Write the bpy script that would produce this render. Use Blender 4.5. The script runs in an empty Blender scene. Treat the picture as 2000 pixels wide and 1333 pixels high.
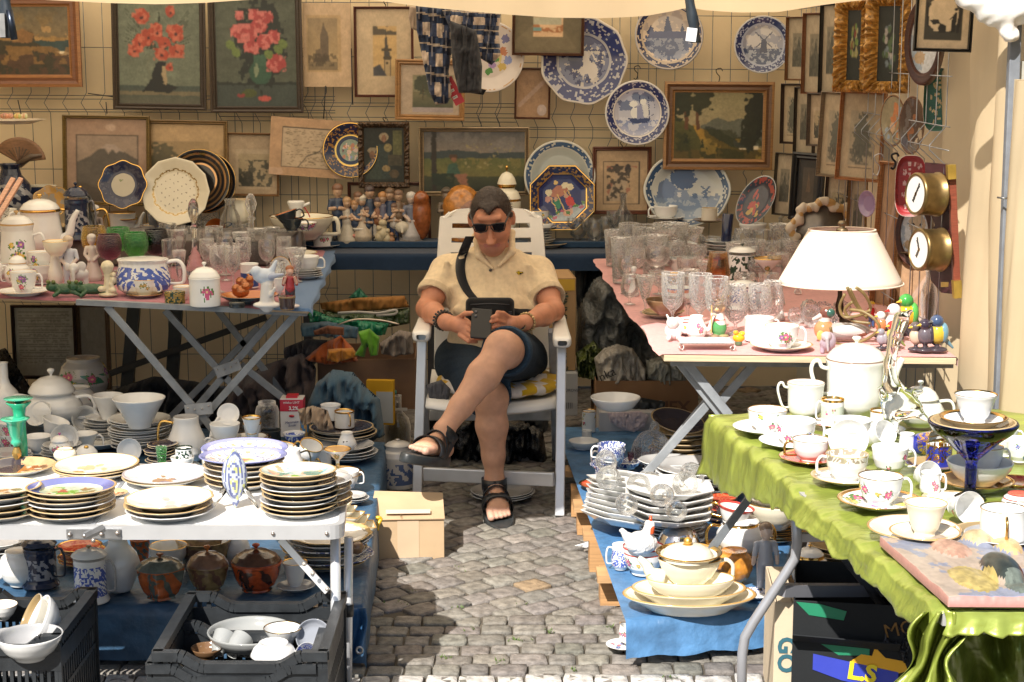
import bpy,math,random
import numpy as np
from mathutils import Vector,Matrix
random.seed(7)
sc=bpy.context.scene
C=sc.collection
R_=math.radians
# == camera
F=3300.0;CH=1.7
PITCH=math.atan(566.5/F);cp,sp=math.cos(PITCH),math.sin(PITCH)
cd=bpy.data.cameras.new('camera');cam=bpy.data.objects.new('camera',cd);C.objects.link(cam)
cd.sensor_width=36;cd.lens=F*36/2000;cd.clip_end=500
cam.location=(0,0,CH);cam.rotation_euler=(R_(90)-PITCH,0,0)
sc.camera=cam
# == light
SUN=Vector((0.42,0.95,-1.0)).normalized()
elev=math.asin(-SUN.z);az=math.atan2(-SUN.x,-SUN.y)
w=bpy.data.worlds.new("World");sc.world=w;w.use_nodes=True
nt=w.node_tree;bg=nt.nodes['Background']
sky=nt.nodes.new('ShaderNodeTexSky');sky.sky_type='NISHITA';sky.sun_disc=False
sky.sun_elevation=elev;sky.sun_rotation=az;sky.air_density=1.0;sky.dust_density=1.5
nt.links.new(sky.outputs[0],bg.inputs[0]);bg.inputs[1].default_value=0.062
sl=bpy.data.lights.new('sun','SUN');so=bpy.data.objects.new('sun',sl);C.objects.link(so)
sl.energy=4.4;sl.angle=R_(0.55);sl.color=(1.0,0.94,0.86)
so.rotation_euler=SUN.to_track_quat('-Z','Y').to_euler()
sc.view_settings.view_transform='Standard';sc.view_settings.look='None'
sc.view_settings.exposure=0.84;sc.view_settings.gamma=1
cy=sc.cycles
cy.max_bounces=10;cy.diffuse_bounces=4;cy.glossy_bounces=4;cy.transmission_bounces=8
cy.transparent_max_bounces=24;cy.caustics_reflective=False;cy.caustics_refractive=False
cy.sample_clamp_indirect=6;cy.use_denoising=True
# == projection helpers (photo pixel -> place)
def ray(u,v):
 x=(u-1000)/F;y=-(v-666.5)/F
 return Vector((x,cp+y*sp,-sp+y*cp))
def PZ(u,v,z):
 d=ray(u,v);return Vector((0,0,CH))+d*((z-CH)/d.z)
def PY(u,v,Y):
 d=ray(u,v);return Vector((0,0,CH))+d*(Y/d.y)
def S(p):
 return F/(p[1]*cp-(p[2]-CH)*sp)
 # == noise
def _h(ix,iy,s):
 n=(ix*374761393+iy*668265263+s*1442695041)&0xFFFFFFFF
 n=((n^(n>>13))*1274126177)&0xFFFFFFFF
 return((n^(n>>16))&0xFFFF)/65535.0
def vn(x,y,s=0):
 x=np.asarray(x,float);y=np.asarray(y,float)
 ix=np.floor(x).astype(np.int64);iy=np.floor(y).astype(np.int64);fx=x-ix;fy=y-iy
 fx=fx*fx*(3-2*fx);fy=fy*fy*(3-2*fy)
 return(_h(ix,iy,s)*(1-fx)+_h(ix+1,iy,s)*fx)*(1-fy)+(_h(ix,iy+1,s)*(1-fx)+_h(ix+1,iy+1,s)*fx)*fy
def fbm(x,y,s=0,o=4):
 t=0;a=.5;x=np.asarray(x,float);y=np.asarray(y,float)
 for i in range(o):
  t=t+a*vn(x,y,s+i*7);x=x*2.03;y=y*2.03;a*=.5
 return t/(1-.5**o)
 # == mesh collector
def rgba(c):
 c=tuple(c);return c if len(c)==4 else c+(1.0,)
GOLD=(.75,.45,.12,0.0);SILV=(.6,.58,.55,0.0)
class M:
 def __init__(s):s.v=[];s.f=[];s.c=[];s.s=[];s.n=0
 def add(s,V,Fs,col,smooth=True):
  V=np.asarray(V,float);o=s.n;s.v.append(V);s.n+=len(V)
  s.f+=[tuple(i+o for i in f)for f in Fs]
  if isinstance(col,np.ndarray)and col.ndim==2:s.c+=[tuple(c)for c in col]
  else:s.c+=[rgba(col)]*len(Fs)
  s.s+=[smooth]*len(Fs);return s
 def box(s,c,d,col=(.5,.5,.5),rot=0,M4=None):
  x,y,z=[k/2 for k in d]
  V=np.array([(a*x,b*y,e*z)for a in(-1,1)for b in(-1,1)for e in(-1,1)],float)
  if rot:cr,sr=math.cos(rot),math.sin(rot);V=np.stack([V[:,0]*cr-V[:,1]*sr,V[:,0]*sr+V[:,1]*cr,V[:,2]],1)
  if M4 is not None:V=np.array([tuple(M4@Vector(p))for p in V])
  V=V+np.array(tuple(c))
  return s.add(V,[(0,1,3,2),(4,6,7,5),(0,4,5,1),(2,3,7,6),(0,2,6,4),(1,5,7,3)],col,False)
 def hexa(s,P,col):
  return s.add(P,[(3,2,1,0),(4,5,6,7),(0,1,5,4),(1,2,6,5),(2,3,7,6),(3,0,4,7)],col,False)
 def bar(s,a,b,wd,th,col,up=(0,0,1)):
  a,b=Vector(a),Vector(b);d=(b-a).normalized();u=Vector(up)
  r=d.cross(u);r=r.normalized()if r.length>1e-4 else Vector((1,0,0));q=r.cross(d).normalized()
  P=[]
  for e in(a,b):
   for i,j in((-1,-1),(1,-1),(1,1),(-1,1)):P.append(tuple(e+r*(wd/2*i)+q*(th/2*j)))
  return s.hexa(P,col)
 def tube(s,pts,r,seg=8,col=(.5,.5,.5),cap=True,flat=1.0):
  pts=[Vector(p)for p in pts];n=len(pts)
  rr=r if hasattr(r,'__len__')else[r]*n
  V=[];t0=(pts[1]-pts[0]).normalized()
  q=t0.orthogonal().normalized()
  for i,p in enumerate(pts):
   t=(pts[min(i+1,n-1)]-pts[max(i-1,0)]).normalized()
   q=(q-t*q.dot(t)).normalized();b=t.cross(q)
   for k in range(seg):
    a=2*math.pi*k/seg
    V.append(tuple(p+(q*math.cos(a)+b*math.sin(a)*flat)*rr[i]))
  Fs=[(i*seg+k,i*seg+(k+1)%seg,(i+1)*seg+(k+1)%seg,(i+1)*seg+k)for i in range(n-1)for k in range(seg)]
  if cap:Fs+=[tuple(range(seg))[::-1],tuple((n-1)*seg+k for k in range(seg))]
  return s.add(V,Fs,col)
 def ball(s,c,r,col=(.5,.5,.5),nu=14,nv=9,rotz=0):
  if not hasattr(r,'__len__'):r=(r,r,r)
  V=[]
  for j in range(nv+1):
   ph=math.pi*j/nv
   for i in range(nu):
    a=2*math.pi*i/nu
    x,y,z=r[0]*math.sin(ph)*math.cos(a),r[1]*math.sin(ph)*math.sin(a),-r[2]*math.cos(ph)
    V.append((c[0]+x*math.cos(rotz)-y*math.sin(rotz),c[1]+x*math.sin(rotz)+y*math.cos(rotz),c[2]+z))
  Fs=[(j*nu+i,j*nu+(i+1)%nu,(j+1)*nu+(i+1)%nu,(j+1)*nu+i)for j in range(nv)for i in range(nu)]
  return s.add(V,Fs,col)
 def lathe(s,prof,R,H,seg=32,col=(.8,.8,.8),paint=None,sub=1,wob=None,ov=1.0,poly=0,c=(0,0,0)):
  """prof: (r,z) unit list; paint(x,y,z,r,th,inner)->rgba array"""
  P=np.array(prof,float)
  if sub>1:
   Q=[]
   for a,b in zip(P[:-1],P[1:]):
    L=math.hypot((b[0]-a[0])*R,(b[1]-a[1])*H);k=max(1,min(sub,int(L/(R*(.06 if sub<8 else.035 if sub<20 else.02)))+1))
    for t in range(k):Q.append(a+(b-a)*t/k)
   Q.append(P[-1]);P=np.array(Q)
  top=int(np.argmax(P[:,1]+1e-6*np.arange(len(P))[::-1]))
  n=len(P);th=np.arange(seg)*2*math.pi/seg
  rad=P[:,0][:,None]*R*np.ones(seg)[None,:]
  if poly:
   a=(th%(2*math.pi/poly))-math.pi/poly;rad=rad*(math.cos(math.pi/poly)/np.cos(a))[None,:]
  if wob:k,amp=wob;rad=rad*(1+amp*np.cos(k*th)[None,:]*np.clip(P[:,0],0,1)[:,None]**2)
  X=rad*np.cos(th)[None,:]+c[0];Y=rad*np.sin(th)[None,:]*ov+c[1];Z=P[:,1][:,None]*H*np.ones(seg)[None,:]+c[2]
  V=np.stack([X,Y,Z],2).reshape(-1,3)
  Fs=[(i*seg+k,i*seg+(k+1)%seg,(i+1)*seg+(k+1)%seg,(i+1)*seg+k)for i in range(n-1)for k in range(seg)]
  if paint is not None:
   pr=np.repeat((P[:-1,0]+P[1:,0])/2,seg);pz=np.repeat((P[:-1,1]+P[1:,1])/2,seg)
   tt=np.tile(th+math.pi/seg,n-1);inn=np.repeat(np.arange(n-1)>=top,seg)
   cc=paint(pr,pz,tt,inn,R,H)
  else:cc=col
  return s.add(V,Fs,cc)
 def grid(s,G,col=(.5,.5,.5),cols=None,smooth=True,closed=False):
  G=np.asarray(G,float);n,m=G.shape[:2]
  Fs=[(i*m+j,i*m+(j+1)%m,(i+1)*m+(j+1)%m,(i+1)*m+j)for i in range(n-1)for j in range(m if closed else m-1)]
  return s.add(G.reshape(-1,3),Fs,cols if cols is not None else col,smooth)
 def prism(s,poly,y0,y1,col,cols=None):
  n=len(poly);V=[(p[0],y0,p[1])for p in poly]+[(p[0],y1,p[1])for p in poly]
  return s.add(V,[tuple(range(n)),tuple(range(2*n-1,n-1,-1))]+[(i,i+n,(i+1)%n+n,(i+1)%n)for i in range(n)],col,False)
 def mesh(s,name):
  me=bpy.data.meshes.new(name)
  V=np.concatenate(s.v)if s.v else np.zeros((0,3))
  me.from_pydata(V.tolist(),[],s.f)
  ca=me.color_attributes.new('Col','FLOAT_COLOR','CORNER')
  cnt=np.array([len(f)for f in s.f]);cc=np.repeat(np.array(s.c,np.float32),cnt,axis=0)
  ca.data.foreach_set('color',cc.ravel())
  me.polygons.foreach_set('use_smooth',s.s);me.update();return me
 def build(s,name,mat,parent=None,bevel=0,solid=0,loc=None,rot=None,subs=0):
  return link(name,s.mesh(name),mat,parent,bevel,solid,loc,rot,subs)
def link(name,me,mat,parent=None,bevel=0,solid=0,loc=None,rot=None,subs=0):
 if not me.materials:me.materials.append(mat)
 o=bpy.data.objects.new(name,me);C.objects.link(o)
 if parent:o.parent=parent
 if loc is not None:o.location=loc
 if rot is not None:o.rotation_euler=rot
 if solid:m=o.modifiers.new('s','SOLIDIFY');m.thickness=solid;m.offset=0
 if bevel:m=o.modifiers.new('b','BEVEL');m.width=bevel;m.segments=2;m.limit_method='ANGLE'
 if subs:m=o.modifiers.new('u','SUBSURF');m.levels=subs;m.render_levels=subs
 return o
LABELS={}
def tag(o,label,cat,group=None,kind=None):
 if kind:o['kind']=kind
 if label:o['label']=label
 if cat:o['category']=cat
 if group:o['group']=group
 return o
def thing(name,label,cat,loc=(0,0,0),rz=0,group=None,rot=None):
 o=bpy.data.objects.new(name,None);C.objects.link(o);o.empty_display_size=.05
 o.location=loc;o.rotation_euler=rot if rot else(0,0,rz)
 return tag(o,label,cat,group)
 # == materials
def nm(name):
 m=bpy.data.materials.new(name);m.use_nodes=True;n=m.node_tree
 return m,n,n.nodes['Principled BSDF']
def vmat(name,rough=.5,coat=0,spec=.5,var=.12,vscale=30,bump=0,bscale=200,transl=0,sheen=0,sss=0,rvar=0,stretch=None,metal=None,bdist=.002):
 m,n,b=nm(name);L=n.links.new
 at=n.nodes.new('ShaderNodeAttribute');at.attribute_name='Col'
 tc=n.nodes.new('ShaderNodeTexCoord')
 src=tc.outputs['Object']
 if stretch:
  mp=n.nodes.new('ShaderNodeMapping');mp.inputs['Scale'].default_value=stretch;L(src,mp.inputs[0]);src=mp.outputs[0]
 no=n.nodes.new('ShaderNodeTexNoise');no.inputs['Scale'].default_value=vscale;no.inputs['Detail'].default_value=5;L(src,no.inputs['Vector'])
 mr=n.nodes.new('ShaderNodeMapRange');L(no.outputs[0],mr.inputs[0]);mr.inputs[1].default_value=.25;mr.inputs[2].default_value=.75
 mr.inputs[3].default_value=1-var;mr.inputs[4].default_value=1+var*.5
 mx=n.nodes.new('ShaderNodeVectorMath');mx.operation='SCALE';L(at.outputs['Color'],mx.inputs[0]);L(mr.outputs[0],mx.inputs['Scale'])
 L(mx.outputs[0],b.inputs['Base Color'])
 if metal is None:
  inv=n.nodes.new('ShaderNodeMath');inv.operation='SUBTRACT';inv.inputs[0].default_value=1;L(at.outputs['Alpha'],inv.inputs[1]);L(inv.outputs[0],b.inputs['Metallic'])
 else:b.inputs['Metallic'].default_value=metal
 b.inputs['Roughness'].default_value=rough;b.inputs['Specular IOR Level'].default_value=spec
 if rvar:
  n2=n.nodes.new('ShaderNodeTexNoise');n2.inputs['Scale'].default_value=14;L(tc.outputs['Object'],n2.inputs['Vector'])
  m2=n.nodes.new('ShaderNodeMapRange');L(n2.outputs[0],m2.inputs[0]);m2.inputs[3].default_value=max(0,rough-rvar);m2.inputs[4].default_value=rough+rvar;L(m2.outputs[0],b.inputs['Roughness'])
 if coat:b.inputs['Coat Weight'].default_value=coat;b.inputs['Coat Roughness'].default_value=.06
 if sheen:b.inputs['Sheen Weight'].default_value=sheen
 if sss:b.inputs['Subsurface Weight'].default_value=sss;b.inputs['Subsurface Radius'].default_value=(1,.35,.2);b.inputs['Subsurface Scale'].default_value=.01
 if bump:
  n3=n.nodes.new('ShaderNodeTexNoise');n3.inputs['Scale'].default_value=bscale;n3.inputs['Detail'].default_value=4;L(src,n3.inputs['Vector'])
  bp=n.nodes.new('ShaderNodeBump');bp.inputs['Strength'].default_value=bump;bp.inputs['Distance'].default_value=bdist;L(n3.outputs[0],bp.inputs['Height']);L(bp.outputs[0],b.inputs['Normal'])
 if transl:
  tr=n.nodes.new('ShaderNodeBsdfTranslucent');L(mx.outputs[0],tr.inputs[0]);ms=n.nodes.new('ShaderNodeMixShader');ms.inputs[0].default_value=transl
  L(b.outputs[0],ms.inputs[1]);L(tr.outputs[0],ms.inputs[2]);L(ms.outputs[0],n.nodes['Material Output'].inputs[0])
 return m
CER=vmat('glazed_porcelain',.13,.25,var=.05,vscale=25,rvar=.06)
MATT=vmat('matt_paint',.6,0,var=.15,vscale=60,bump=.15)
BISQ=vmat('bisque_porcelain',.35,.1,var=.15,vscale=90)
WOOD=vmat('varnished_wood',.42,.15,var=.35,vscale=30,bump=.2,bscale=80,stretch=(1,1,8))
PLY=vmat('plywood',.7,0,var=.3,vscale=12,bump=.3,bscale=90,stretch=(.6,1,14))
ART=vmat('painted_canvas',.45,.1,var=.15,vscale=90,bump=.25,bscale=500)
PAP=vmat('paper_print',.6,.25,var=.07,vscale=15)
PLAS=vmat('white_plastic',.32,0,var=.06,vscale=9,rvar=.1,bump=.05,bscale=60)
BPLAS=vmat('black_plastic',.4,0,var=.4,vscale=30,rvar=.15,bump=.15,bscale=300)
MET=vmat('metal',.35,0,var=.35,vscale=25,rvar=.12,metal=.85)
PMET=vmat('painted_metal',.5,0,var=.3,vscale=20,rvar=.1,bump=.1)
ALU=vmat('aluminium',.32,0,var=.08,vscale=15,rvar=.08,metal=.45)
CLOTH=vmat('woven_cloth',.85,0,spec=.2,var=.15,vscale=60,bump=.5,bscale=900,sheen=.2)
CANV=vmat('tarpaulin',.75,0,spec=.2,var=.12,vscale=3,bump=.15,bscale=30,transl=.35)
ROOF=vmat('canopy_cloth',.8,0,spec=.1,var=.1,vscale=3,bump=.15,bscale=30,transl=.82)
WALLC=vmat('wall_canvas',.85,0,spec=.1,var=.14,vscale=2.5,bump=.3,bscale=14,transl=.06,bdist=.01)
FILM=vmat('crinkled_film',.22,0,spec=.7,var=.35,vscale=25,bump=1.6,bscale=34,bdist=.012)
TARP=vmat('blue_tarpaulin',.42,0,spec=.5,var=.4,vscale=14,bump=.9,bscale=24,transl=.1,bdist=.008)
CARD=vmat('cardboard',.8,0,spec=.2,var=.12,vscale=9,bump=.2,bscale=140)
SKIN=vmat('skin',.5,0,spec=.35,var=.2,vscale=26,bump=.25,bscale=350,sss=.12)
HAIR=vmat('hair',.55,0,var=.5,vscale=260,bump=.8,bscale=500)
STONE=vmat('granite_sett',.8,0,spec=.3,var=.55,vscale=38,bump=1.0,bscale=150,bdist=.004)
SATIN=vmat('satin',.3,0,spec=.8,var=.3,vscale=7,bump=.9,bscale=8,stretch=(.45,1.7,1),metal=.38,bdist=.014)
SHADE=vmat('lampshade_cloth',.8,0,spec=.1,var=.03,vscale=60,transl=.22)
GLZ=vmat('drip_glaze',.2,.5,var=.55,vscale=45,bump=.5,bscale=60)
def glass(name,tint=(.985,.99,.985),dens=.5,hi=.75,rough=.0,real=False,bump=0,bscale=150,ior=1.5):
 m,n,b=nm(name);L=n.links.new;out=n.nodes['Material Output']
 nor=None
 if bump:
  tc=n.nodes.new('ShaderNodeTexCoord');vo=n.nodes.new('ShaderNodeTexVoronoi');vo.inputs['Scale'].default_value=bscale;L(tc.outputs['Object'],vo.inputs[0])
  bp=n.nodes.new('ShaderNodeBump');bp.inputs['Strength'].default_value=bump;bp.inputs['Distance'].default_value=.004;L(vo.outputs['Distance'],bp.inputs['Height']);nor=bp.outputs[0]
 if real:
  b.inputs['Transmission Weight'].default_value=1;b.inputs['Roughness'].default_value=rough;b.inputs['IOR'].default_value=ior
  b.inputs['Base Color'].default_value=(*tint,1)
  if nor:L(nor,b.inputs['Normal'])
  return m
 tr=n.nodes.new('ShaderNodeBsdfTransparent');tr.inputs[0].default_value=(*tint,1)
 gl=n.nodes.new('ShaderNodeBsdfGlossy');gl.inputs['Roughness'].default_value=.03
 r0=n.nodes.new('ShaderNodeBsdfDiffuse');r0.inputs[0].default_value=(.9,.9,.9,1);r1=n.nodes.new('ShaderNodeBsdfTranslucent');r1.inputs[0].default_value=(.95,.95,.95,1);rf=n.nodes.new('ShaderNodeAddShader');L(r0.outputs[0],rf.inputs[0]);L(r1.outputs[0],rf.inputs[1])
 lw=n.nodes.new('ShaderNodeLayerWeight');lw.inputs[0].default_value=.35
 if nor:L(nor,gl.inputs['Normal']);L(nor,lw.inputs['Normal'])
 mr=n.nodes.new('ShaderNodeMapRange');L(lw.outputs['Fresnel'],mr.inputs[0]);mr.inputs[3].default_value=.03;mr.inputs[4].default_value=hi
 ms=n.nodes.new('ShaderNodeMixShader');L(mr.outputs[0],ms.inputs[0]);L(tr.outputs[0],ms.inputs[1]);L(gl.outputs[0],ms.inputs[2])
 pw=n.nodes.new('ShaderNodeMath');pw.operation='MULTIPLY';L(lw.outputs['Facing'],pw.inputs[0]);pw.inputs[1].default_value=dens*.55
 m2=n.nodes.new('ShaderNodeMixShader');L(pw.outputs[0],m2.inputs[0]);L(ms.outputs[0],m2.inputs[1]);L(rf.outputs[0],m2.inputs[2])
 L(m2.outputs[0],out.inputs[0]);return m
GLS=glass('clear_glass',dens=.2);CUT=glass('cut_glass',dens=.42,hi=.95,bump=1.0,bscale=120)
GCR=glass('solid_crystal',(.97,.99,.98),real=True,bump=.25,bscale=60)
GSW=glass('pale_crystal',(.985,1,.985),real=True,bump=.12,bscale=40,ior=1.22)
GYEL=glass('yellow_glass',(.98,.82,.25),dens=.2,bump=.6);GGRN=glass('green_glass',(.3,.85,.35),dens=.2,bump=.6)
GPUR=glass('purple_glass',(.6,.3,.42),dens=.15,bump=.6);GBLK=glass('black_glass',(.1,.09,.14),dens=.1,bump=.5)
GORA=glass('orange_glass',(.98,.6,.3),dens=.2,bump=.4);GAMB=glass('amber_glass',(.85,.62,.3),dens=.2)
GBLU=glass('cobalt_glass',(.02,.03,.45),real=True);GSMK=glass('plastic_film',(.8,.8,.8),dens=1.3,bump=.9,bscale=14)
# == tiny raster painter
class Img:
 def __init__(s,n,m,bg=(.8,.7,.5)):
  s.n,s.m=n,m;s.a=np.ones((m,n,3))*np.array(bg)[None,None,:]
  s.X,s.Y=np.meshgrid((np.arange(n)+.5)/n,(np.arange(m)+.5)/m)
  s.ar=m/n
 def put(s,mask,col,k=1.0):
  mask=np.asarray(mask,float)[...,None]*k;s.a=s.a*(1-mask)+np.array(col)[None,None,:]*mask;return s
 def grad(s,y0,y1,c0,c1,x0=0,x1=1):
  t=np.clip((s.Y-y0)/(y1-y0),0,1)[...,None];mk=((s.Y>=y0)&(s.Y<=y1)&(s.X>=x0)&(s.X<=x1))[...,None]
  s.a=np.where(mk,np.array(c0)*(1-t)+np.array(c1)*t,s.a);return s
 def rect(s,x0,y0,x1,y1,c,k=1):return s.put((s.X>=x0)&(s.X<=x1)&(s.Y>=y0)&(s.Y<=y1),c,k)
 def ell(s,cx,cy,rx,ry,c,rot=0,k=1,edge=None):
  dx=s.X-cx;dy=(s.Y-cy)*1.0;a=math.radians(rot);ar=s.ar
  x=dx*math.cos(a)+dy*ar*math.sin(a);y=-dx*math.sin(a)+dy*ar*math.cos(a)
  d=(x/rx)**2+(y/(ry*ar))**2
  if edge:d=d+edge*(vn(s.X*25,s.Y*25*ar,3)-.5)
  return s.put(d<1,c,k)
 def poly(s,pts,c,k=1):
  ins=np.zeros(s.X.shape,bool);n=len(pts)
  for i in range(n):
   x0,y0=pts[i];x1,y1=pts[(i+1)%n]
   if y0==y1:continue
   cr=((s.Y>=min(y0,y1))&(s.Y<max(y0,y1)));xi=x0+(s.Y-y0)*(x1-x0)/(y1-y0)
   ins^=cr&(s.X<xi)
  return s.put(ins,c,k)
 def line(s,pts,wd,c,k=1):
  d=np.ones(s.X.shape)*9
  for(x0,y0),(x1,y1)in zip(pts[:-1],pts[1:]):
   dx,dy=x1-x0,(y1-y0)*s.ar;L=dx*dx+dy*dy+1e-9
   t=np.clip(((s.X-x0)*dx+(s.Y-y0)*s.ar*dy)/L,0,1)
   d=np.minimum(d,np.hypot(s.X-x0-t*dx,(s.Y-y0)*s.ar-t*dy))
  return s.put(d<wd,c,k)
 def noise(s,amt,sc_=20,seed=1,sx=1,sy=1):
  n=fbm(s.X*sc_*sx,s.Y*sc_*s.ar*sy,seed)[...,None];s.a=s.a*(1+amt*(n-.5)*2);return s
 def blot(s,x0,y0,x1,y1,sc_,thr,c,seed=1,k=1,soft=0):
  n=fbm(s.X*sc_,s.Y*sc_*s.ar,seed);e=(s.X>x0)&(s.X<x1)&(s.Y>y0)&(s.Y<y1)
  return s.put(e&(n>thr),c,k)
 def warp(s,a=.012,k=14,g=1.25):
  dx=(fbm(s.X*k,s.Y*k,71)-.5)*2*a;dy=(fbm(s.X*k+9,s.Y*k,72)-.5)*2*a/s.ar;i=np.clip(((s.X+dx)*s.n).astype(int),0,s.n-1);j=np.clip(((s.Y+dy)*s.m).astype(int),0,s.m-1)
  b=s.a[j,i];b=np.pad(b,((1,1),(1,1),(0,0)),'edge');b=(b[1:-1,1:-1]*2+b[:-2,1:-1]+b[2:,1:-1]+b[1:-1,:-2]+b[1:-1,2:])/6;s.a=b**g*(1+.35*(fbm(s.X*9,s.Y*9*s.ar,73)[...,None]-.5))*(1+(.5 if g>1.2 else.12)*(vn(s.X*75,s.Y*60,74)[...,None]-.5));return s
 def at(s,x,y):
  i=np.clip((np.asarray(x)*s.n).astype(int),0,s.n-1);j=np.clip((np.asarray(y)*s.m).astype(int),0,s.m-1)
  return np.clip(s.a[j,i],0,1)
def plane_img(img,wd,ht,y=0):
 """grid in XZ (x -w/2..w/2, z 0..h) facing -Y, coloured from img"""
 n,m=img.n,img.m;xs=np.linspace(-wd/2,wd/2,n+1);zs=np.linspace(ht,0,m+1)
 G=np.zeros((m+1,n+1,3));G[...,0]=xs[None,:];G[...,1]=y;G[...,2]=zs[:,None]
 cc=np.concatenate([np.clip(img.a.reshape(-1,3),0,1),np.ones((n*m,1))],1)
 q=M();q.grid(G[:,::-1],cols=cc.reshape(m,n,4)[:,::-1].reshape(-1,4),smooth=False);return q
 # == signed distance modelling + surface nets
def smin(a,b,k):
 h=np.clip(.5+.5*(b-a)/k,0,1);return b*(1-h)+a*h-k*h*(1-h)
def sd_cone(P,a,b,r1,r2):
 a=np.array(tuple(a),np.float32);b=np.array(tuple(b),np.float32);ba=b-a;pa=P-a;L=float(ba@ba)+1e-9
 t=np.clip((pa@ba)/L,0,1);d=pa-t[...,None]*ba
 return np.sqrt((d*d).sum(-1))-(r1+(r2-r1)*t)
def sd_ell(P,c,r,rot=None):
 q=P-np.array(tuple(c),np.float32)
 if rot is not None:q=q@np.array(rot,np.float32)
 r=np.array(r,np.float32);k0=np.sqrt(((q/r)**2).sum(-1));k1=np.sqrt(((q/(r*r))**2).sum(-1))+1e-9
 return k0*(k0-1)/k1
def sd_box(P,c,h,r=.003,rot=None):
 q=P-np.array(tuple(c),np.float32)
 if rot is not None:q=q@np.array(rot,np.float32)
 q=np.abs(q)-(np.array(h,np.float32)-r);return np.sqrt((np.maximum(q,0)**2).sum(-1))+np.minimum(q.max(-1),0)-r
def rotm(rx=0,ry=0,rz=0):
 return np.array((Matrix.Rotation(R_(rz),3,'Z')@Matrix.Rotation(R_(ry),3,'Y')@Matrix.Rotation(R_(rx),3,'X')))
def sdf_mesh(prims,h,pad=.02,relax=2,noise=None):
 """prims: list (kind, args, colour, k[, 'sub']); returns M"""
 lo=np.full(3,1e9);hi=-lo;bbs=[]
 for p in prims:
  k,a=p[0],p[1]
  if k=='c':A=np.array([tuple(a[0]),tuple(a[1])]);r=max(a[2],a[3]);l,g=A.min(0)-r,A.max(0)+r
  else:r=np.max(a[1])*(1.0 if k=='e' else 1.75);l,g=np.array(tuple(a[0]))-r,np.array(tuple(a[0]))+r
  bbs.append((l,g))
  if len(p)<5:lo=np.minimum(lo,l);hi=np.maximum(hi,g)
 lo=lo-pad;hi=hi+pad;n=np.ceil((hi-lo)/h).astype(int)+1
 D=np.full(n,1.0,np.float32);ax=[lo[i]+np.arange(n[i])*h for i in range(3)]
 for p,(l,g)in zip(prims,bbs):
  m=p[3]*1.5+3*h;i0=np.clip(((l-m-lo)/h).astype(int),0,n-1);i1=np.clip(((g+m-lo)/h).astype(int)+2,1,n)
  sl_=tuple(slice(i0[i],i1[i])for i in range(3))
  P=np.stack(np.meshgrid(*[ax[i][sl_[i]]for i in range(3)],indexing='ij'),-1).astype(np.float32)
  d={'c':sd_cone,'e':sd_ell,'b':sd_box}[p[0]](P,*p[1])
  if len(p)>4:D[sl_]=-smin(-D[sl_],d,p[3])
  else:D[sl_]=smin(D[sl_],d,max(p[3],1e-4))
 if noise:
  P=np.stack(np.meshgrid(*ax,indexing='ij'),-1);D=D+noise[0]*(fbm(P[...,0]*noise[1]+P[...,1]*noise[1]*.7,P[...,2]*noise[1]+P[...,1]*noise[1]*.4,5,3)-.5)
 D[0]=D[-1]=1;D[:,0]=D[:,-1]=1;D[:,:,0]=D[:,:,-1]=1
 ins=D<0
 c8=[ins[i:n[0]-1+i,j:n[1]-1+j,k:n[2]-1+k]for i in(0,1)for j in(0,1)for k in(0,1)]
 sm=sum(c.astype(np.int8)for c in c8);act=(sm>0)&(sm<8);idx=-np.ones(act.shape,np.int64);idx[act]=np.arange(act.sum())
 ci=np.argwhere(act);acc=np.zeros((len(ci),3));cnt=np.zeros(len(ci))
 cor=[(i,j,k)for i in(0,1)for j in(0,1)for k in(0,1)]
 for a_ in range(8):
  for b_ in range(a_+1,8):
   if sum(abs(cor[a_][q]-cor[b_][q])for q in range(3))!=1:continue
   A=ci+cor[a_];B=ci+cor[b_];da=D[A[:,0],A[:,1],A[:,2]];db=D[B[:,0],B[:,1],B[:,2]]
   x=(da<0)!=(db<0);t=np.where(x,da/(da-db+1e-12),0)
   acc+=np.where(x[:,None],A+(B-A)*t[:,None],0);cnt+=x
 V=acc/cnt[:,None]*h+lo
 Fs=[]
 for axi in range(3):
  a1,a2=(axi+1)%3,(axi+2)%3
  s0=[slice(None)]*3;s1=[slice(None)]*3;s0[axi]=slice(0,n[axi]-1);s1[axi]=slice(1,n[axi])
  e=np.argwhere(ins[tuple(s0)]!=ins[tuple(s1)]);e=e[(e[:,a1]>0)&(e[:,a2]>0)&(e[:,a1]<n[a1]-1)&(e[:,a2]<n[a2]-1)]
  o1=np.zeros(3,int);o1[a1]=1;o2=np.zeros(3,int);o2[a2]=1
  g=lambda q:idx[q[:,0],q[:,1],q[:,2]]
  q=np.stack([g(e-o1-o2),g(e-o2),g(e),g(e-o1)],1)
  fl=ins[e[:,0],e[:,1],e[:,2]];q=np.where(fl[:,None],q,q[:,::-1]);Fs.append(q)
 Fs=np.concatenate(Fs);Fs=Fs[(Fs>=0).all(1)]
 for _ in range(relax):
  E=np.concatenate([Fs[:,[0,1]],Fs[:,[1,2]],Fs[:,[2,3]],Fs[:,[3,0]]]);s_=np.zeros_like(V);c_=np.zeros(len(V))
  for q in range(3):s_[:,q]=np.bincount(E[:,0],V[E[:,1],q],len(V))+np.bincount(E[:,1],V[E[:,0],q],len(V))
  c_=np.bincount(E[:,0],minlength=len(V))+np.bincount(E[:,1],minlength=len(V));V=V*.5+s_/c_[:,None]*.5
 fc=V[Fs].mean(1).astype(np.float32);best=np.full(len(fc),9.);cc=np.ones((len(fc),4))
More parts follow.
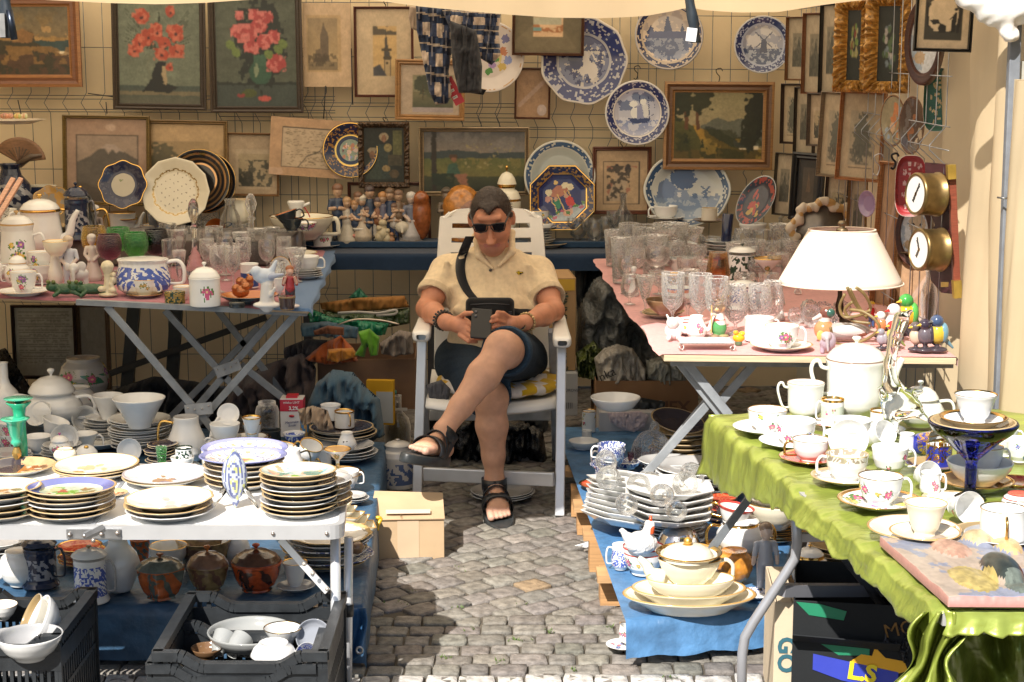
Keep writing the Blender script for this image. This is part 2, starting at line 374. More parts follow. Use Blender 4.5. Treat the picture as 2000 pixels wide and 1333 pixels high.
 for p in prims:
  if p[2]is None:continue
  d={'c':sd_cone,'e':sd_ell,'b':sd_box}[p[0]](fc,*p[1])
  if len(p)>4:d=np.where(np.abs(d)<h*1.2,-1.0,9)
  mk=d<best;best=np.where(mk,d,best);cc[mk]=rgba(p[2])
 m=M();m.v=[V];m.n=len(V);m.f=[tuple(f)for f in Fs.tolist()];m.c=[tuple(c)for c in cc.tolist()];m.s=[True]*len(Fs)
 return m
 # == SETTING
def struct(o):o['kind']='structure';return o
m=M();m.box((0,12,-.035),(120,80,.05),(.12,.105,.085));GM=vmat('sandy_joint_soil',.95,0,spec=.1,var=.5,vscale=6,bump=.8,bscale=60)
struct(m.build('ground',GM))
def setts():
 m=M();r=np.random.RandomState(3)
 def stone(cx,cy,hw,hd,rot,paint=0):
  k=3;base=[(-1,-.87),(-.88,-1),(0,-1.03),(.88,-1),(1,-.87),(1.03,0),(1,.87),(.88,1),(0,1.02),(-.88,1),(-1,.87),(-1.02,0)]
  j=r.uniform(-.055,.055,(len(base),2));cr,sr=math.cos(rot),math.sin(rot);hz=r.uniform(-.004,.003);tx,ty=r.uniform(-.03,.03,2)
  V=[]
  for sc_,z in((1.0,-.03),(1.0,-.0045),(.965,.0003),(.6,.0015)):
   for(a,b),(ja,jb)in zip(base,j):
    x=(a+ja)*hw*sc_;y=(b+jb)*hd*sc_
    V.append((cx+x*cr-y*sr,cy+x*sr+y*cr,z+hz+tx*x+ty*y+(r.uniform(-.001,.001)if z>-.01 else 0)))
  V.append((cx,cy,.0018+hz));n=len(base)
  Fs=[(q*n+i,q*n+(i+1)%n,(q+1)*n+(i+1)%n,(q+1)*n+i)for q in range(3)for i in range(n)]+[(3*n+i,3*n+(i+1)%n,4*n)for i in range(n)]
  g=r.uniform(.17,.25);c=np.array([g*1.08,g,g*.9])+r.uniform(-.007,.007,3)
  if r.rand()<.012:c=np.array([.30,.22,.14])
  if paint:
   cols=[]
   for q in range(4*n):
    ok=r.rand()<(.0 if q<n else.55 if q<2*n else.94);cols.append((.60,.585,.56,1)if ok else(*c,1))
   m.add(V,Fs,np.array(cols));return
  m.add(V,Fs,tuple(c))
 y=3.0;row=0
 while y<4.98:
  x=-2.6+r.uniform(0,.08)
  while x<2.3:
   wd=r.uniform(.076,.112);stone(x+wd/2,y+.01*math.sin(x*3)+r.uniform(-.004,.004),wd/2-.0035,.0365,r.uniform(-.04,.04),4.3<y<4.46);x+=wd
  y+=.083;row+=1
 ang=math.radians(36);ca,sa=math.cos(ang),math.sin(ang);d=.103
 for i in range(-60,60):
  for k in range(-60,60):
   off=(i%2)*d*.5
   px,py=(k*d+off),i*d*.93
   x=px*ca-py*sa;yy=px*sa+py*ca+6.6
   x+=.035*math.sin(yy*2.2)
   if yy<y-.045 or yy>8.5 or abs(x)>2.6:continue
   stone(x+r.uniform(-.004,.004),yy+r.uniform(-.004,.004),d/2-.0035,d*.465-.0035,ang+r.uniform(-.06,.06)+.08*math.cos(yy*2.2))
 return struct(m.build('cobblestones',STONE))
setts()
m=M()
for i in range(130):
 a,b=random.choice([(780,1180),(903,1110),(808,1156),(900,1188),(1022,1182),(870,1285),(975,1293),(1012,1250),(1075,1235),(1183,1226),(920,1228),(1315,1325),(845,1134),(1120,1310)])
 p=PZ(a+random.gauss(0,9),b+random.gauss(0,2.5),.0);an=random.uniform(0,6.28);l=random.uniform(.004,.013)
 q=(p[0]+math.cos(an)*l,p[1]+math.sin(an)*l,random.uniform(.003,.01));w_=.003
 m.add([(p[0]-w_*math.sin(an),p[1]+w_*math.cos(an),0),(p[0]+w_*math.sin(an),p[1]-w_*math.cos(an),0),q],[(0,1,2)],(.07,.12,.02))
tag(m.build('joint_weeds',MATT),'tiny green weeds growing between the cobblestones','weeds',kind='stuff')
# == canvas of the stall
CR=(.80,.66,.45)
m=M();xs=np.linspace(-3.3,1.52,90);zs=np.linspace(-.0,2.75,34);G=np.zeros((34,90,3))
for i,z in enumerate(zs):
 G[i,:,0]=xs;G[i,:,1]=8.52+.02*fbm(xs*2,xs*0+z*1.3,4)+.006*np.sin(xs*9+z);G[i,:,2]=z
m.grid(G,(.84,.68,.44));tag(m.build('back_canvas',WALLC),'cream canvas wall stretched behind the wire grid at the back of the stall','canvas wall')
def curtain(path,z0,z1,amp,n,col,fq=1):
 P=[Vector((a,b,0))for a,b in path];L=[0]
 for a,b in zip(P[:-1],P[1:]):L.append(L[-1]+(b-a).length)
 m=M();ss=np.linspace(0,L[-1],n);zz=np.linspace(z1,z0,40);G=np.zeros((40,n,3))
 px=np.interp(ss,L,[p.x for p in P]);py=np.interp(ss,L,[p.y for p in P])
 dx,dy=np.gradient(px),np.gradient(py);ln=np.hypot(dx,dy);nx,ny=-dy/ln,dx/ln
 for i,z in enumerate(zz):
  f=amp*(.5+.5*(i/39))*(np.sin(ss*9*fq+z*1.2+3*fbm(ss*1.4,ss*0+z*.6,8))*.9+np.sin(ss*27+z*2.5)*.15+1.5*(fbm(ss*5*fq,ss*0+z*.9,9)-.5))
  G[i,:,0]=px+nx*f;G[i,:,1]=py+ny*f;G[i,:,2]=z
 m.grid(G,col);return m
tag(curtain([(1.50,8.6),(1.50,6.6),(1.5,5.45),(1.47,5.1),(1.50,4.8),(1.47,4.45)],-.0,2.6,.05,190,(.70,.56,.36),1.8).build('side_canvas',CANV),'cream canvas side wall hanging in soft folds at the right of the stall','canvas wall')
tag(curtain([(1.585,5.12),(1.44,4.98),(1.49,4.86),(1.40,4.7),(1.45,4.55)],-.0,1.62,.04,110,(.64,.52,.34),3).build('tied_curtain',CANV),'bunched cream curtain tied beside the metal pole at the right edge','curtain')
tag(curtain([(-3.1,8.6),(-3.1,5.0)],0,2.6,.03,60,(.8,.68,.47)).build('side_canvas',CANV),'added cream canvas sheet out of view at far left, keeping sun off the goods','canvas wall')  # unseen sheet added to stop sun entering from the left
us=[(-1600,600,5.0),(-420,500,5.0),(-260,200,4.9),(-60,4,4.55),(0,0,4.35),(40,-3,4.32),(85,0,4.3),(200,6,4.3),(310,9,4.3),(400,6,4.3),(500,-1,4.32),(600,-6,4.36),(680,-3,4.42),(740,2,4.5),(820,13,4.6),(900,21,4.7),(980,28,4.8),(1080,35,4.95),(1180,36,5.03),(1260,32,5.1),(1325,20,5.12),(1338,16,5.12),(1345,10,5.12),(1352,16,5.12),(1370,20,5.12),(1440,25,5.12),(1520,24,5.12),(1600,11,5.12),(1680,1,5.12),(1800,-6,5.04),(1900,3,5.05),(1950,20,5.05),(1990,40,5.06)]  # left end, out of view, is shaped low to block the sun
m=M();uu=np.linspace(-1500,1990,150);vv=np.interp(uu,[a[0]for a in us],[a[1]for a in us]);yy=np.interp(uu,[a[0]for a in us],[a[2]for a in us])
E=[PY(u,v,y)for u,v,y in zip(uu,vv,yy)];nr=26;G=np.zeros((nr,150,3))
for j,e in enumerate(E):
 for i in range(nr):
  t=i/(nr-1)
  if i<12:
   q=i/11;z=e.z+(2.2-e.z)*q;fo=math.sin(e.x*8+q*5)*.012+(fbm(e.x*5+q*2.2,q*3,5)-.5)*.09
   G[i,j]=(e.x,e.y-.06*math.sin(q*math.pi)+fo*min(1,q*3+.15),z)
  else:
   q=(i-11)/(nr-12);G[i,j]=(e.x if e.x>-3 else e.x,e.y+(8.6-e.y)*q,2.2+.35*q-.10*math.sin(q*math.pi*3)**2)
m.grid(G,(.95,.81,.60));tag(m.build('canopy',ROOF),'cream fabric canopy with a sagging front edge above the stall','canopy')
KW=vmat('white_cloth',.8,var=.1,vscale=40,bump=.4,bscale=60)
t=thing('corner_knot','white frayed fabric knot of the canopy corner tied to the pole','fabric knot',PY(1940,30,4.9))
kn=[]
c0=lambda u,v,y=4.88:PY(u,v,y)-PY(1940,30,4.9)
for a,b,r1,r2 in(((1880,-10),(1950,25),.035,.045),((1950,25),(2010,10),.045,.06),((1950,20),(1975,70),.04,.022),((1920,5),(1935,55),.03,.006),((1975,70),(1968,62),.02,.02),((1912,10),(1918,60),.02,.004)):
 kn.append(('c',(c0(*a),c0(*b),r1*.8,r2*.8),(.86,.84,.8),.02))
sdf_mesh(kn,.006,noise=(.02,30)).build('knot',KW,t)
t=thing('tent_pole','grey steel tent pole standing in front of the tied curtain at right','pole',(0,0,0))
m=M();a,b=PY(1982,60,4.93),PY(1958,600,4.93);b2=a+(b-a)*3.2;b2.z=0
m.bar(a+(a-b)*.3,b2,.032,.03,(.2,.22,.25),up=(0,1,0));m.build('post',PMET,t,bevel=.003)
m=M();m.bar(PY(1993,120,4.96),PY(1972,600,4.96),.03,.01,(.45,.45,.4),up=(0,1,0));m.build('rail',PMET,t)
m=M();m.tube([PY(1948,386,4.9),PY(1963,388,4.88),PY(1978,386,4.9)],.003,6,(.3,.3,.3));m.build('wire_tie',MET,t)
def strap(u0,v0,u1,v1,wpx,Y,label,tip=None):
 a,b=PY(u0,v0,Y),PY(u1,v1,Y);t=thing('canopy_strap',label,'strap',a)
 m=M();n=10;s_=S(a);G=[]
 for i in range(n):
  q=i/(n-1);p=(b-a)*q;w_=wpx/s_/2*(1-.15*math.sin(q*9));G.append([(p.x-w_,p.y+.006*math.sin(q*7),p.z),(p.x,p.y-.006,p.z),(p.x+w_,p.y+.004*math.cos(q*8),p.z)])
 m.grid(G,(.03,.04,.05));m.build('webbing',BPLAS,t,solid=.004)
 return t,a,b,s_
t,a,b,s_=strap(1345,-12,1360,84,19,4.9,'black webbing strap with a white paper tag hanging from the canopy edge')
m=M();m.box(PY(1359,67,4.9)-a+Vector((0,-.012,0)),(20/s_,.002,26/s_),(.85,.85,.85));m.build('paper_tag',PAP,t,rot=(0,.12,0))
t,a,b,s_=strap(8,-15,14,75,26,4.3,'black strap with a shiny steel buckle at the upper left corner')
m=M();m.box(PY(6,50,4.3)-a+Vector((0,-.012,0)),(14/s_,.006,46/s_),(.55,.55,.55,0));m.tube([PY(18,20,4.27)-a,PY(28,78,4.27)-a],.009,8,(.05,.06,.08));m.build('buckle',MET,t)
# == wire grid panels
def wires(u0,u1,v0,v1,Y,du,label,kinks=((188,215),),rows=(95,187,193,213,217),off=0,r=.0018,col=(.15,.17,.20)):
 a,b=PY(u0,v0,Y),PY(u1,v0,Y);zt,zb=a.z,PY(u0,v1,Y).z;m=M();x=a.x+off
 s_=S(PY(1000,200,Y));zof=lambda v:PY(1000,v,Y).z;dx=du/s_
 while x<b.x:
  p=[(x,Y,zt)]
  for k0,k1 in kinks:p+=[(x,Y,zof(k0-5)),(x-.022,Y-.03,zof((k0+k1)/2)),(x,Y,zof(k1+5))]
  p.append((x+.003,Y,zb));m.tube(p,r,5,col);x+=dx
 for v in rows:m.tube([(a.x,Y-.003,zof(v)),(b.x,Y-.003,zof(v+3))],r,5,col)
 return tag(m.build('wire_grid_panel',MET),label,'wire grid')
wires(-60,650,-60,900,8.46,36,'dark wire grid panel behind the poppy and mountain pictures',((186,216),(560,590)),(92,186,193,213,218,330,560,590,690,800))
wires(420,1010,-60,900,8.44,36,'dark wire grid panel behind the hanging plaid jacket',((206,236),),(4,110,200,207,228,236,380,574,700),off=.02)
wires(905,1300,-60,900,8.46,36,'dark wire grid panel behind the blue and white wall plates',((215,245),(275,300)),(122,132,222,248,252,268,380,600))
wires(1200,1545,-60,600,8.44,36,'dark wire grid panel behind the forest painting',((330,345),),(30,134,330,372,378),off=.03)
m=M();X0=1.40
for k in range(2,24):
 Y=5.22+k*.135
 m.tube([(X0,Y,1.95),(X0,Y,1.46),(X0-.05,Y+.0,1.40),(X0-.05,Y,1.385),(X0,Y,1.34),(X0,Y,.35)],.002,5,(.35,.37,.4))
for z in(1.9,1.62,1.46,1.385,1.1,.8,.5):m.tube([(X0,5.44,z),(X0,8.4,z)],.002,5,(.35,.37,.4))
tag(m.build('wire_grid_panel',MET),'pale wire grid panel along the right side wall with bent wires','wire grid')
# == TABLES
GREY=(.25,.27,.29)
def top_quad(P,z0,z1,col,m):
 m.hexa([(p[0],p[1],z0)for p in P]+[(p[0],p[1],z1)for p in P],col)
def cloth_over(P,z,drops,nx=40,ny=24,col=None,cf=None,wav=.004,seed=1,rip=.4):
 """sheet on quad P (FL,FR,BR,BL) with hanging strips: drops=(front,right,back,left) metres, single mesh"""
 m=M();FL,FR,BR,BL=[Vector((p[0],p[1],0))for p in P]
 us_=[-1]if 0 else[]
 def ext(d,k):return[(-(i)/k)for i in range(k,0,-1)]if d>0 else[]
 kx=5;U=([-i/kx for i in range(kx,0,-1)]if drops[3]else[])+list(np.linspace(0,1,nx))+([1+i/kx for i in range(1,kx+1)]if drops[1]else[])
 V_=([-i/kx for i in range(kx,0,-1)]if drops[0]else[])+list(np.linspace(0,1,ny))+([1+i/kx for i in range(1,kx+1)]if drops[2]else[])
 G=np.zeros((len(V_),len(U),3))
 for j,v in enumerate(V_):
  for i,u in enumerate(U):
   uc,vc=min(1,max(0,u)),min(1,max(0,v));p=FL.lerp(FR,uc).lerp(BL.lerp(BR,uc),vc)
   du=(u-uc);dv=(v-vc)
   dr=0;out=Vector((0,0,0))
   if dv<0:
    n1=fbm(uc*5,seed,seed);dr+=-dv*drops[0]*(.93+.14*n1);out+=(FL-BL).normalized()*(.006+.02*(-dv)*n1+.012*rip*math.sin(uc*40+seed)*-dv)
   if dv>0:dr+=dv*drops[2];out+=(BL-FL).normalized()*.008
   if du<0:
    n1=fbm(vc*12,seed+3,seed);dr+=-du*drops[3]*(.93+.14*n1);out+=(FL-FR).normalized()*(.006+.03*(-du)*n1+.012*rip*math.sin(vc*30+seed)*-du)
   if du>0:
    n1=fbm(vc*12,seed+3,seed);dr+=du*drops[1]*(.93+.14*n1);out+=(FR-FL).normalized()*(.006+.008*du*n1+.012*rip*math.sin(vc*30+seed)*du)
   G[j,i]=(p.x+out.x,p.y+out.y,z+(wav*(fbm(p.x*9,p.y*9,seed)-.5)*2 if dr==0 else 0)-dr)
 cols=None
 if cf is not None:
  cc=(G[:-1,:-1]+G[1:,1:])/2;cols=cf(cc.reshape(-1,3))
 m.grid(G,col or(.5,.5,.5),cols=cols);return m
def xleg(t,A,B,wd=.028,th=.012,name='leg',col=GREY):
 m=M();m.bar(A,B,wd,th,col,up=(0,1,0));o=m.build(name,PMET,t,bevel=.002);return o
ZT=.75
LT=[PZ(-160,571,ZT),PZ(603,603,ZT),PZ(655,491,ZT),PZ(-60,478,ZT)]
t=thing('market_table','plywood trestle table on crossed grey metal legs at the left of the seated man','table',(0,0,0))
m=M();top_quad(LT,ZT-.019,ZT,(.62,.45,.28),m);m.build('table_top',PLY,t,bevel=.001)
Yf=LT[1].y+.06;Yb=LT[2].y-.15
def at_y(u,v,Y):return PY(u,v,Y)
xleg(t,at_y(208,598,Yf),at_y(392,812,Yf));xleg(t,at_y(583,608,Yf+.02),at_y(385,830,Yf+.02));xleg(t,at_y(396,795,Yf+.02),at_y(272,938,Yf+.02));xleg(t,at_y(385,800,Yf),at_y(470,910,Yf))
xleg(t,at_y(545,610,Yf+.3),at_y(385,795,Yf+.3));xleg(t,at_y(322,606,Yf+.3),at_y(470,770,Yf+.3));xleg(t,at_y(470,712,Yf+.35),at_y(580,800,Yf+.35));xleg(t,at_y(505,640,Yf+.7),at_y(250,900,Yf+.7));xleg(t,at_y(420,600,Yf+.7),at_y(600,830,Yf+.7))
m=M();m.bar(at_y(150,590,Yf),at_y(600,612,Yf),.03,.02,GREY,up=(0,0,1));m.build('rail',PMET,t)
for(u,v,a,yo)in((388,800,-.12,-.015),(445,720,-.35,.28)):
 m=M();p=at_y(u,v,Yf+yo);M4=Matrix.Rotation(a,4,'Y');m.box(p,(.105,.004,.045),(.36,.38,.4),M4=M4)
 for k in(-1,-.35,.35,1):m.ball(p+M4@Vector((k*.04,-.004,.01*k*k)),.004,(.45,.43,.4),8,5)
 m.build('hinge_plate',PMET,t)
def pinkblue(c):
 e=(c[:,0]>LT[1].x-.13)|(c[:,1]<6.30+.02*np.sin(c[:,0]*9))|(c[:,2]<.74)
 a=np.where(e[:,None],np.array([.085,.16,.30]),np.array([.42,.16,.19]));return np.concatenate([a,np.ones((len(a),1))],1)
tag(cloth_over(LT,ZT+.003,(.012,.02,.0,0),80,40,cf=pinkblue,wav=.001).build('tablecloth',CLOTH),'pink cloth with blue edges on the left trestle table','tablecloth')
t=tag(M().box((-1.95,7.75,.815),(1.9,.55,.11),(.12,.10,.09)).build('display_riser',CLOTH,bevel=.006),'dark low display step at the back of the left table behind the glasses','display step')
RT=[PZ(1297,694,ZT),PZ(1868,700,ZT),PZ(1868-262,507,ZT),PZ(1165,507,ZT)]
t=thing('market_table','plywood trestle table with a pink cloth at the right under the lamp','table',(0,0,0))
m=M();top_quad(RT,ZT-.02,ZT,(.66,.5,.32),m);m.build('table_top',PLY,t,bevel=.001)
Y1=RT[0].y+.08
xleg(t,PY(1335,700,Y1),PY(1425,812,Y1));xleg(t,PY(1320,700,Y1+.03),PY(1440,850,Y1+.03));xleg(t,PY(1400,770,Y1+.05),PY(1262,925,Y1+.05));xleg(t,PY(1475,708,Y1+.05),PY(1395,800,Y1+.05));xleg(t,PY(1450,700,Y1+.6),PY(1300,880,Y1+.6))
m=M();m.bar(PY(1310,708,Y1),PY(1860,712,Y1),.03,.02,GREY);m.build('rail',PMET,t)
def pinkr(c):
 n=fbm(c[:,0]*25,c[:,1]*25,3)[:,None];a=np.array([.66,.34,.33])*(.9+.2*n);return np.concatenate([a,np.ones((len(a),1))],1)
tag(cloth_over(RT,ZT+.003,(.0,.03,0,.006),60,80,cf=pinkr,wav=.001,seed=5).build('tablecloth',CLOTH),'pink cloth on the right trestle table with a sunlit front edge','tablecloth')
BT=[PY(560,486,7.95),PY(1300,486,7.95),PY(1300,470,8.36),PY(560,470,8.36)]
for p in BT:p.z=ZT
t=thing('shelf_table','long back table under dark blue cloth behind the seated man','table')
m=M();top_quad(BT,ZT-.02,ZT,(.3,.25,.2),m);m.build('table_top',PLY,t)
for x in(BT[0].x+.05,-.4,.25,BT[1].x-.05):m=M();m.box((x,8.3,.365),(.04,.04,.728),(.05,.05,.06));m.build('leg',PMET,t)
tag(cloth_over(BT,ZT+.003,(.075,0,0,0),90,12,(.010,.026,.06),wav=.001,seed=9).build('tablecloth',CLOTH),'dark blue cloth over the edge of the back table','tablecloth')
tag(M().box((BT[0].x*.5+BT[1].x*.5,8.25,.772),(BT[1].x-BT[0].x-.04,.16,.03),(.02,.05,.1)).build('display_riser',CLOTH,bevel=.004),'narrow raised board at the rear of the back table','display step')
ZW=.52
WT=[PZ(-160,1030,ZW),PZ(672,1030,ZW),PZ(682,918,ZW),PZ(-60,900,ZW)]
t=thing('folding_table','white aluminium folding camping table in full sun at lower left','table')
m=M()
def rrect(P,r,n=6):
 out=[];P=[Vector((p[0],p[1]))for p in P]
 for i in range(4):
  a,b,c=P[i-1],P[i],P[(i+1)%4];d1=(a-b).normalized();d2=(c-b).normalized()
  for k in range(n+1):
   q=k/n;s1=b+d1*r*(1-q)**2+d2*r*q**2;out.append((s1.x,s1.y))
 return out
rr=rrect(WT,.05);rr_in=rrect([(p[0]+(.016 if i in(0,3)else-.016),p[1]+(.016 if i in(0,1)else-.016))for i,p in enumerate(WT)],.045)
def ring(m,a,b,z,z2,col):
 n=len(a);m.add([(x,y,z)for x,y in a]+[(x,y,z2)for x,y in b],[(i,(i+1)%n,n+(i+1)%n,n+i)for i in range(n)],col,False)
WH=(.80,.80,.79)
m.add([(x,y,ZW)for x,y in rr_in],[tuple(range(len(rr_in)))],WH,False);m.build('table_top',PLAS,t)
m=M();AL=(.66,.67,.68)
ring(m,rr,rr,ZW-.033,ZW+.003,AL);ring(m,rr,rr_in,ZW+.003,ZW+.003,AL);ring(m,rr_in,rr_in,ZW+.003,ZW-.0,AL);ring(m,rr_in,rr,ZW-.033,ZW-.033,AL);m.build('edge_rail',ALU,t)
a,b=PZ(178,1030,ZW),PZ(236,958,ZW)
m=M();m.bar((a.x,a.y+.02,ZW+.001),(b.x-.02,b.y+.2,ZW+.001),.010,.003,(.45,.47,.5),up=(0,0,1));m.build('hinge_seam',ALU,t)
p=PY(183,1043,WT[0].y-.004);s_=S(p)
m=M();m.box(p,(106/s_,.003,19/s_),(.5,.51,.52));M4=Matrix.Rotation(-.45,4,'Y')
m.box(PY(183,1038,WT[0].y-.009),(42/s_,.008,9/s_),(.45,.46,.48),M4=M4)
for(u,v)in((136,1045),(165,1047),(198,1044),(229,1042),(182,1056)):m.ball(PY(u,v,WT[0].y-.01),(.006,.005,.006),(.6,.52,.45),10,6)
m.build('folding_clasp',MET,t)
def leg(name,pts,r,col=(.74,.75,.77),mt=None,par=t,joint=None):
 m=M();m.tube(pts,r,12,col);o=m.build(name,mt or ALU,par);return o
f0,f1=PY(655,1050,4.2),PY(657,1400,4.2);leg('leg',[f0,f1],.0135);
f2,f3=PY(681,1050,4.33),PY(679,1370,4.33);leg('leg',[f2,f3],.012)
leg('leg',[PY(-60,1050,4.2),PY(-60,1400,4.2)],.0135)
M().tube([PY(655,1308,4.2),PY(656,1326,4.2)],.0165,12,(.03,.03,.03)).build('leg_collar',BPLAS,t);M().tube([PY(680,1180,4.33),PY(680,1203,4.33)],.015,12,(.03,.03,.03)).build('leg_collar',BPLAS,t)
m=M();m.bar(PY(548,1054,4.23),PY(640,1156,4.17),.018,.005,(.7,.7,.7),up=(0,1,0))
for u,v in((594,1102),(611,1120),(639,1151)):m.ball(PY(u,v,4.15),.006,(.6,.55,.48),8,6)
m.build('brace',ALU,t)
for u in(533,638):M().ball(PY(u,1043,WT[0].y-.003),.005,(.5,.42,.36),8,6).build('rivet',MET,t)
ZPL=.17;ZPR=.13
LPq=[PZ(-300,1185,ZPL),PZ(708,1183,ZPL),PZ(752,865,ZPL),PZ(-100,800,ZPL)]
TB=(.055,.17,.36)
t=thing('pallet','wooden pallet hidden under the dark blue tarpaulin at left','pallet')
m=M()
for k in range(4):m.box((-1.6,4.85+k*.38,ZPL-.022),(2.1,.12,.02),(.42,.3,.18))
m.build('deck_board',PLY,t);m=M()
for x in(-2.3,-1.5,-.7):m.box((x,5.7,.065),(.1,1.9,.125),(.38,.27,.16))
m.build('bearer',PLY,t)
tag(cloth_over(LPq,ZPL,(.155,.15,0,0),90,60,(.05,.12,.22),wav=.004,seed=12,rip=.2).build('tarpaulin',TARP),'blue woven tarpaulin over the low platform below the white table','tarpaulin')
t=thing('tarpaulin','loose folded corner of blue tarpaulin with a metal eyelet beside the table leg','tarpaulin')
p0=PY(672,1190,4.4);s_=S(p0);m=M();G=[]
for i in range(14):
 q=i/13;row=[]
 for k in range(10):
  r_=k/9;u=668+r_*(45+4*math.sin(q*5));v=1188+q*(118-30*r_);row.append(tuple(PY(u,v,4.42-.03*math.sin(r_*7+q*2)+.02*r_)))
 G.append(row)
m.grid(G,TB);m.build('sheet',TARP,t,solid=.003)
m=M();m.lathe([(.5,0),(1,.0),(1,1),(.5,1),(.5,0)],.011,.004,16,(.6,.6,.6));m.build('eyelet',MET,t,loc=PY(702,1270,4.38),rot=(R_(85),0,0))
RPq=[PZ(1222,1216,ZPR),PZ(1506,1194,ZPR),PZ(1600,850,ZPR),PZ(1085,835,ZPR)]
t=thing('pallet','rough wooden pallet under the bright blue tarpaulin at right','pallet')
m=M()
LX=lambda Y:RPq[0].x+(RPq[3].x-RPq[0].x)*(Y-RPq[0].y)/(RPq[3].y-RPq[0].y)
for Y in(5.0,5.45,5.8,6.3):m.box((LX(Y)+.4,Y,ZPR-.018),(.86,.1,.022),(.5,.3,.14))
m.build('deck_board',PLY,t)
for Y,h in((5.08,.1),(5.42,.1),(5.86,.1),(6.1,.1)):m=M();m.box((LX(Y)+.025,Y,.052),(.075,.10,h),(.5,.28,.12));m.build('block',PLY,t)
m=M();m.box((RPq[0].x+.45,4.74,.025),(.9,.05,.035),(.45,.28,.15));m.build('bottom_board',PLY,t)
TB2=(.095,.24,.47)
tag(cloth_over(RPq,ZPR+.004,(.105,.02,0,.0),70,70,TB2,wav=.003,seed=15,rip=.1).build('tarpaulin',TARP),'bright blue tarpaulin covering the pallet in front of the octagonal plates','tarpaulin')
ZS=.70
ST=[PZ(1842,1192,ZS),PZ(2300,1195,ZS),PZ(2150,800,ZS),PZ(1385,812,ZS)]
t=thing('folding_table','table under the shiny green satin cloth on a bent grey tube leg','table')
m=M();top_quad(ST,ZS-.03,ZS-.004,(.4,.4,.4),m);m.build('table_top',PLAS,t)
leg('leg',[PY(1553,985,4.0),PY(1557,1060,4.0),PY(1553,1090,4.0),PY(1538,1115,4.0),PY(1472,1215,4.0),PY(1455,1245,4.0),PY(1450,1275,4.0),PY(1447,1420,4.0)],.0125,(.42,.43,.46),ALU,t)
leg('leg',[PY(1590,985,4.1),PY(1610,1040,4.15),PY(1760,1230,4.3)],.011,(.12,.13,.15),PMET,t)
m=M();m.bar(PY(1558,1050,4.02),PY(1630,1048,4.1),.02,.02,(.5,.5,.52));m.bar(PY(1525,1153,4.02),PY(1725,1153,4.3),.03,.03,(.35,.36,.4));m.build('cross_bar',ALU,t)
m=M();m.bar(PY(1462,975,4.7),PY(1375,1092,4.7),.022,.012,(.16,.18,.2),up=(0,1,0));m.build('stay',PMET,t)
m=M();m.tube([PY(1604,1002,4.0),PY(1604,1050,4.0)],.011,10,(.03,.03,.04));m.build('foot_cap',BPLAS,t)
SG=(.36,.43,.08)
def satin():
 m=M();FL,FR,BR,BL=ST;nu,nv=44,90;G=np.zeros((nv,nu,3))
 for j in range(nv):
  v=j/(nv-1)
  for i in range(nu):
   if i<16:q=(15-i)/15;u=0
   else:q=0;u=(i-15)/(nu-16)
   p=FL.lerp(FR,u).lerp(BL.lerp(BR,u),v);n1=fbm(v*9,q*1.5,21);n2=(fbm(v*26,q*.8+3,31)-.5)*3
   drop=(.04+.125*max(0,min(1,(v-.45)/.45))+.02*(1-v)**2+.004*n2*q)if q else 0
   out=.012+.03*q*(n1)+.008*n2*q
   zz=ZS+.008*fbm(p.x*6+p.y*3,p.y*10,5)+.010*max(0,1-u*5)*(fbm(v*34+u*20,u*9,3)-.5)*4
   G[j,i]=(p.x-(out if q else 0),p.y,zz-drop*q**.8)
 m.grid(G,SG)
 H=np.zeros((12,nu-15,3))
 for i in range(nu-15):
  u=i/(nu-16);p=FL.lerp(FR,u)
  for k in range(12):
   q=k/11;H[k,i]=(p.x+.004*math.sin(q*4),p.y-.004-.02*q*fbm(u*20,q*2,4)-.01*math.sin(u*60)*q,ZS+(.002 if q==0 else 0)-q*(.042+.004*math.sin(u*30)))
 m.grid(H,SG)
 H=np.zeros((12,24,3))
 for i in range(24):
  u=i/23*.35;p=BL.lerp(BR,u)
  for k in range(12):
   q=k/11;H[k,i]=(p.x,p.y+.01+.03*q*fbm(u*30,q,6),ZS-q*.1)
 m.grid(H,SG)
 for(u0,v0,w0,u1,v1,w1,dd)in((1842,1195,40,1800,1360,60,0),):
  Gq=[]
  for j in range(26):
   q=j/25;c=(u0+(u1-u0)*q,v0+(v1-v0)*q);row=[]
   wq=w0*(1-q)+w1*q+16*math.sin(q*8)
   for i in range(30):
    r_=i/29*2-1;row.append(tuple(PY(c[0]+r_*wq,c[1]+10*math.cos(r_*5)*q,ST[0].y-.02+.05*math.sin(r_*9+q*4)+.03*math.sin(r_*17+q*6)*q+.05)))
   Gq.append(row)
  m.grid(Gq,SG)
 Gq=[]
 for j in range(24):
  q=j/23;row=[]
  for i in range(50):
   r_=i/49;row.append(tuple(PY(1805+r_*300,1235+q*150,3.14+.05*math.sin(r_*16+q*3)+.03*math.sin(r_*31-q*5)+.1*q)))
  Gq.append(row)
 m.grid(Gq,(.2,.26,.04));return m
tag(satin().build('tablecloth',SATIN,solid=.0015),'shiny lime green satin cloth draped over the right front table','tablecloth')
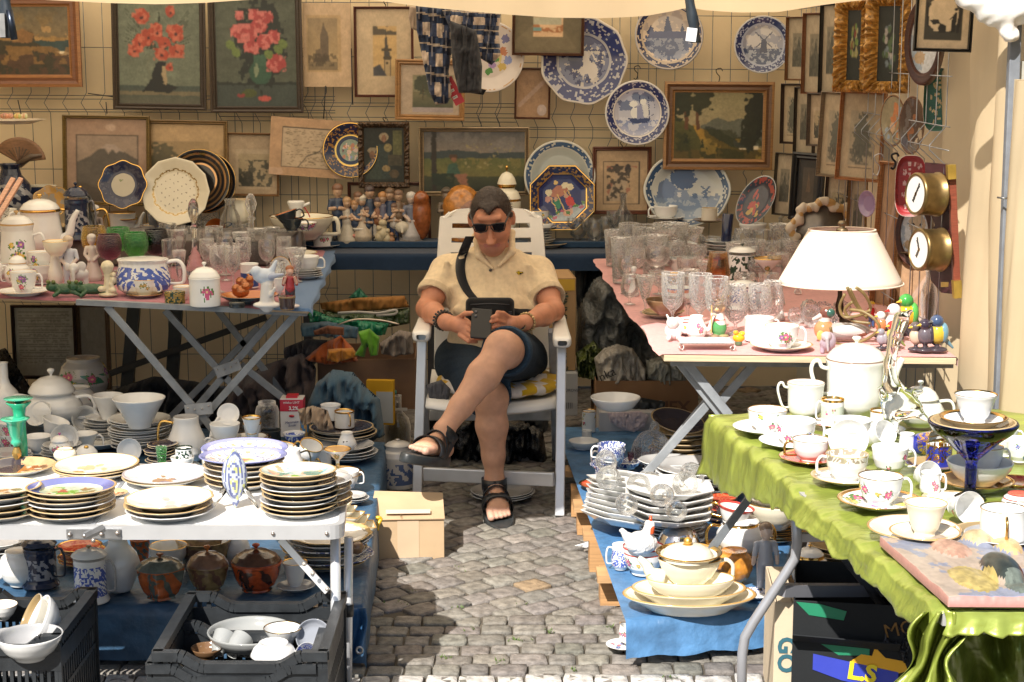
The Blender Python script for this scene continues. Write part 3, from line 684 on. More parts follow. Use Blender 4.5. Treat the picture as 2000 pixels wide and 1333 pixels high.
# == POTTERY LIBRARY
PF=dict(plate=[(0,.12),(.52,.12),(.56,0),(.60,.02),(.66,.2),(.97,.86),(1,.95),(.98,1),(.94,.97),(.66,.42),(.58,.3),(.3,.27),(0,.27)],bowl=[(0,.04),(.38,.04),(.40,0),(.45,0),(.47,.06),(.75,.35),(.93,.7),(1,.97),(.985,1),(.95,.97),(.88,.68),(.68,.3),(.4,.1),(0,.08)],cone=[(0,.03),(.34,.03),(.36,0),(.42,0),(.44,.08),(.68,.5),(.97,.93),(1,.98),(.98,1),(.94,.96),(.62,.45),(.4,.12),(0,.1)],cup=[(0,.04),(.5,.04),(.52,0),(.56,0),(.55,.06),(.78,.25),(.93,.55),(.96,.8),(1,.97),(.985,1),(.95,.97),(.9,.8),(.87,.55),(.7,.25),(.4,.12),(0,.1)],flare=[(0,.04),(.42,.04),(.45,0),(.5,0),(.47,.08),(.62,.22),(.76,.5),(.88,.8),(1,.98),(.985,1),(.94,.95),(.82,.78),(.7,.5),(.5,.2),(0,.13)],deep=[(0,.04),(.5,.04),(.55,0),(.6,0),(.56,.07),(.72,.2),(.86,.45),(.95,.8),(1,.98),(.985,1),(.95,.96),(.9,.8),(.8,.45),(.6,.2),(0,.13)],mug=[(0,.03),(.86,.03),(.9,0),(.96,.02),(.97,.1),(.97,.9),(1,.98),(.98,1),(.93,.97),(.9,.9),(.9,.1),(.8,.07),(0,.07)],sauce=[(0,.04),(.55,.04),(.57,0),(.62,0),(.66,.15),(.85,.45),(1,.96),(.98,1),(.95,.95),(.8,.45),(.6,.2),(0,.16)],pot=[(0,.03),(.5,.03),(.54,0),(.6,0),(.62,.04),(.86,.2),(.98,.42),(1,.6),(.88,.82),(.7,.95),(.72,1),(.66,.99),(.64,.94),(0,.93)],tall=[(0,.02),(.5,.02),(.54,0),(.6,0),(.62,.03),(.84,.15),(.92,.3),(.9,.5),(.84,.7),(.80,.88),(.86,.98),(.84,1),(.78,.98),(0,.95)],coffee=[(0,.02),(.44,.02),(.48,0),(.55,.01),(.6,.05),(.85,.2),(.92,.34),(.93,.6),(.95,.85),(1,.97),(.98,1),(.9,.98),(0,.97)],pear=[(0,.02),(.56,.02),(.6,0),(.66,.01),(.7,.04),(.95,.2),(1,.34),(.92,.5),(.72,.7),(.62,.85),(.62,.97),(.6,1),(.56,.98),(0,.95)],round=[(0,.03),(.4,.03),(.44,0),(.5,0),(.52,.05),(.8,.2),(.98,.45),(.98,.62),(.85,.82),(.66,.93),(.66,1),(.6,.98),(0,.95)],oct=[(0,.1),(.5,.1),(.54,0),(.6,0),(.7,.1),(.97,.8),(1,.95),(.985,1),(.95,.97),(.68,.45),(.6,.3),(0,.28)],lid=[(0,0),(.98,0),(1,.04),(.96,.14),(.8,.4),(.5,.62),(.2,.7),(.1,.72),(0,.72)],dome=[(1,0),(1,.05),(.98,.3),(.85,.62),(.6,.86),(.3,.97),(0,1)],knob=[(.35,0),(.3,.2),(.6,.42),(.95,.62),(1,.75),(.8,.93),(.3,1),(0,1)],vase=[(0,.02),(.5,.02),(.5,0),(.55,0),(.7,.12),(.95,.35),(1,.5),(.85,.68),(.5,.82),(.42,.92),(.52,.99),(.5,1),(.44,.98),(.36,.9),(0,.85)],bottle=[(0,0),(.8,0),(1,.04),(1,.45),(.85,.58),(.4,.7),(.3,.78),(.3,.97),(.34,1),(.22,1),(.2,.8),(0,.7)],jar=[(0,0),(.85,0),(1,.04),(1,.75),(.9,.86),(.75,.9),(.75,1),(.68,1),(.68,.9),(0,.88)],tank=[(0,.02),(.95,.02),(1,0),(1,.05),(.97,.1),(.93,.8),(.95,.85),(.92,.97),(.9,1),(.86,.97),(0,.95)],wine=[(0,0),(.62,0),(.64,.01),(.3,.03),(.09,.06),(.07,.38),(.12,.42),(.6,.5),(.9,.62),(1,.76),(.92,.99),(.9,1),(.88,.99),(.94,.76),(.84,.63),(.5,.52),(0,.46)],goblet=[(0,0),(.6,0),(.62,.01),(.3,.03),(.1,.07),(.12,.3),(.3,.36),(.8,.46),(.97,.62),(1,.98),(.98,1),(.96,.98),(.92,.63),(.7,.48),(0,.4)],coupe=[(0,0),(.5,0),(.5,.01),(.2,.04),(.06,.08),(.06,.55),(.3,.62),(.85,.78),(1,.99),(.98,1),(.82,.8),(.3,.65),(0,.62)],vglass=[(0,0),(.55,0),(.56,.01),(.2,.04),(.1,.1),(.12,.25),(.4,.4),(.8,.8),(1,.99),(.97,1),(.76,.8),(.36,.42),(0,.32)],tumbler=[(0,0),(.72,0),(.74,.02),(.86,.5),(1,.99),(.97,1),(.83,.5),(.68,.1),(0,.09)],brandy=[(0,0),(.62,0),(.64,.01),(.2,.05),(.1,.1),(.12,.2),(.5,.26),(.9,.4),(1,.58),(.82,.85),(.74,.99),(.72,1),(.8,.84),(.96,.58),(.86,.42),(.4,.29),(0,.26)],decanter=[(0,0),(.8,0),(.95,.04),(1,.16),(.9,.28),(.4,.38),(.3,.44),(.28,.62),(.5,.66),(.3,.68),(.22,.69),(.24,.72),(.5,.78),(.66,.86),(.5,.95),(.2,1),(0,1)],candle=[(0,0),(.5,0),(.52,.02),(.45,.08),(.3,.14),(.42,.3),(.3,.42),(.42,.5),(.5,.55),(.4,.6),(.5,.68),(.62,.88),(1,.93),(1,.96),(.6,.97),(.75,1),(.5,.99),(0,.93)],compote=[(0,0),(.36,0),(.36,.02),(.16,.06),(.13,.1),(.13,.44),(.16,.5),(.6,.74),(.9,.88),(1,.97),(.98,1),(.88,.94),(.5,.8),(0,.66)],stein=[(0,.02),(1,.02),(1.03,0),(1.05,.03),(1,.07),(.93,.12),(.9,.18),(.88,.8),(.9,.84),(.88,.9),(.9,.93),(.86,.93),(0,.93)],urn=[(0,.02),(.55,.02),(.6,0),(.62,.04),(.5,.12),(.75,.35),(.98,.62),(1,.75),(.8,.88),(.55,.93),(.62,.99),(.6,1),(0,.98)],ball=[(0,0),(.35,.02),(.75,.15),(1,.5),(.75,.85),(.35,.98),(0,1)],)
W_=(.80,.80,.78);CRM=(.80,.75,.60);IV=(.80,.77,.70);BL=(.04,.07,.28);RED=(.5,.04,.03)
def pt(base=W_,rim=None,rimw=.03,bands=(),flo=0,fz=(.25,.8),pal=0,delft=None,dz=(0,1),inside=None,seed=1,foot=None,dens=14,side=None,img=None,ir=.62,top=None,facet=0):
 PALS=[[(.62,.12,.25),(.75,.5,.08),(.35,.12,.4)],[(.1,.15,.5),(.6,.1,.25)],[(.62,.12,.25)],[(.6,.2,.05),(.5,.05,.04)],[(.45,.3,.08)]]
 def f(r,z,th,inn,R,H):
  n=len(r);c=np.tile(np.array(rgba(base),float),(n,1));rs=np.random.RandomState(seed)
  if inside is not None:c[inn]=rgba(inside)
  if top is not None:c[(z>top[0])&~inn]=rgba(top[1])
  if delft is not None:
   x=th*dens/6.283;zz=np.where(inn,r*R,z*H)/max(R,1e-6)*dens*.6
   nn=fbm(np.cos(th)*r*dens*.55+9,np.sin(th)*r*dens*.55+zz,seed+3,2)
   mk=(nn>.49)&(z>=dz[0])&(z<=dz[1]);c[mk]=rgba(delft)
  for(a,b,cc_)in bands:
   mk=((z>=a)&(z<=b)&~inn);c[mk]=rgba(cc_)
  if flo:
   for k in range(flo):
    t0=(side if side is not None else 0)+(rs.uniform(-.55,.55)if side is not None else rs.uniform(0,6.28));z0=rs.uniform(*fz);sz=rs.uniform(.10,.17)*(1.25 if side is not None else 1)
    p=PALS[pal][rs.randint(len(PALS[pal]))]
    d1=(th-t0+math.pi)%(2*math.pi)-math.pi
    if H<R*.5:dd=np.hypot(r*np.cos(th)-z0*math.cos(t0),r*np.sin(th)-z0*math.sin(t0))/sz;okm=inn
    else:dd=np.hypot(d1*r,(z-z0)*H/R)/sz;okm=~inn
    jit=rs.uniform(.75,1.3,n);lf=okm&(dd*jit<1.5)&(np.sin(d1*23+z*19)>.1);c[lf]=(.10,.22,.07,1)
    c[okm&(dd*jit<1)]=rgba(p);c[okm&(dd<.3)]=(.8,.55,.3,1)
  if img is not None:
   mk=inn&(r<ir);c[mk,:3]=img.at(.5+r[mk]*np.cos(th[mk])/ir/2,.5-r[mk]*np.sin(th[mk])/ir/2)
  if rim is not None:
   mk=(z>1-rimw*(1 if H>R*.5 else 4));c[mk]=rgba(rim)
  if foot is not None:c[(z<.05)&~inn]=rgba(foot)
  if facet:c[:,:3]*=(1+.0*np.sign(np.sin(th*facet)))[:,None]
  return c
 return f
MC={}
def lmesh(kind,R,H,paint=None,key=None,seg=32,sub=3,col=W_,**kw):
 if isinstance(key,str)and key in STY and(STY[key][1].get('flo')or STY[key][1].get('delft')):seg,sub=(max(seg,150),22)if STY[key][1].get('delft')else(max(seg,90),10)
 if isinstance(key,str)and key[:4]=='pic_' and seg>40:seg,sub=110,14
 k=(kind,round(R,3),round(H,3),key,seg,tuple(sorted(kw.items())))if key is not None else None
 if k and k in MC:return MC[k]
 m=M().lathe(PF[kind],R,H,seg,col,paint,sub,**kw).mesh(kind)
 if k:MC[k]=me=m
 return m
def handle(m,R,H,z0,z1,out,r,ang=0,col=W_,sty=0,r0=.92,r1=.92):
 """ear handle in the XZ plane turned by ang"""
 if sty==0:P=[(r0*R,z0),(R*1.02+out*.75,z0+(z1-z0)*.02),(R+out,z0+(z1-z0)*.35),(R+out*.95,z0+(z1-z0)*.75),(R+out*.5,z1+.02*H),(r1*R,z1-.02*H)]
 elif sty==1:P=[(r0*R,z0),(R*1.05+out*.3,z0+.02*H),(R+out*.8,z0+(z1-z0)*.45),(R+out,z0+(z1-z0)*.85),(R+out*.85,z1+.06*H),(R+out*.5,z1+.08*H),(R+out*.3,z1-.02*H),(r1*R,z1-.05*H)]
 else:P=[(r0*R,z1-.3*(z1-z0)),(R+out*.4,z1),(R+out*.9,z1-.1*H),(R+out,z0+(z1-z0)*.5),(R+out*.6,z0+.1*(z1-z0)),(R+out*.2,z0+.2*(z1-z0)),(r0*R,z0+.1*(z1-z0))]
 P=smooth(P,4);ca,sa=math.cos(ang),math.sin(ang)
 m.tube([(x*ca,x*sa,z)for x,z in P],r,7,col,flat=1.3);return m
def smooth(P,k=3):
 P=np.array(P,float);out=[]
 n=len(P)
 for i in range(n-1):
  p0,p1,p2,p3=P[max(i-1,0)],P[i],P[i+1],P[min(i+2,n-1)]
  for t in np.arange(k)/k:out.append(.5*((2*p1)+(-p0+p2)*t+(2*p0-5*p1+4*p2-p3)*t*t+(-p0+3*p1-3*p2+p3)*t**3))
 out.append(P[-1]);return[tuple(q)for q in out]
def PZb(u,vb,z):
 p=PZ(u,vb,z)
 if.7<z<.9 and p.y>8.19:p=PY(u,vb,8.19)
 return p
def spot(u,vb,w,z,rb=.6):
 """centre point of an object whose visible foot front is at (u,vb) and whose width is w px"""
 p=PZb(u,vb,z);s_=S(p);R=w/2/s_;p.y+=rb*R;q=Vector(p);q.x=(u-1000)/F*(p.y*cp+(CH-z)*sp);return q,R,S(q)
STY={}
def sty(name,**k):STY[name]=(pt(**k),k)
sty('white');sty('ivory',base=IV);sty('goldrim',rim=GOLD,rimw=.04);sty('cream',base=CRM,rim=(.5,.3,.1),rimw=.02);sty('creamgold',base=CRM,rim=GOLD,rimw=.05,bands=[(.7,.74,GOLD)])
sty('rose',rim=(.55,.35,.15),rimw=.02,flo=5,side=-1.57,fz=(.3,.75));sty('roses',rim=GOLD,rimw=.03,flo=9,fz=(.25,.85));sty('rose2',flo=4,pal=2,side=-1.4,fz=(.35,.65));sty('rose3',flo=7,pal=1)
sty('gold2',rim=GOLD,rimw=.1,foot=GOLD);sty('blueflo',delft=(.08,.13,.45),dz=(.15,.8),dens=16);sty('cobalt',base=(.02,.03,.28),delft=GOLD,dz=(.3,1),dens=22,rim=GOLD,rimw=.06,inside=W_)
sty('willow',delft=(.06,.09,.28),dz=(.3,1),dens=26);sty('dark',base=(.02,.025,.03));sty('darkora',base=(.02,.03,.04),inside=(.45,.14,.03));sty('navy',base=(.012,.02,.05),delft=(.3,.3,.32),dens=10,dz=(.2,.7))
sty('redrim',rim=(.5,.05,.04),rimw=.1,bands=[(.78,.9,(.55,.08,.06))]);sty('green',base=(.03,.36,.20));sty('grey',base=(.3,.32,.36));sty('brown',base=(.18,.1,.05));sty('pinkgrid',rim=GOLD,rimw=.12,bands=[(.3,.72,(.55,.62,.5))],flo=8,pal=2,fz=(.4,.65))
sty('silver',base=SILV);sty('goldin',base=W_,inside=(.55,.33,.12),rim=GOLD,rimw=.03,flo=3,pal=4,side=-1.57);sty('blackwhite',base=W_,delft=(.02,.05,.03),dens=9,dz=(.12,.88),rim=(.02,.03,.02),rimw=.08)
sty('lace',base=IV,delft=(.35,.3,.22),dens=18,dz=(.75,1),rim=(.5,.35,.15),rimw=.03);sty('orangeband',bands=[(.6,.85,(.7,.2,.04)),(.86,.95,(.05,.06,.25))])
sty('painted',bands=[(.75,.8,(.5,.08,.05))],flo=9,pal=0,fz=(.35,.55),rim=(.5,.05,.04),rimw=.05)
def ware(kind,st,u,vb,w,h,z,label,name='cup',cat='cup',hd=None,hs=0,lid=None,spout=None,rb=.6,group=None,rot=0,tilt=None,hcol=None,mat=None,poly=0,wob=None,ov=1.0,hx=.42,dz=0,seg=32,two=False,hz=(.22,.86),knob=None):
 """one pottery thing; w,h in photo pixels; hd = handle bearing in degrees (0 = to the right)"""
 q,R,s_=spot(u,vb,w,z,rb);H=h/s_*1.0
 if tilt:q.z+=tilt[2]*R if len(tilt)>2 else R*.6
 q.z+=dz
 mt=mat or CER;paint=STY[st][0]if st in STY else None;bc=STY[st][1].get('base',W_)if st in STY else W_
 rt=(R_(tilt[0]),R_(tilt[1]),R_(rot))if tilt else None
 parts=hd is not None or lid or spout is not None
 if not parts:
  o=link(name,lmesh(kind,R,H,paint,st,seg,poly=poly,wob=wob,ov=ov),mt,loc=q,rot=rt or(0,0,R_(rot)));return tag(o,label,cat,group)
 t=thing(name,label,cat,q,R_(rot),group,rt)
 link('body',lmesh(kind,R,H,paint,st,seg,poly=poly,wob=wob,ov=ov),mt,t)
 top=PF[kind];rz=lambda f:float(np.interp(f,[p[1]for p in top[:int(np.argmax([p[1]for p in top]))+1]],[p[0]for p in top[:int(np.argmax([p[1]for p in top]))+1]]))
 if hd is not None:
  for a in([hd,hd+180]if two else[hd]):
   m=M();handle(m,R*.98,H,H*hz[0],H*hz[1],R*hx,max(.0022,R*.055),R_(a),rgba(hcol or bc),hs,r0=rz(hz[0])*.98,r1=rz(hz[1])*.98);m.build('handle',mt,t)
 if spout is not None:
  m=M();a=R_(spout);ca,sa=math.cos(a),math.sin(a)
  if kind in('cup','deep','flare','mug','sauce'):P=[(R*.75,H*.72),(R*1.1,H*.93),(R*1.28,H*1.04)];rr_=[R*.3,R*.2,R*.05]
  else:P=smooth([(R*.8,H*.3),(R*1.2,H*.42),(R*1.38,H*.75),(R*1.62,H*.98)],4);rr_=list(np.linspace(R*.26,R*.09,len(P)))
  m.tube([(x*ca,x*sa,z_)for x,z_ in P],rr_,10,bc);m.build('spout',mt,t)
 if lid:
  lh=lid[0]/s_;lr=R*rz(1)*(lid[1]if len(lid)>1 else 1.02)
  l_=link('lid',lmesh('lid',lr,lh/.72*.7,pt(base=bc,rim=None,bands=[(0,.06,STY[st][1].get('rim')or bc)])if st in STY else None,st,seg),mt,t,loc=(0,0,H*.995))
  kc=knob or STY[st][1].get('rim')or bc
  link('knob',lmesh('knob',lr*.16,lh*.34,pt(base=kc),('k',str(kc)),14),mt,l_,loc=(0,0,lh*.68))
 return t
def plate(st,u,vb,w,z,label,h=None,group=None,name='plate',cat='plate',rb=.6,rot=0,**k):
 q,R,s_=spot(u,vb,w,z,rb);return ware('plate' if 'kind' not in k else k.pop('kind'),st,u,vb,w,(h or w*.12),z,label,name,cat,rb=rb,group=group,rot=rot,seg=k.pop('seg',40),**k)
ORD=['topmost','second from the top','third from the top','fourth from the top','fifth from the top','sixth from the top','seventh from the top','eighth from the top','ninth from the top','tenth from the top','eleventh from the top','twelfth from the top']
def stack(u,vb,w,n,ht,z,st,label,topst=None,toplabel=None,kind='plate',name='plate',cat='plate',group=None,jit=.012,rb=.6,poly=0,wob=None,top_w=1.0,ov=1.0,rots=0,tilt=0):
 """n separate plates; ht = total pixel height of the stack"""
 q,R,s_=spot(u,vb,w,z,rb);Ht=ht/s_;ph=R*.2 if kind!='bowl' else R*.45;step=(Ht-ph)/max(1,n-1)if n>1 else 0;out=[]
 for i in range(n):
  s1=st if not isinstance(st,(list,tuple))else st[i%len(st)]
  s1=topst if(i==n-1 and topst)else s1;k=(topstscale:=(top_w if i==n-1 else 1));RR=R*k
  me=lmesh(kind,RR,ph,STY[s1][0],s1,48 if i==n-1 else 32,5 if i==n-1 else 3,poly=poly,wob=wob,ov=ov)
  lb=(toplabel if(i==n-1 and toplabel)else(label+(', '+(ORD[n-1-i]if n-1-i<len(ORD)else 'near the bottom'))if n>1 else label))
  o=link(name,me,CER,loc=(q.x+random.uniform(-jit,jit)*(i>0),q.y+random.uniform(-jit,jit)*(i>0),q.z+i*step),rot=(R_(tilt)*(i/max(1,n)),R_(random.uniform(-.8,.8)),R_(rots*i+(0 if poly else random.uniform(-25,25)*0))));out.append(tag(o,lb,cat,group))
 return q,R,s_,q.z+Ht
def gl(kind,u,vb,w,h,z,label,mat=None,group=None,name='wine_glass',cat='glass',rb=.6,tilt=None,dz=0,seg=24,poly=0,wob=None,smat=None):
 q,R,s_=spot(u,vb,w,z,rb);H=h/s_
 if tilt:q.z+=R*.8
 q.z+=dz;m=lmesh(kind,R,H,None,'g',seg,1,poly=poly,wob=wob)
 if not m.materials:m.materials.append(GLS)
 o=link(name,m,mat or GLS,loc=q,rot=(R_(tilt[0]),R_(tilt[1]),0)if tilt else None)
 if mat:o.material_slots[0].link='OBJECT';o.material_slots[0].material=mat
 return tag(o,label,cat,group)
 # == wall plates (face the viewer)
def wplate(cx,cy_,rx,Y,label,paint,lean=4,kind='plate',poly=0,wob=None,yaw=0,rxx=1.0,seg=96,sub=9,name='wall_plate',cat='plate',ht=.16,roll=0,ov=1.0):
 p=PY(cx,cy_,Y);s_=S(p);R=rx/s_
 o=M().lathe(PF[kind],R,R*ht,seg,W_,paint,sub,poly=poly,wob=wob,ov=ov).build(name,CER,loc=p,rot=(R_(90-lean),0,0))
 o.rotation_euler=(Matrix.Rotation(R_(yaw),3,'Z')@Matrix.Rotation(R_(90-lean),3,'X')@Matrix.Rotation(R_(roll),3,'Z')).to_euler()
 return tag(o,label,cat)
def ring_paint(base,ringc,r0,dens,img,ir,rim=None,seed=1,thr=.385,ring2=None,bg2=None):
 def f(r,z,th,inn,R,H):
  n=len(r);c=np.tile(np.array(rgba(base),float),(n,1));x,y=r*np.cos(th),r*np.sin(th)
  nn=fbm(x*dens+31,y*dens+17,seed,3);k=np.sin(th*24)*np.sin((r-r0)/(1-r0)*9.4)
  if bg2 is not None:c[(r>r0)]=rgba(bg2)
  mk=(r>r0)&(r<.95)&((nn+k*.10)>thr);c[mk]=rgba(ringc)
  if ring2 is not None:mk=(abs(r-r0)<.02);c[mk]=rgba(ring2)
  if img is not None:mk=r<ir;c[mk,:3]=img.at(.5+x[mk]/ir/2,.5-y[mk]/ir/2)
  if rim is not None:c[r>.955]=rgba(rim)
  return c
 return f
DB=(.015,.025,.11);DM=(.06,.09,.2);DW=(.40,.39,.41)
def img_delft(kind):
 g=Img(110,110,DW);
 if kind=='ship':
  g.grad(0,1,(.35,.37,.5),(.6,.58,.6));g.blot(0,0,1,.45,7,.52,DM,3,.8);g.grad(.66,1,(.2,.24,.42),(.35,.38,.52));g.blot(0,.6,1,1,14,.52,(.6,.6,.65),9,.8)
  g.poly([(.3,.62),(.8,.62),(.88,.5),(.74,.72),(.4,.74)],DB);g.ell(.45,.5,.1,.12,(.75,.74,.7));g.ell(.68,.45,.1,.14,(.65,.64,.62));g.ell(.42,.3,.09,.07,(.75,.74,.7));g.ell(.63,.26,.08,.07,(.75,.74,.7));g.line([(.55,.1),(.6,.65)],.008,DB);g.line([(.75,.15),(.78,.6)],.008,DB);g.poly([(.5,.36),(.6,.3),(.66,.62),(.5,.64)],(.25,.26,.4))
 elif kind=='boats':
  g=Img(110,110,(.66,.54,.42));g.ell(.5,.6,.46,.38,(.09,.12,.22),edge=.5);g.blot(.05,.2,.95,.98,12,.53,(.3,.33,.42),3,.8);g.grad(0,.42,(.5,.42,.35),(.6,.5,.4));g.blot(0,0,1,.4,6,.5,(.3,.27,.28),4,.6)
  g.poly([(.47,.08),(.38,.52),(.6,.52)],(.06,.08,.16));g.poly([(.76,.25),(.7,.55),(.84,.55)],(.06,.08,.16));g.poly([(.15,.3),(.25,.45),(.05,.45)],(.06,.08,.16));g.rect(.1,.42,.9,.55,(.08,.1,.2));g.rect(.2,.33,.24,.42,(.6,.5,.4))
 elif kind=='mill':
  g.grad(0,1,(.33,.33,.38),(.2,.22,.3));g.blot(0,0,1,.6,6,.5,(.55,.52,.5),3,.8);g.rect(0,.6,1,1,(.05,.07,.14));g.blot(0,.62,1,1,16,.55,(.3,.33,.4),3)
  g.poly([(.42,.7),(.47,.38),(.57,.38),(.62,.7)],(.03,.04,.09));g.line([(.32,.2),(.72,.56)],.014,(.04,.05,.1));g.line([(.72,.2),(.34,.56)],.014,(.04,.05,.1));g.poly([(.1,.64),(.2,.5),(.3,.64)],(.05,.06,.12))
 elif kind=='figures':
  g=Img(110,110,(.14,.16,.26));g.blot(0,0,1,1,7,.54,(.5,.46,.42),13);g.blot(0,0,1,1,12,.55,DB,17);g.ell(.5,.55,.13,.25,(.6,.55,.5),edge=.5);g.ell(.5,.27,.07,.07,(.6,.55,.5));g.ell(.68,.7,.1,.17,(.6,.55,.5),edge=.5);g.ell(.35,.5,.14,.2,DB,edge=.6);g.line([(.6,.2),(.75,.5)],.02,(.6,.55,.5));g.blot(0,0,1,.3,10,.5,DB,8)
 elif kind=='farm':
  g.grad(0,.6,(.36,.40,.42),(.55,.55,.50));g.grad(.6,1,(.16,.22,.33),(.22,.3,.42));g.blot(0,.58,1,1,12,.52,(.4,.45,.5),3,.7);g.ell(.45,.3,.18,.2,(.06,.1,.2),edge=.9);g.poly([(.06,.64),(.1,.38),(.2,.3),(.36,.46),(.4,.64)],(.14,.19,.3));g.poly([(.3,.66),(.33,.5),(.5,.5),(.56,.66)],(.22,.27,.36));g.rect(.36,.54,.42,.62,(.6,.6,.58));g.ell(.62,.6,.04,.05,(.1,.15,.25));g.poly([(.74,.64),(.76,.5),(.79,.5),(.81,.64)],(.1,.15,.25));g.line([(.71,.44),(.84,.55)],.01,(.1,.15,.25));g.line([(.84,.43),(.72,.55)],.01,(.1,.15,.25));g.poly([(.9,.64),(.91,.56),(.94,.56),(.95,.64)],(.15,.2,.3))
 elif kind=='farm2':
  g.grad(0,1,(.42,.44,.40),(.36,.4,.4));g.ell(.3,.55,.12,.14,(.08,.14,.22),edge=.9);g.ell(.85,.6,.1,.2,(.08,.14,.22),edge=.9);g.rect(0,.75,1,1,(.16,.22,.33))
 return g
def img_scene(seed,pal,n=26,bg=(.5,.5,.4)):
 """loose figurative daubs for small medallions and plate pictures"""
 g=Img(72,72,bg);r=np.random.RandomState(seed);g.noise(.3,5,seed)
 for i in range(n):
  c=pal[r.randint(len(pal))];g.ell(r.uniform(.15,.85),r.uniform(.25,.85),r.uniform(.03,.11),r.uniform(.04,.16),c,rot=r.uniform(-40,40),edge=.7)
 return g.noise(.2,20,seed+2)
 # == framed pictures
def picture(corners,Y,label,img,fr=(.2,.1,.05),fw=8,mat_=None,yaw=0,lean=0,roll=0,name='framed_picture',cat='picture',depth=.018,paper=False,orn=0,glassy=False,z=None,thick=None,fcol2=None):
 u0,v0,u1,v1=corners;c=PY((u0+u1)/2,(v0+v1)/2,Y);s_=S(c);wd=(u1-u0)/s_/math.cos(R_(yaw));ht=(v1-v0)/s_/math.cos(PITCH);f=fw/s_
 t=thing(name,label,cat,c);t.rotation_euler=(Matrix.Rotation(R_(yaw),3,'Z')@Matrix.Rotation(R_(-lean),3,'X')@Matrix.Rotation(R_(roll),3,'Y')).to_euler()
 iw,ih=wd-2*f,ht-2*f;img.warp(*((.006,18,1.12)if paper else(.012,14,1.18)))
 q=plane_img(img,iw,ih);o=q.build('print' if paper else 'canvas',PAP if paper else ART,t,loc=(0,0,-ih/2))
 m=M();m.box((0,.006,0),(wd-f*.4 if fw else wd,.008,ht-f*.4 if fw else ht),(.2,.15,.1));m.build('backing',CARD,t)
 if fw:
  m=M();prof=[(0,.004),(0,-depth),(.25,-depth*1.15),(.5,-depth*.75),(.75,-depth*.9),(.9,-.004),(1,-.003)]
  if orn:prof=[(0,.004),(0,-depth*.8),(.15,-depth*1.3),(.35,-depth*1.5),(.55,-depth),(.7,-depth*1.15),(.85,-.01),(1,-.004)]
  for k in range(4):
   ns=60 if orn else 2;a=[(-wd/2,-ht/2),(wd/2,-ht/2),(wd/2,ht/2),(-wd/2,ht/2)];p0,p1=Vector(a[k]),Vector(a[(k+1)%4]);d=(p1-p0).normalized();nrm=Vector((-d.y,d.x));G=[]
   for i in range(ns):
    q_=i/(ns-1);row=[]
    for(e,y)in prof:
     L=(p1-p0).length;ee=e*f;pos=p0+d*(ee+(L-2*ee)*q_)+nrm*ee;yy_=y
     if orn and 0<e<1:sgn=math.sin(q_*L*orn+e*4+2*math.sin(q_*L*orn*.3));yy_=y*(1+.35*sgn);pos=pos+nrm*f*.08*math.sin(q_*L*orn*1.7)
     row.append((pos.x,yy_,pos.y))
    G.append(row)
   G=np.array(G);cc=None
   if orn or fcol2:
    cc=[]
    for i in range(ns-1):
     for j in range(len(prof)-1):
      h_=vn(i*1.9+k*9,j*3.1,3)if orn else.5;c_=np.array(fr)*(.35+1.1*h_)if orn else np.array(fr);c_=np.array(fcol2)if(fcol2 and j in(1,4,5))else c_
      cc.append((*np.clip(c_,0,1),1))
    cc=np.array(cc)
   m.grid(G,fr,cols=cc,smooth=bool(orn))
  m.build('frame',WOOD,t)
 return t
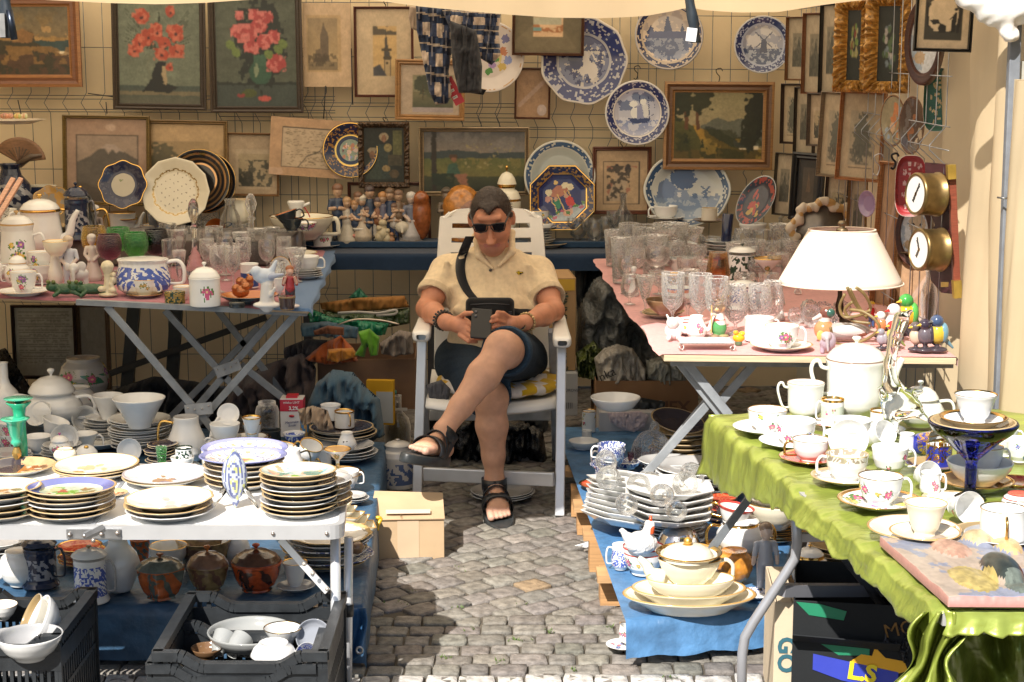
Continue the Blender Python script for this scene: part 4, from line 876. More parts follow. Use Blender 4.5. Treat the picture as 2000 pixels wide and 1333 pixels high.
def puff(outline,Y,thick,col,amp=.3,fs=9,seed=1,img=None,back=True,res=44,edge=.35,fold=0,fdir=(1,.3)):
 P=[PY(u,v,Y)for u,v in outline];xs=[p.x for p in P];zs=[p.z for p in P];x0,x1,z0,z1=min(xs),max(xs),min(zs),max(zs)
 h=max(x1-x0,z1-z0)/res;nx,nz=int((x1-x0)/h)+3,int((z1-z0)/h)+3
 X=x0-h+np.arange(nx)*h;Z=z0-h+np.arange(nz)*h;GX,GZ=np.meshgrid(X,Z)
 ins=np.zeros(GX.shape,bool);dist=np.full(GX.shape,9.);n=len(P);near=np.zeros(GX.shape+(2,))
 for i in range(n):
  ax_,az_,bx,bz=xs[i],zs[i],xs[(i+1)%n],zs[(i+1)%n]
  cr=(GZ>=min(az_,bz))&(GZ<max(az_,bz));xi=ax_+(GZ-az_)*(bx-ax_)/(bz-az_+1e-12);ins^=cr&(GX<xi)
  dx,dz=bx-ax_,bz-az_;t=np.clip(((GX-ax_)*dx+(GZ-az_)*dz)/(dx*dx+dz*dz+1e-12),0,1);qx,qz=ax_+t*dx,az_+t*dz;d=np.hypot(GX-qx,GZ-qz);mk=d<dist;dist[mk]=d[mk];near[mk,0]=qx[mk];near[mk,1]=qz[mk]
 keep=ins|(dist<h*1.0);mv=~ins&keep;GX=np.where(mv,near[...,0],GX);GZ=np.where(mv,near[...,1],GZ);dist=np.where(ins,dist,0)
 W=max(dist.max(),1e-4);prof=np.sqrt(1-(1-np.clip(dist/(W*edge+1e-6),0,1))**2)
 nn=fbm(GX*fs/.3*fdir[0]+5,GZ*fs/.3*fdir[1]+5,seed,4)-.5
 nn=.55*nn+.45*(.5-np.abs(2*fbm(GX*fs/.13*fdir[0]+2,GZ*fs/.13*fdir[1],seed+20,3)-1)*2.2)
 if fold:nn=nn+fold*np.sin(GX*fs*14*fdir[0]+GZ*fs*14*fdir[1]+5*nn)
 Yf_=Y-thick*prof*(.6+amp*nn*1.6);Yb_=Y+thick*.35*prof
 m=M();idx=-np.ones(GX.shape,int);idx[keep]=np.arange(keep.sum());c4=(idx[:-1,:-1]>=0)&(idx[1:,:-1]>=0)&(idx[:-1,1:]>=0)&(idx[1:,1:]>=0)
 V=np.stack([GX[keep],Yf_[keep],GZ[keep]],1);e=np.argwhere(c4);Fs=[(idx[i,j],idx[i,j+1],idx[i+1,j+1],idx[i+1,j])for i,j in e]
 if img is not None:
  cx=(GX[e[:,0],e[:,1]]-x0)/(x1-x0);cz=1-(GZ[e[:,0],e[:,1]]-z0)/(z1-z0);cc=np.concatenate([img.at(np.clip(cx,0,.999),np.clip(cz,0,.999)),np.ones((len(e),1))],1)
 else:cc=col
 m.add(V,Fs,cc)
 V2=np.stack([GX[keep],Yb_[keep],GZ[keep]],1);m.add(V2,[f[::-1]for f in Fs],cc if img is not None else col);return m
def text(parent,s,size,loc,rot,col,name='lettering',mat=None,ext=.0004,bold=0,al='CENTER',shear=0):
 cu=bpy.data.curves.new(name,'FONT');cu.body=s;cu.size=size;cu.extrude=ext;cu.align_x=al;cu.align_y='CENTER';cu.offset=bold;cu.shear=shear;cu.resolution_u=3
 k=('ink',tuple(col))
 if k not in MC:
  mm,n,b=nm('printing_ink');b.inputs['Base Color'].default_value=(*col,1);b.inputs['Roughness'].default_value=.6
  no=n.nodes.new('ShaderNodeTexNoise');no.inputs['Scale'].default_value=80;mr=n.nodes.new('ShaderNodeMapRange');n.links.new(no.outputs[0],mr.inputs[0]);mr.inputs[3].default_value=.4;mr.inputs[4].default_value=.75;n.links.new(mr.outputs[0],b.inputs['Roughness']);MC[k]=mm
 cu.materials.append(MC[k]);tmp=bpy.data.objects.new(name,cu);me=bpy.data.meshes.new_from_object(tmp);bpy.data.objects.remove(tmp);o=bpy.data.objects.new(name,me);C.objects.link(o)
 if parent:o.parent=parent
 o.location=loc;o.rotation_euler=rot;return o
 # == PICTURES AND WALL PLATES
YW=8.36
def art_sea():
 g=Img(110,84);g.grad(0,.5,(.16,.14,.09),(.42,.27,.1));g.blot(0,0,1,.45,4,.5,(.2,.17,.11),4,.7);g.blot(0,.3,1,.5,8,.56,(.55,.36,.16),9,.7);g.rect(.6,.5,1,.66,(.05,.09,.09));g.poly([(0,.5),(.35,.48),(.42,.4),(.5,.34),(.62,.38),(.63,.52),(.75,.6),(1,.75),(1,1),(0,1)],(.07,.06,.035));g.poly([(.4,.42),(.5,.33),(.63,.4),(.6,.52),(.38,.53)],(.3,.17,.07));g.poly([(.3,.45),(.42,.4),(.45,.5),(.28,.5)],(.38,.24,.1));g.blot(0,.58,1,.85,9,.52,(.32,.19,.07),3,.8);g.blot(0,.7,1,1,14,.5,(.12,.07,.04),6);return g.noise(.25,30)
def art_flowers(k):
 g=Img(96,112,(.14,.16,.12));g.noise(.3,6,2,sy=3)
 if k==0:
  g.a*=1.35;g.grad(.83,1,(.07,.1,.09),(.14,.14,.1));g.rect(0,.88,1,.92,(.22,.19,.12));g.poly([(.46,.6),(.58,.6),(.56,.8),(.72,.84),(.62,.9),(.28,.88),(.38,.78)],(.015,.02,.02));g.poly([(.53,.63),(.58,.63),(.58,.82),(.54,.82)],(.4,.32,.2));g.line([(.4,.76),(.34,.65),(.38,.55),(.46,.6)],.012,(.2,.22,.16))
  for a in range(26):x=.5+.45*math.sin(a*2.1);g.line([(.5,.5),(x,.1+.35*((a*37)%10)/10)],.003,(.05,.06,.04))
  fl=[(.28,.18,.11,.07),(.64,.13,.05,.06),(.47,.33,.07,.09),(.7,.33,.1,.08),(.25,.43,.08,.08),(.18,.5,.07,.06),(.56,.42,.09,.05),(.52,.53,.1,.06),(.71,.5,.1,.06),(.36,.37,.08,.08),(.62,.65,.05,.04)]
  for x,y,a,b in fl:g.ell(x,y,a,b,(.44,.09,.05),edge=.8);g.blot(x-a,y-b,x+a,y+b,22,.52,(.58,.19,.12),4,.9);g.ell(x+.01,y+.01,a*.25,b*.2,(.1,.03,.03))
 else:
  g.a*=.8;g.rect(0,.8,1,1,(.07,.09,.08));g.rect(0,.78,1,.8,(.03,.04,.035));g.ell(.55,.42,.3,.4,(.025,.035,.03),edge=1.2);g.ell(.55,.68,.14,.12,(.05,.12,.08));g.rect(.47,.52,.63,.62,(.07,.15,.1));g.ell(.5,.66,.03,.06,(.25,.3,.2));g.ell(.4,.88,.1,.04,(.1,.12,.04));g.ell(.6,.93,.08,.025,(.5,.12,.1));g.ell(.3,.9,.05,.02,(.3,.06,.06))
  for x,y,a,b in[(.4,.32,.12,.09),(.55,.25,.1,.07),(.62,.18,.1,.06),(.27,.3,.08,.06),(.45,.45,.1,.06),(.72,.36,.08,.06),(.6,.4,.09,.07),(.75,.6,.12,.08),(.3,.16,.05,.04),(.48,.15,.06,.05)]:g.ell(x,y,a,b,(.42,.08,.08),edge=.6);g.blot(x-a,y-b,x+a,y+b,20,.5,(.62,.22,.2),6,.9)
  for x,y in[(.25,.5),(.78,.47),(.84,.42),(.18,.43),(.66,.52)]:g.ell(x,y,.06,.04,(.18,.24,.08),rot=30)
 return g.noise(.18,45)
def art_print(k,bg=(.66,.49,.29)):
 g=Img(70,90,bg);d=(.09,.07,.045);mid=(.33,.25,.15)
 if k=='cathedral':
  g.a[:]=(.58,.43,.28);g.rect(.07,.14,.78,.82,(.5,.36,.2));g.rect(.1,.18,.72,.8,(.4,.3,.17));g.grad(.18,.66,(.33,.25,.15),(.46,.34,.19),.1,.72);g.poly([(.35,.7),(.36,.38),(.4,.3),(.43,.22),(.46,.3),(.52,.36),(.54,.7)],(.17,.13,.09));g.poly([(.22,.72),(.26,.56),(.38,.54),(.38,.72)],(.2,.15,.1));g.rect(.1,.7,.72,.8,(.26,.2,.12));g.blot(.1,.6,.72,.76,18,.5,d,4,.7)
 elif k=='tower':
  g=Img(64,96,(.58,.46,.31));g.rect(.3,.2,.73,.78,(.6,.42,.2));g.blot(.3,.2,.73,.3,7,.45,(.12,.1,.07),3);g.poly([(.5,.55),(.51,.42),(.54,.22),(.57,.42),(.62,.55),(.62,.78),(.5,.78)],(.08,.075,.07));g.rect(.46,.46,.64,.49,d);g.rect(.48,.55,.64,.58,d);g.rect(.52,.59,.61,.78,(.5,.38,.22));g.ell(.56,.63,.025,.02,d);g.poly([(.3,.68),(.42,.64),(.55,.78),(.3,.78)],(.08,.08,.09))
 elif k=='tree':
  g.a[:]=(.5,.4,.3);g.rect(.2,.2,.9,.86,(.29,.27,.17));g.grad(.55,.86,(.22,.2,.12),(.1,.11,.07),.2,.9);g.ell(.38,.4,.14,.2,(.08,.09,.06),edge=1);g.ell(.6,.55,.22,.12,(.12,.13,.08),edge=1);g.line([(.38,.4),(.38,.7)],.01,d);g.rect(.2,.86,.9,.95,(.42,.36,.35))
 elif k=='fuji':
  g.a[:]=(.40,.27,.19);g.rect(.11,.19,.895,1,(.05,.04,.03));g.rect(.13,.205,.88,1,(.36,.27,.2));g.poly([(.13,.52),(.3,.44),(.45,.33),(.5,.3),(.6,.3),(.7,.38),(.88,.48),(.88,1),(.13,1)],(.12,.1,.08));g.poly([(.42,.36),(.5,.3),(.6,.3),(.72,.4),(.66,.38),(.62,.41),(.57,.36),(.52,.42),(.48,.36)],(.42,.33,.27));g.blot(.13,.5,.88,1,5,.5,(.16,.13,.1),4,.5);g.ell(.55,.1,.06,.05,(.55,.4,.3),edge=1)
 elif k=='tree2':
  g.a[:]=(.5,.35,.19);g.rect(.0,.22,.8,1,(.38,.27,.14));g.ell(.15,.5,.2,.25,(.12,.1,.05),edge=1.6);g.line([(.15,.5),(.1,.95)],.015,d);g.rect(0,.8,.8,1,(.22,.16,.08));g.blot(0,.7,.8,1,15,.5,(.1,.08,.04),5)
 elif k=='engr':
  g.a[:]=(.45,.35,.24);g.rect(.14,.24,.86,.92,(.5,.4,.28));g.rect(.2,.32,.9,.88,(.42,.34,.22));g.blot(.2,.42,.9,.88,13,.48,(.08,.08,.06),4,.9);g.blot(.2,.6,.5,.88,9,.45,(.06,.06,.05),9,.9)
 elif k=='map':
  g=Img(120,90,(.50,.33,.2));g.rect(.14,.16,.93,.86,(.1,.08,.06));g.rect(.15,.175,.92,.845,(.52,.41,.29));r=np.random.RandomState(4)
  for i in range(240):x,y=r.uniform(.17,.88),r.uniform(.2,.82);g.line([(x,y),(x+r.uniform(.01,.035),y+r.uniform(-.012,.012))],.0035,(.2,.16,.1))
  g.line([(.35,.84),(.45,.65),(.6,.55),(.65,.42),(.85,.35)],.006,(.12,.1,.08));g.line([(.6,.55),(.68,.7),(.72,.84)],.005,(.12,.1,.08));g.blot(0,.88,1,1,3,.5,(.6,.42,.3),8,.8)
 elif k=='faint':
  g.a[:]=(.42,.27,.16);g.blot(.2,.2,.8,.7,12,.5,(.33,.22,.14),4,.6);g.line([(.1,.75),(.85,.25)],.06,(.55,.42,.36),.5);g.ell(.8,.85,.15,.12,(.6,.52,.5),k=.7)  # pale streak is a glass reflection painted into the print
 elif k=='beach':
  g=Img(80,56,(.17,.14,.08));g.poly([(.5,0),(.95,.9),(.2,1),(0,.9),(0,.7)],(.21,.17,.10));g.rect(.27,.1,.72,.6,(.72,.5,.3));g.rect(.28,.12,.7,.3,(.5,.48,.35));g.blot(.28,.3,.72,.5,14,.5,(.45,.2,.08),3);g.rect(.28,.38,.4,.46,(.2,.35,.33))
 elif k=='dog':
  g.a[:]=(.50,.36,.22);g.rect(.13,.18,.85,.9,(.05,.04,.03));g.rect(.145,.19,.835,.89,(.5,.36,.22));g.blot(.2,.25,.8,.85,3.5,.52,(.36,.14,.09),6,.8);g.ell(.5,.38,.15,.12,(.48,.36,.24));g.ell(.4,.3,.05,.08,(.05,.04,.04));g.ell(.62,.31,.06,.09,(.05,.04,.04));g.ell(.44,.37,.02,.015,d);g.ell(.56,.38,.02,.015,d);g.ell(.55,.46,.03,.02,d);g.poly([(.38,.45),(.6,.48),(.58,.85),(.2,.85),(.28,.65)],(.46,.36,.25));g.blot(.2,.25,.66,.85,16,.54,(.09,.07,.05),11)
 elif k=='town':
  g.a[:]=(.42,.35,.25);g.rect(.2,.25,.8,.8,(.25,.22,.16));g.poly([(.2,.8),(.2,.55),(.4,.5),(.5,.3),(.6,.5),(.8,.52),(.8,.8)],(.09,.09,.07));g.blot(.2,.3,.8,.8,14,.5,(.14,.13,.1),5,.7)
 elif k=='town2':
  g.a[:]=(.45,.36,.24);g.rect(.18,.2,.82,.85,(.36,.31,.22));g.ell(.5,.52,.22,.26,(.13,.13,.1),edge=1.2);g.blot(.2,.6,.8,.85,12,.5,(.1,.1,.08),6,.8);g.rect(.2,.88,.8,.89,d)
 elif k=='dark':
  g.a[:]=(.05,.045,.04);g.rect(.2,.15,.8,.85,(.1,.08,.06));g.poly([(.5,.2),(.65,.6),(.4,.6)],(.16,.11,.07))
 elif k=='script':
  g=Img(90,90,(.40,.38,.32));r=np.random.RandomState(2)
  for i in range(26):
   y=.06+i*.03;x=.06
   while x<.9:L=r.uniform(.03,.09);g.line([(x,y+r.uniform(-.003,.003)),(x+L,y)],.0038,(.15,.14,.12));x+=L+.012
 return g.noise(.12,35)
def art_landscape(k):
 if k=='forest':
  g=Img(120,92);g.grad(0,.55,(.33,.30,.17),(.42,.36,.22));g.poly([(.3,.5),(.5,.38),(.62,.44),(.8,.38),(1,.5),(1,.8),(.3,.8)],(.17,.18,.14));g.poly([(.35,.5),(.5,.55),(.66,.68),(.9,.7),(.9,.85),(.35,.8)],(.07,.08,.06));g.poly([(0,.35),(.2,.5),(.45,.68),(.75,.85),(.6,1),(0,1)],(.11,.11,.035));g.poly([(.2,.48),(.28,.52),(.62,.8),(.72,.86),(.5,.84),(.3,.72)],(.42,.27,.06));g.rect(0,.86,1,1,(.14,.11,.035));g.blot(0,.55,1,1,8,.53,(.05,.06,.02),3,.7);g.blot(.3,.7,1,1,9,.55,(.38,.27,.07),8,.7)
  for x in(.12,.25):g.line([(x,-.02),(x+.02,.55)],.022,(.16,.08,.04))
  g.ell(.12,.15,.16,.25,(.04,.05,.025),edge=1.8);g.ell(.3,.1,.14,.2,(.05,.055,.025),edge=1.8);g.ell(.92,.3,.12,.45,(.04,.045,.03),edge=1.4);g.ell(.85,.6,.08,.3,(.045,.05,.03),edge=1.4)
  for x,y in((.14,.72),(.32,.78)):g.poly([(x,y-.08),(x+.03,y+.05),(x-.03,y+.05)],(.03,.045,.02))
 else:
  g=Img(120,76);g.grad(0,.4,(.14,.14,.14),(.3,.25,.2));g.blot(0,0,1,.35,4,.5,(.24,.22,.2),3,.8);g.poly([(0,.35),(.3,.3),(.6,.36),(1,.34),(1,.5),(0,.5)],(.06,.08,.08));g.grad(.45,.75,(.13,.15,.05),(.2,.18,.06));g.grad(.75,1,(.07,.08,.035),(.04,.05,.03));g.blot(.3,.45,1,.62,12,.5,(.24,.21,.07),5,.8);g.line([(.1,0),(.1,1)],.025,(.04,.03,.02));g.ell(.29,.42,.04,.05,(.12,.06,.03));g.ell(.3,.47,.025,.04,(.3,.15,.08));g.poly([(.24,.55),(.32,.52),(.36,.7),(.22,.76)],(.06,.13,.09));g.poly([(.3,.72),(.42,.7),(.44,.9),(.38,.92)],(.32,.16,.1));g.blot(0,.7,.3,1,8,.45,(.02,.04,.02),9);g.blot(.4,.2,.9,.6,30,.7,(.35,.3,.15),2)
 return g.noise(.2,40)
def art_women():
 g=Img(80,96,(.035,.04,.03));g.rect(.72,.05,.95,.6,(.16,.16,.07));g.poly([(.3,.3),(.62,.3),(.68,.95),(.28,.95)],(.05,.07,.06));g.ell(.5,.17,.12,.08,(.4,.33,.22));g.ell(.5,.2,.06,.07,(.3,.17,.1));g.ell(.22,.42,.13,.06,(.3,.25,.17));g.ell(.2,.5,.07,.07,(.26,.15,.09));g.ell(.6,.37,.1,.08,(.3,.25,.12));g.poly([(.1,.6),(.35,.55),(.45,.95),(.05,.95)],(.06,.08,.06));g.rect(.6,.5,.95,.7,(.09,.08,.05));g.ell(.55,.75,.1,.06,(.32,.24,.12));g.ell(.75,.85,.12,.08,(.12,.09,.05));return g.noise(.4,25)
GF=(.33,.17,.055);BF=(.085,.035,.018)
picture((-70,-8,158,168),YW,'dark seaside painting of a ruined house in a wide brown frame',art_sea(),(.20,.075,.03),24,fcol2=(.34,.15,.05))
picture((220,-12,402,212),YW-.02,'painting of red poppies in a black jug in a dark narrow frame',art_flowers(0),(.05,.035,.025),12,roll=1)
picture((409,-12,591,218),YW-.03,'painting of pink roses in a green glass vase in a dark frame',art_flowers(1),(.05,.035,.025),13)
picture((592,9,686,168),YW,'unframed print of a cathedral tower on a wide beige mount',art_print('cathedral'),fw=0,paper=True)
picture((692,16,808,188),YW,'print of a clock tower with pointed spires in a thin dark red frame',art_print('tower'),(.11,.035,.025),5,paper=True)
picture((772,118,908,234),YW-.06,'small print of trees by a pond in a golden brown frame',art_print('tree'),(.36,.19,.07),11,paper=True,roll=1)
picture((1000,20,1141,108),YW-.07,'tiny beach watercolour on a wide olive mount in a brown frame',art_print('beach'),BF,6,paper=True,roll=.8)
picture((1005,134,1075,232),YW,'faint church print with a painted glass reflection in a thin brown frame',art_print('faint'),(.12,.05,.03),4,paper=True,roll=1)
picture((819,250,1034,382),YW-.02,'painting of a girl in green sitting above a valley landscape',art_landscape('girl'),(.13,.09,.05),9,fcol2=(.38,.28,.16),lean=2)
picture((1296,162,1510,330),YW-.08,'mountain forest painting with two tall trunks in a wide bronze frame',art_landscape('forest'),(.13,.06,.025),21,fcol2=(.34,.18,.07),roll=.4)
picture((124,228,293,400),YW-.05,'print of a snow capped mountain in a thin gilt frame',art_print('fuji'),(.17,.11,.03),7,paper=True,roll=1,lean=3)
picture((288,237,445,400),YW-.02,'faded print of a leafy tree at a field in a gilt frame',art_print('tree2'),(.2,.12,.04),8,paper=True,roll=1,lean=3)
picture((443,261,545,382),YW,'small engraving of a crowd in a pale wide mount and light frame',art_print('engr'),(.25,.13,.05),4,paper=True,roll=1)
picture((527,234,690,345),YW-.05,'old river map on an unframed stained sheet hung askew',art_print('map'),fw=0,paper=True,roll=4)
picture((700,240,800,366),YW-.07,'dark painting of two women in bonnets in an ornate carved frame',art_women(),(.09,.05,.025),11,orn=260,depth=.02)
picture((1157,288,1272,418),YW-.04,'drawing of a sitting spotted dog in a reddish brown frame',art_print('dog'),(.12,.04,.022),8,paper=True,lean=3)
picture((680,357,842,470),YW,'wide pale picture in a dark red frame behind the porcelain children',Img(20,20,(.45,.35,.24)).rect(.05,.3,.95,.5,(.33,.25,.17)),(.10,.03,.02),6,paper=True)
picture((25,596,150,740),8.2,'old handwritten document behind glass under the left table',art_print('script'),(.03,.012,.01),6,paper=True)
picture((150,592,216,760),8.22,'narrow brown frame seen under the left table beside the document',Img(20,30,(.3,.27,.22)),(.14,.08,.04),9,paper=True)
RWL=[((1540,35,1580,156),7.9,'narrow brown framed print high in the corner beside the windmill plate','town',(.22,.1,.04),3,38),((1573,28,1613,182),7.5,'second print from the corner in the top row of the side wall, red brown frame','town',(.2,.08,.035),4,40),((1607,10,1642,180),7.15,'black framed city print beside the ornate gold frames','town',(.012,.012,.012),4,42),((1530,165,1565,280),7.95,'small dark framed print below the brown one in the wall corner','town2',(.03,.012,.01),4,38),((1556,172,1590,300),7.7,'narrow dark framed print, second in the middle row of the side wall','town',(.03,.02,.015),3,38),((1582,183,1622,285),7.4,'print with a brown mount in a grey frame, third in the middle row','engr',(.13,.1,.08),4,38),((1606,182,1662,345),7.1,'tilted print of trees in a silvery frame in the middle row','town2',(.24,.18,.12),5,36),((1644,180,1722,352),6.8,'large mounted print of a rocky castle in a light wood frame','town2',(.34,.15,.06),6,32),((1516,300,1548,420),8.0,'small print in the dark lower corner of the side wall','town',(.05,.04,.03),3,36),((1550,300,1606,430),7.6,'dark seascape with a sailing ship in a wide black frame','dark',(.008,.008,.01),14,34),((1616,345,1655,440),7.3,'small building print in a thin dark frame above the porcelain mirror','engr',(.06,.03,.025),3,34),((1660,350,1692,470),7.0,'small print in a thin gold frame behind the lamp','town',(.35,.2,.08),3,34),((1716,318,1752,600),6.35,'tall narrow picture in a light wood frame behind the lamp','faint',(.4,.19,.08),7,44),((1757,495,1818,660),5.95,'pale drawing of hanging animals in a brown frame under the clock board','faint',(.2,.11,.05),6,38),]
for i,(c,Y,lb,a,fr,fw,yw)in enumerate(RWL):picture(c,Y-.02,lb,art_print(a),fr,fw,paper=True,yaw=yw*-1,roll=0 if i<6 else 2.5,depth=.02)
for(c,Y,lb,pal,sd)in(((1636,0,1700,178),6.7,'ornate gilt frame with a dark flower picture, the one nearer the corner',[(.3,.3,.1),(.2,.3,.08),(.4,.38,.2),(.25,.06,.03)],3),((1697,-8,1775,180),6.35,'ornate gilt frame with white flowers, nearer the oval dog plate',[(.45,.42,.4),(.2,.25,.28),(.1,.16,.07)],6)):
 g=Img(40,64,(.02,.025,.015))
 r=np.random.RandomState(sd)
 for i in range(22):g.ell(.5+r.uniform(-.25,.25),.5+r.uniform(-.28,.3),.08,.05,pal[r.randint(len(pal))],edge=.7)
 picture(c,Y,lb,g.noise(.4,20),(.52,.27,.06),23,yaw=-28,orn=170,depth=.035)
g=Img(70,76,(.60,.48,.34));g.rect(.13,.1,.87,.86,(.05,.045,.035));g.ell(.48,.4,.3,.34,(.62,.5,.36),edge=.3);g.rect(.24,.7,.76,.86,(.05,.045,.035));K=(.012,.01,.01)
for q in([(.22,.5),(.4,.48),(.44,.56),(.3,.58)],[(.4,.64),(.44,.55),(.56,.6),(.55,.72),(.42,.72)],[(.66,.5),(.72,.35),(.76,.38),(.74,.7),(.66,.72)]):g.poly(q,K)
g.line([(.63,.48),(.75,.36)],.012,K);g.ell(.74,.3,.035,.03,K);g.line([(.86,.1),(.78,.7)],.03,K);g.ell(.86,.16,.09,.1,K,edge=1);g.line([(.17,.2),(.2,.6)],.02,K);g.rect(.13,.86,.87,.88,(.6,.48,.34))
picture((1788,-20,1898,100),5.35,'silhouette picture of a piper with two goats in a black frame',g,(.01,.01,.01),7,paper=True,yaw=-8,roll=1.5)
m=M();P0,P1=PY(1778,20,5.9),PY(1800,-10,5.5)
wplate(1140,120,85,YW-.02,'large scalloped blue and white plate showing seated figures',ring_paint(DW,(.02,.03,.13),.62,22,img_delft('figures'),.57,(.62,.56,.48),3),wob=(9,.02))
wplate(1306,70,67,YW-.03,'blue and white plate with sailing boats half hidden by the black strap',ring_paint((.5,.41,.32),(.02,.03,.09),.8,34,img_delft('boats'),.74,DW,5))
wplate(1490,88,56,YW-.05,'dark blue plate with a windmill beside the wall corner',ring_paint((.35,.38,.48),(.03,.04,.12),.74,26,img_delft('mill'),.7,(.5,.48,.46),7),yaw=-8)
wplate(1244,221,63,YW-.08,'blue and white plate with a sailing ship on rough sea',ring_paint((.42,.41,.46),(.025,.035,.13),.74,32,img_delft('ship'),.69,(.68,.66,.62),9,ring2=(.7,.66,.6)))
g=Img(90,90,(.62,.55,.5));g.noise(.06,5)
for x,y,c in((.72,.42,(.5,.2,.1)),(.66,.52,(.6,.5,.2)),(.55,.62,(.35,.25,.45)),(.8,.55,(.25,.3,.55)),(.6,.52,(.1,.25,.08)),(.7,.66,(.55,.4,.12)),(.5,.72,(.1,.25,.08)),(.76,.22,(.2,.2,.35)),(.45,.5,(.4,.25,.4))):g.ell(x,y,.06,.06,c,edge=1.4)
wplate(955,112,69,YW-.03,'white plate with a painted flower bouquet behind the plaid jacket',ring_paint((.62,.55,.5),(.5,.3,.14),.91,30,g,.9,(.66,.6,.55),3,thr=.55))
wplate(1093,345,70,8.33,'large plate with a blue leafy rim behind the octagonal plate',ring_paint((.5,.5,.44),(.05,.1,.2),.8,30,img_delft('farm2'),.78,(.6,.58,.5),2),lean=9)
wplate(1341,372,85,8.30,'large oval plate with a blue farmhouse and distant windmills',ring_paint((.5,.52,.5),(.04,.08,.16),.82,34,img_delft('farm'),.79,(.62,.62,.56),2),lean=9,ov=.86,wob=(8,.01))
g=Img(100,100,(.02,.03,.12));g.rect(0,.78,1,1,(.35,.4,.42));g.ell(.5,.33,.22,.12,(.4,.16,.1))
for x,y in((.28,.28),(.66,.26),(.76,.34)):g.ell(x,y,.075,.075,(.66,.58,.38))
for x in(.27,.43,.6,.68):g.line([(x,.38),(x+.02,.8)],.014,(.6,.42,.15))
g.ell(.5,.14,.05,.04,(.65,.45,.15));g.ell(.36,.56,.07,.12,(.03,.2,.1));g.ell(.36,.46,.04,.05,(.5,.3,.2));g.ell(.63,.62,.09,.13,(.5,.04,.03));g.ell(.6,.48,.05,.05,(.5,.3,.2));g.ell(.5,.84,.12,.07,(.6,.35,.25));g.ell(.2,.4,.07,.07,(.5,.25,.2))
for x in range(9):g.ell(.1+x*.1,.78+.05*math.sin(x*2),.05,.035,((.4,.1,.15)if x%2 else(.08,.2,.06)),edge=1)
wplate(1098,388,69,8.24,'octagonal dark blue and gold plate with a colourful winter scene',ring_paint((.012,.02,.07),(.3,.17,.05),.74,22,g.noise(.2,30),.68,GOLD,4,ring2=GOLD,thr=.57),lean=10,poly=8,roll=22.5)
wplate(685,294,54,YW-.05,'dark blue and gold plate with a painted medallion behind the ornate frame',ring_paint((.012,.015,.05),(.3,.15,.04),.55,20,img_scene(4,[(.5,.2,.1),(.25,.3,.5),(.6,.45,.15),(.65,.45,.35),(.15,.05,.05)],22,(.25,.3,.22)),.4,GOLD,6,ring2=GOLD,thr=.6))
def stripes(r,z,th,inn,R,H):
 c=np.tile(np.array((.012,.012,.015,1.)),(len(r),1))
 for a in(.55,.7,.84):c[(abs(r-a)<.025)]=(.45,.26,.12,0.2)
 c[r>.97]=rgba(GOLD);return c
wplate(389,354,62,8.1,'black plate with brown rings, the front one behind the cream plate',stripes,lean=10)
wplate(403,358,60,8.14,'black plate with brown rings, the rear one behind the cream plate',stripes,lean=10)
def cream12(r,z,th,inn,R,H):
 c=np.tile(np.array((.68,.62,.48,1.)),(len(r),1));x,y=r*np.cos(th),r*np.sin(th);sc_=.64+.03*np.abs(np.sin(th*9));c[abs(r-sc_)<.02]=(.45,.3,.1,.4);nn=(np.sin(x*26)*np.sin(y*26+np.floor(x*4)*2))>.86;c[nn&(r<.6)]=(.25,.2,.14,1);return c
wplate(344,376,68,8.02,'large cream twelve sided plate with tiny sprigs on the left table',cream12,lean=12,poly=12)
wplate(241,362,47,8.0,'dark blue plate with a golden scalloped rim standing on the left table',ring_paint((.012,.015,.05),(.05,.05,.08),.6,8,Img(30,30,(.45,.4,.3)).ell(.4,.3,.08,.05,(.2,.22,.1),edge=1),.5,GOLD,4,thr=.6),lean=14,wob=(8,.04))
wplate(1478,393,34,8.02,'dark oval plate with red flowers leaning at the wall corner',ring_paint((.02,.03,.05),(.3,.06,.05),.1,7,img_scene(9,[(.4,.06,.05),(.45,.3,.08),(.1,.15,.08)],14,(.03,.03,.05)),.7,(.45,.45,.45),4,thr=.56),yaw=-30,lean=12,ov=1.6,roll=-30)
wplate(100,395,36,8.0,'gold and grey shell dish behind the large teapot',ring_paint((.25,.22,.18),(.4,.22,.05),.3,3,None,0,GOLD,3),lean=25,wob=(7,.05),ov=.9)
wplate(1745,236,26,6.2,'oval dark plate with a painted village couple on the side wall',ring_paint((.03,.03,.03),(.2,.1,.05),.9,9,img_scene(12,[(.5,.2,.08),(.3,.35,.4),(.6,.4,.25),(.2,.15,.1)],18,(.3,.25,.15)),.9,(.3,.15,.05),4),yaw=-32,ov=1.95,lean=0,roll=2,ht=.12)
wplate(1782,245,27,6.0,'oval wooden plate with a dark tavern scene on the side wall',ring_paint((.06,.03,.02),(.2,.1,.05),.9,9,img_scene(14,[(.3,.12,.05),(.15,.12,.1),(.45,.35,.25),(.08,.05,.03)],18,(.1,.06,.04)),.9,(.2,.1,.05),4),yaw=-36,ov=2.1,lean=0,ht=.16)
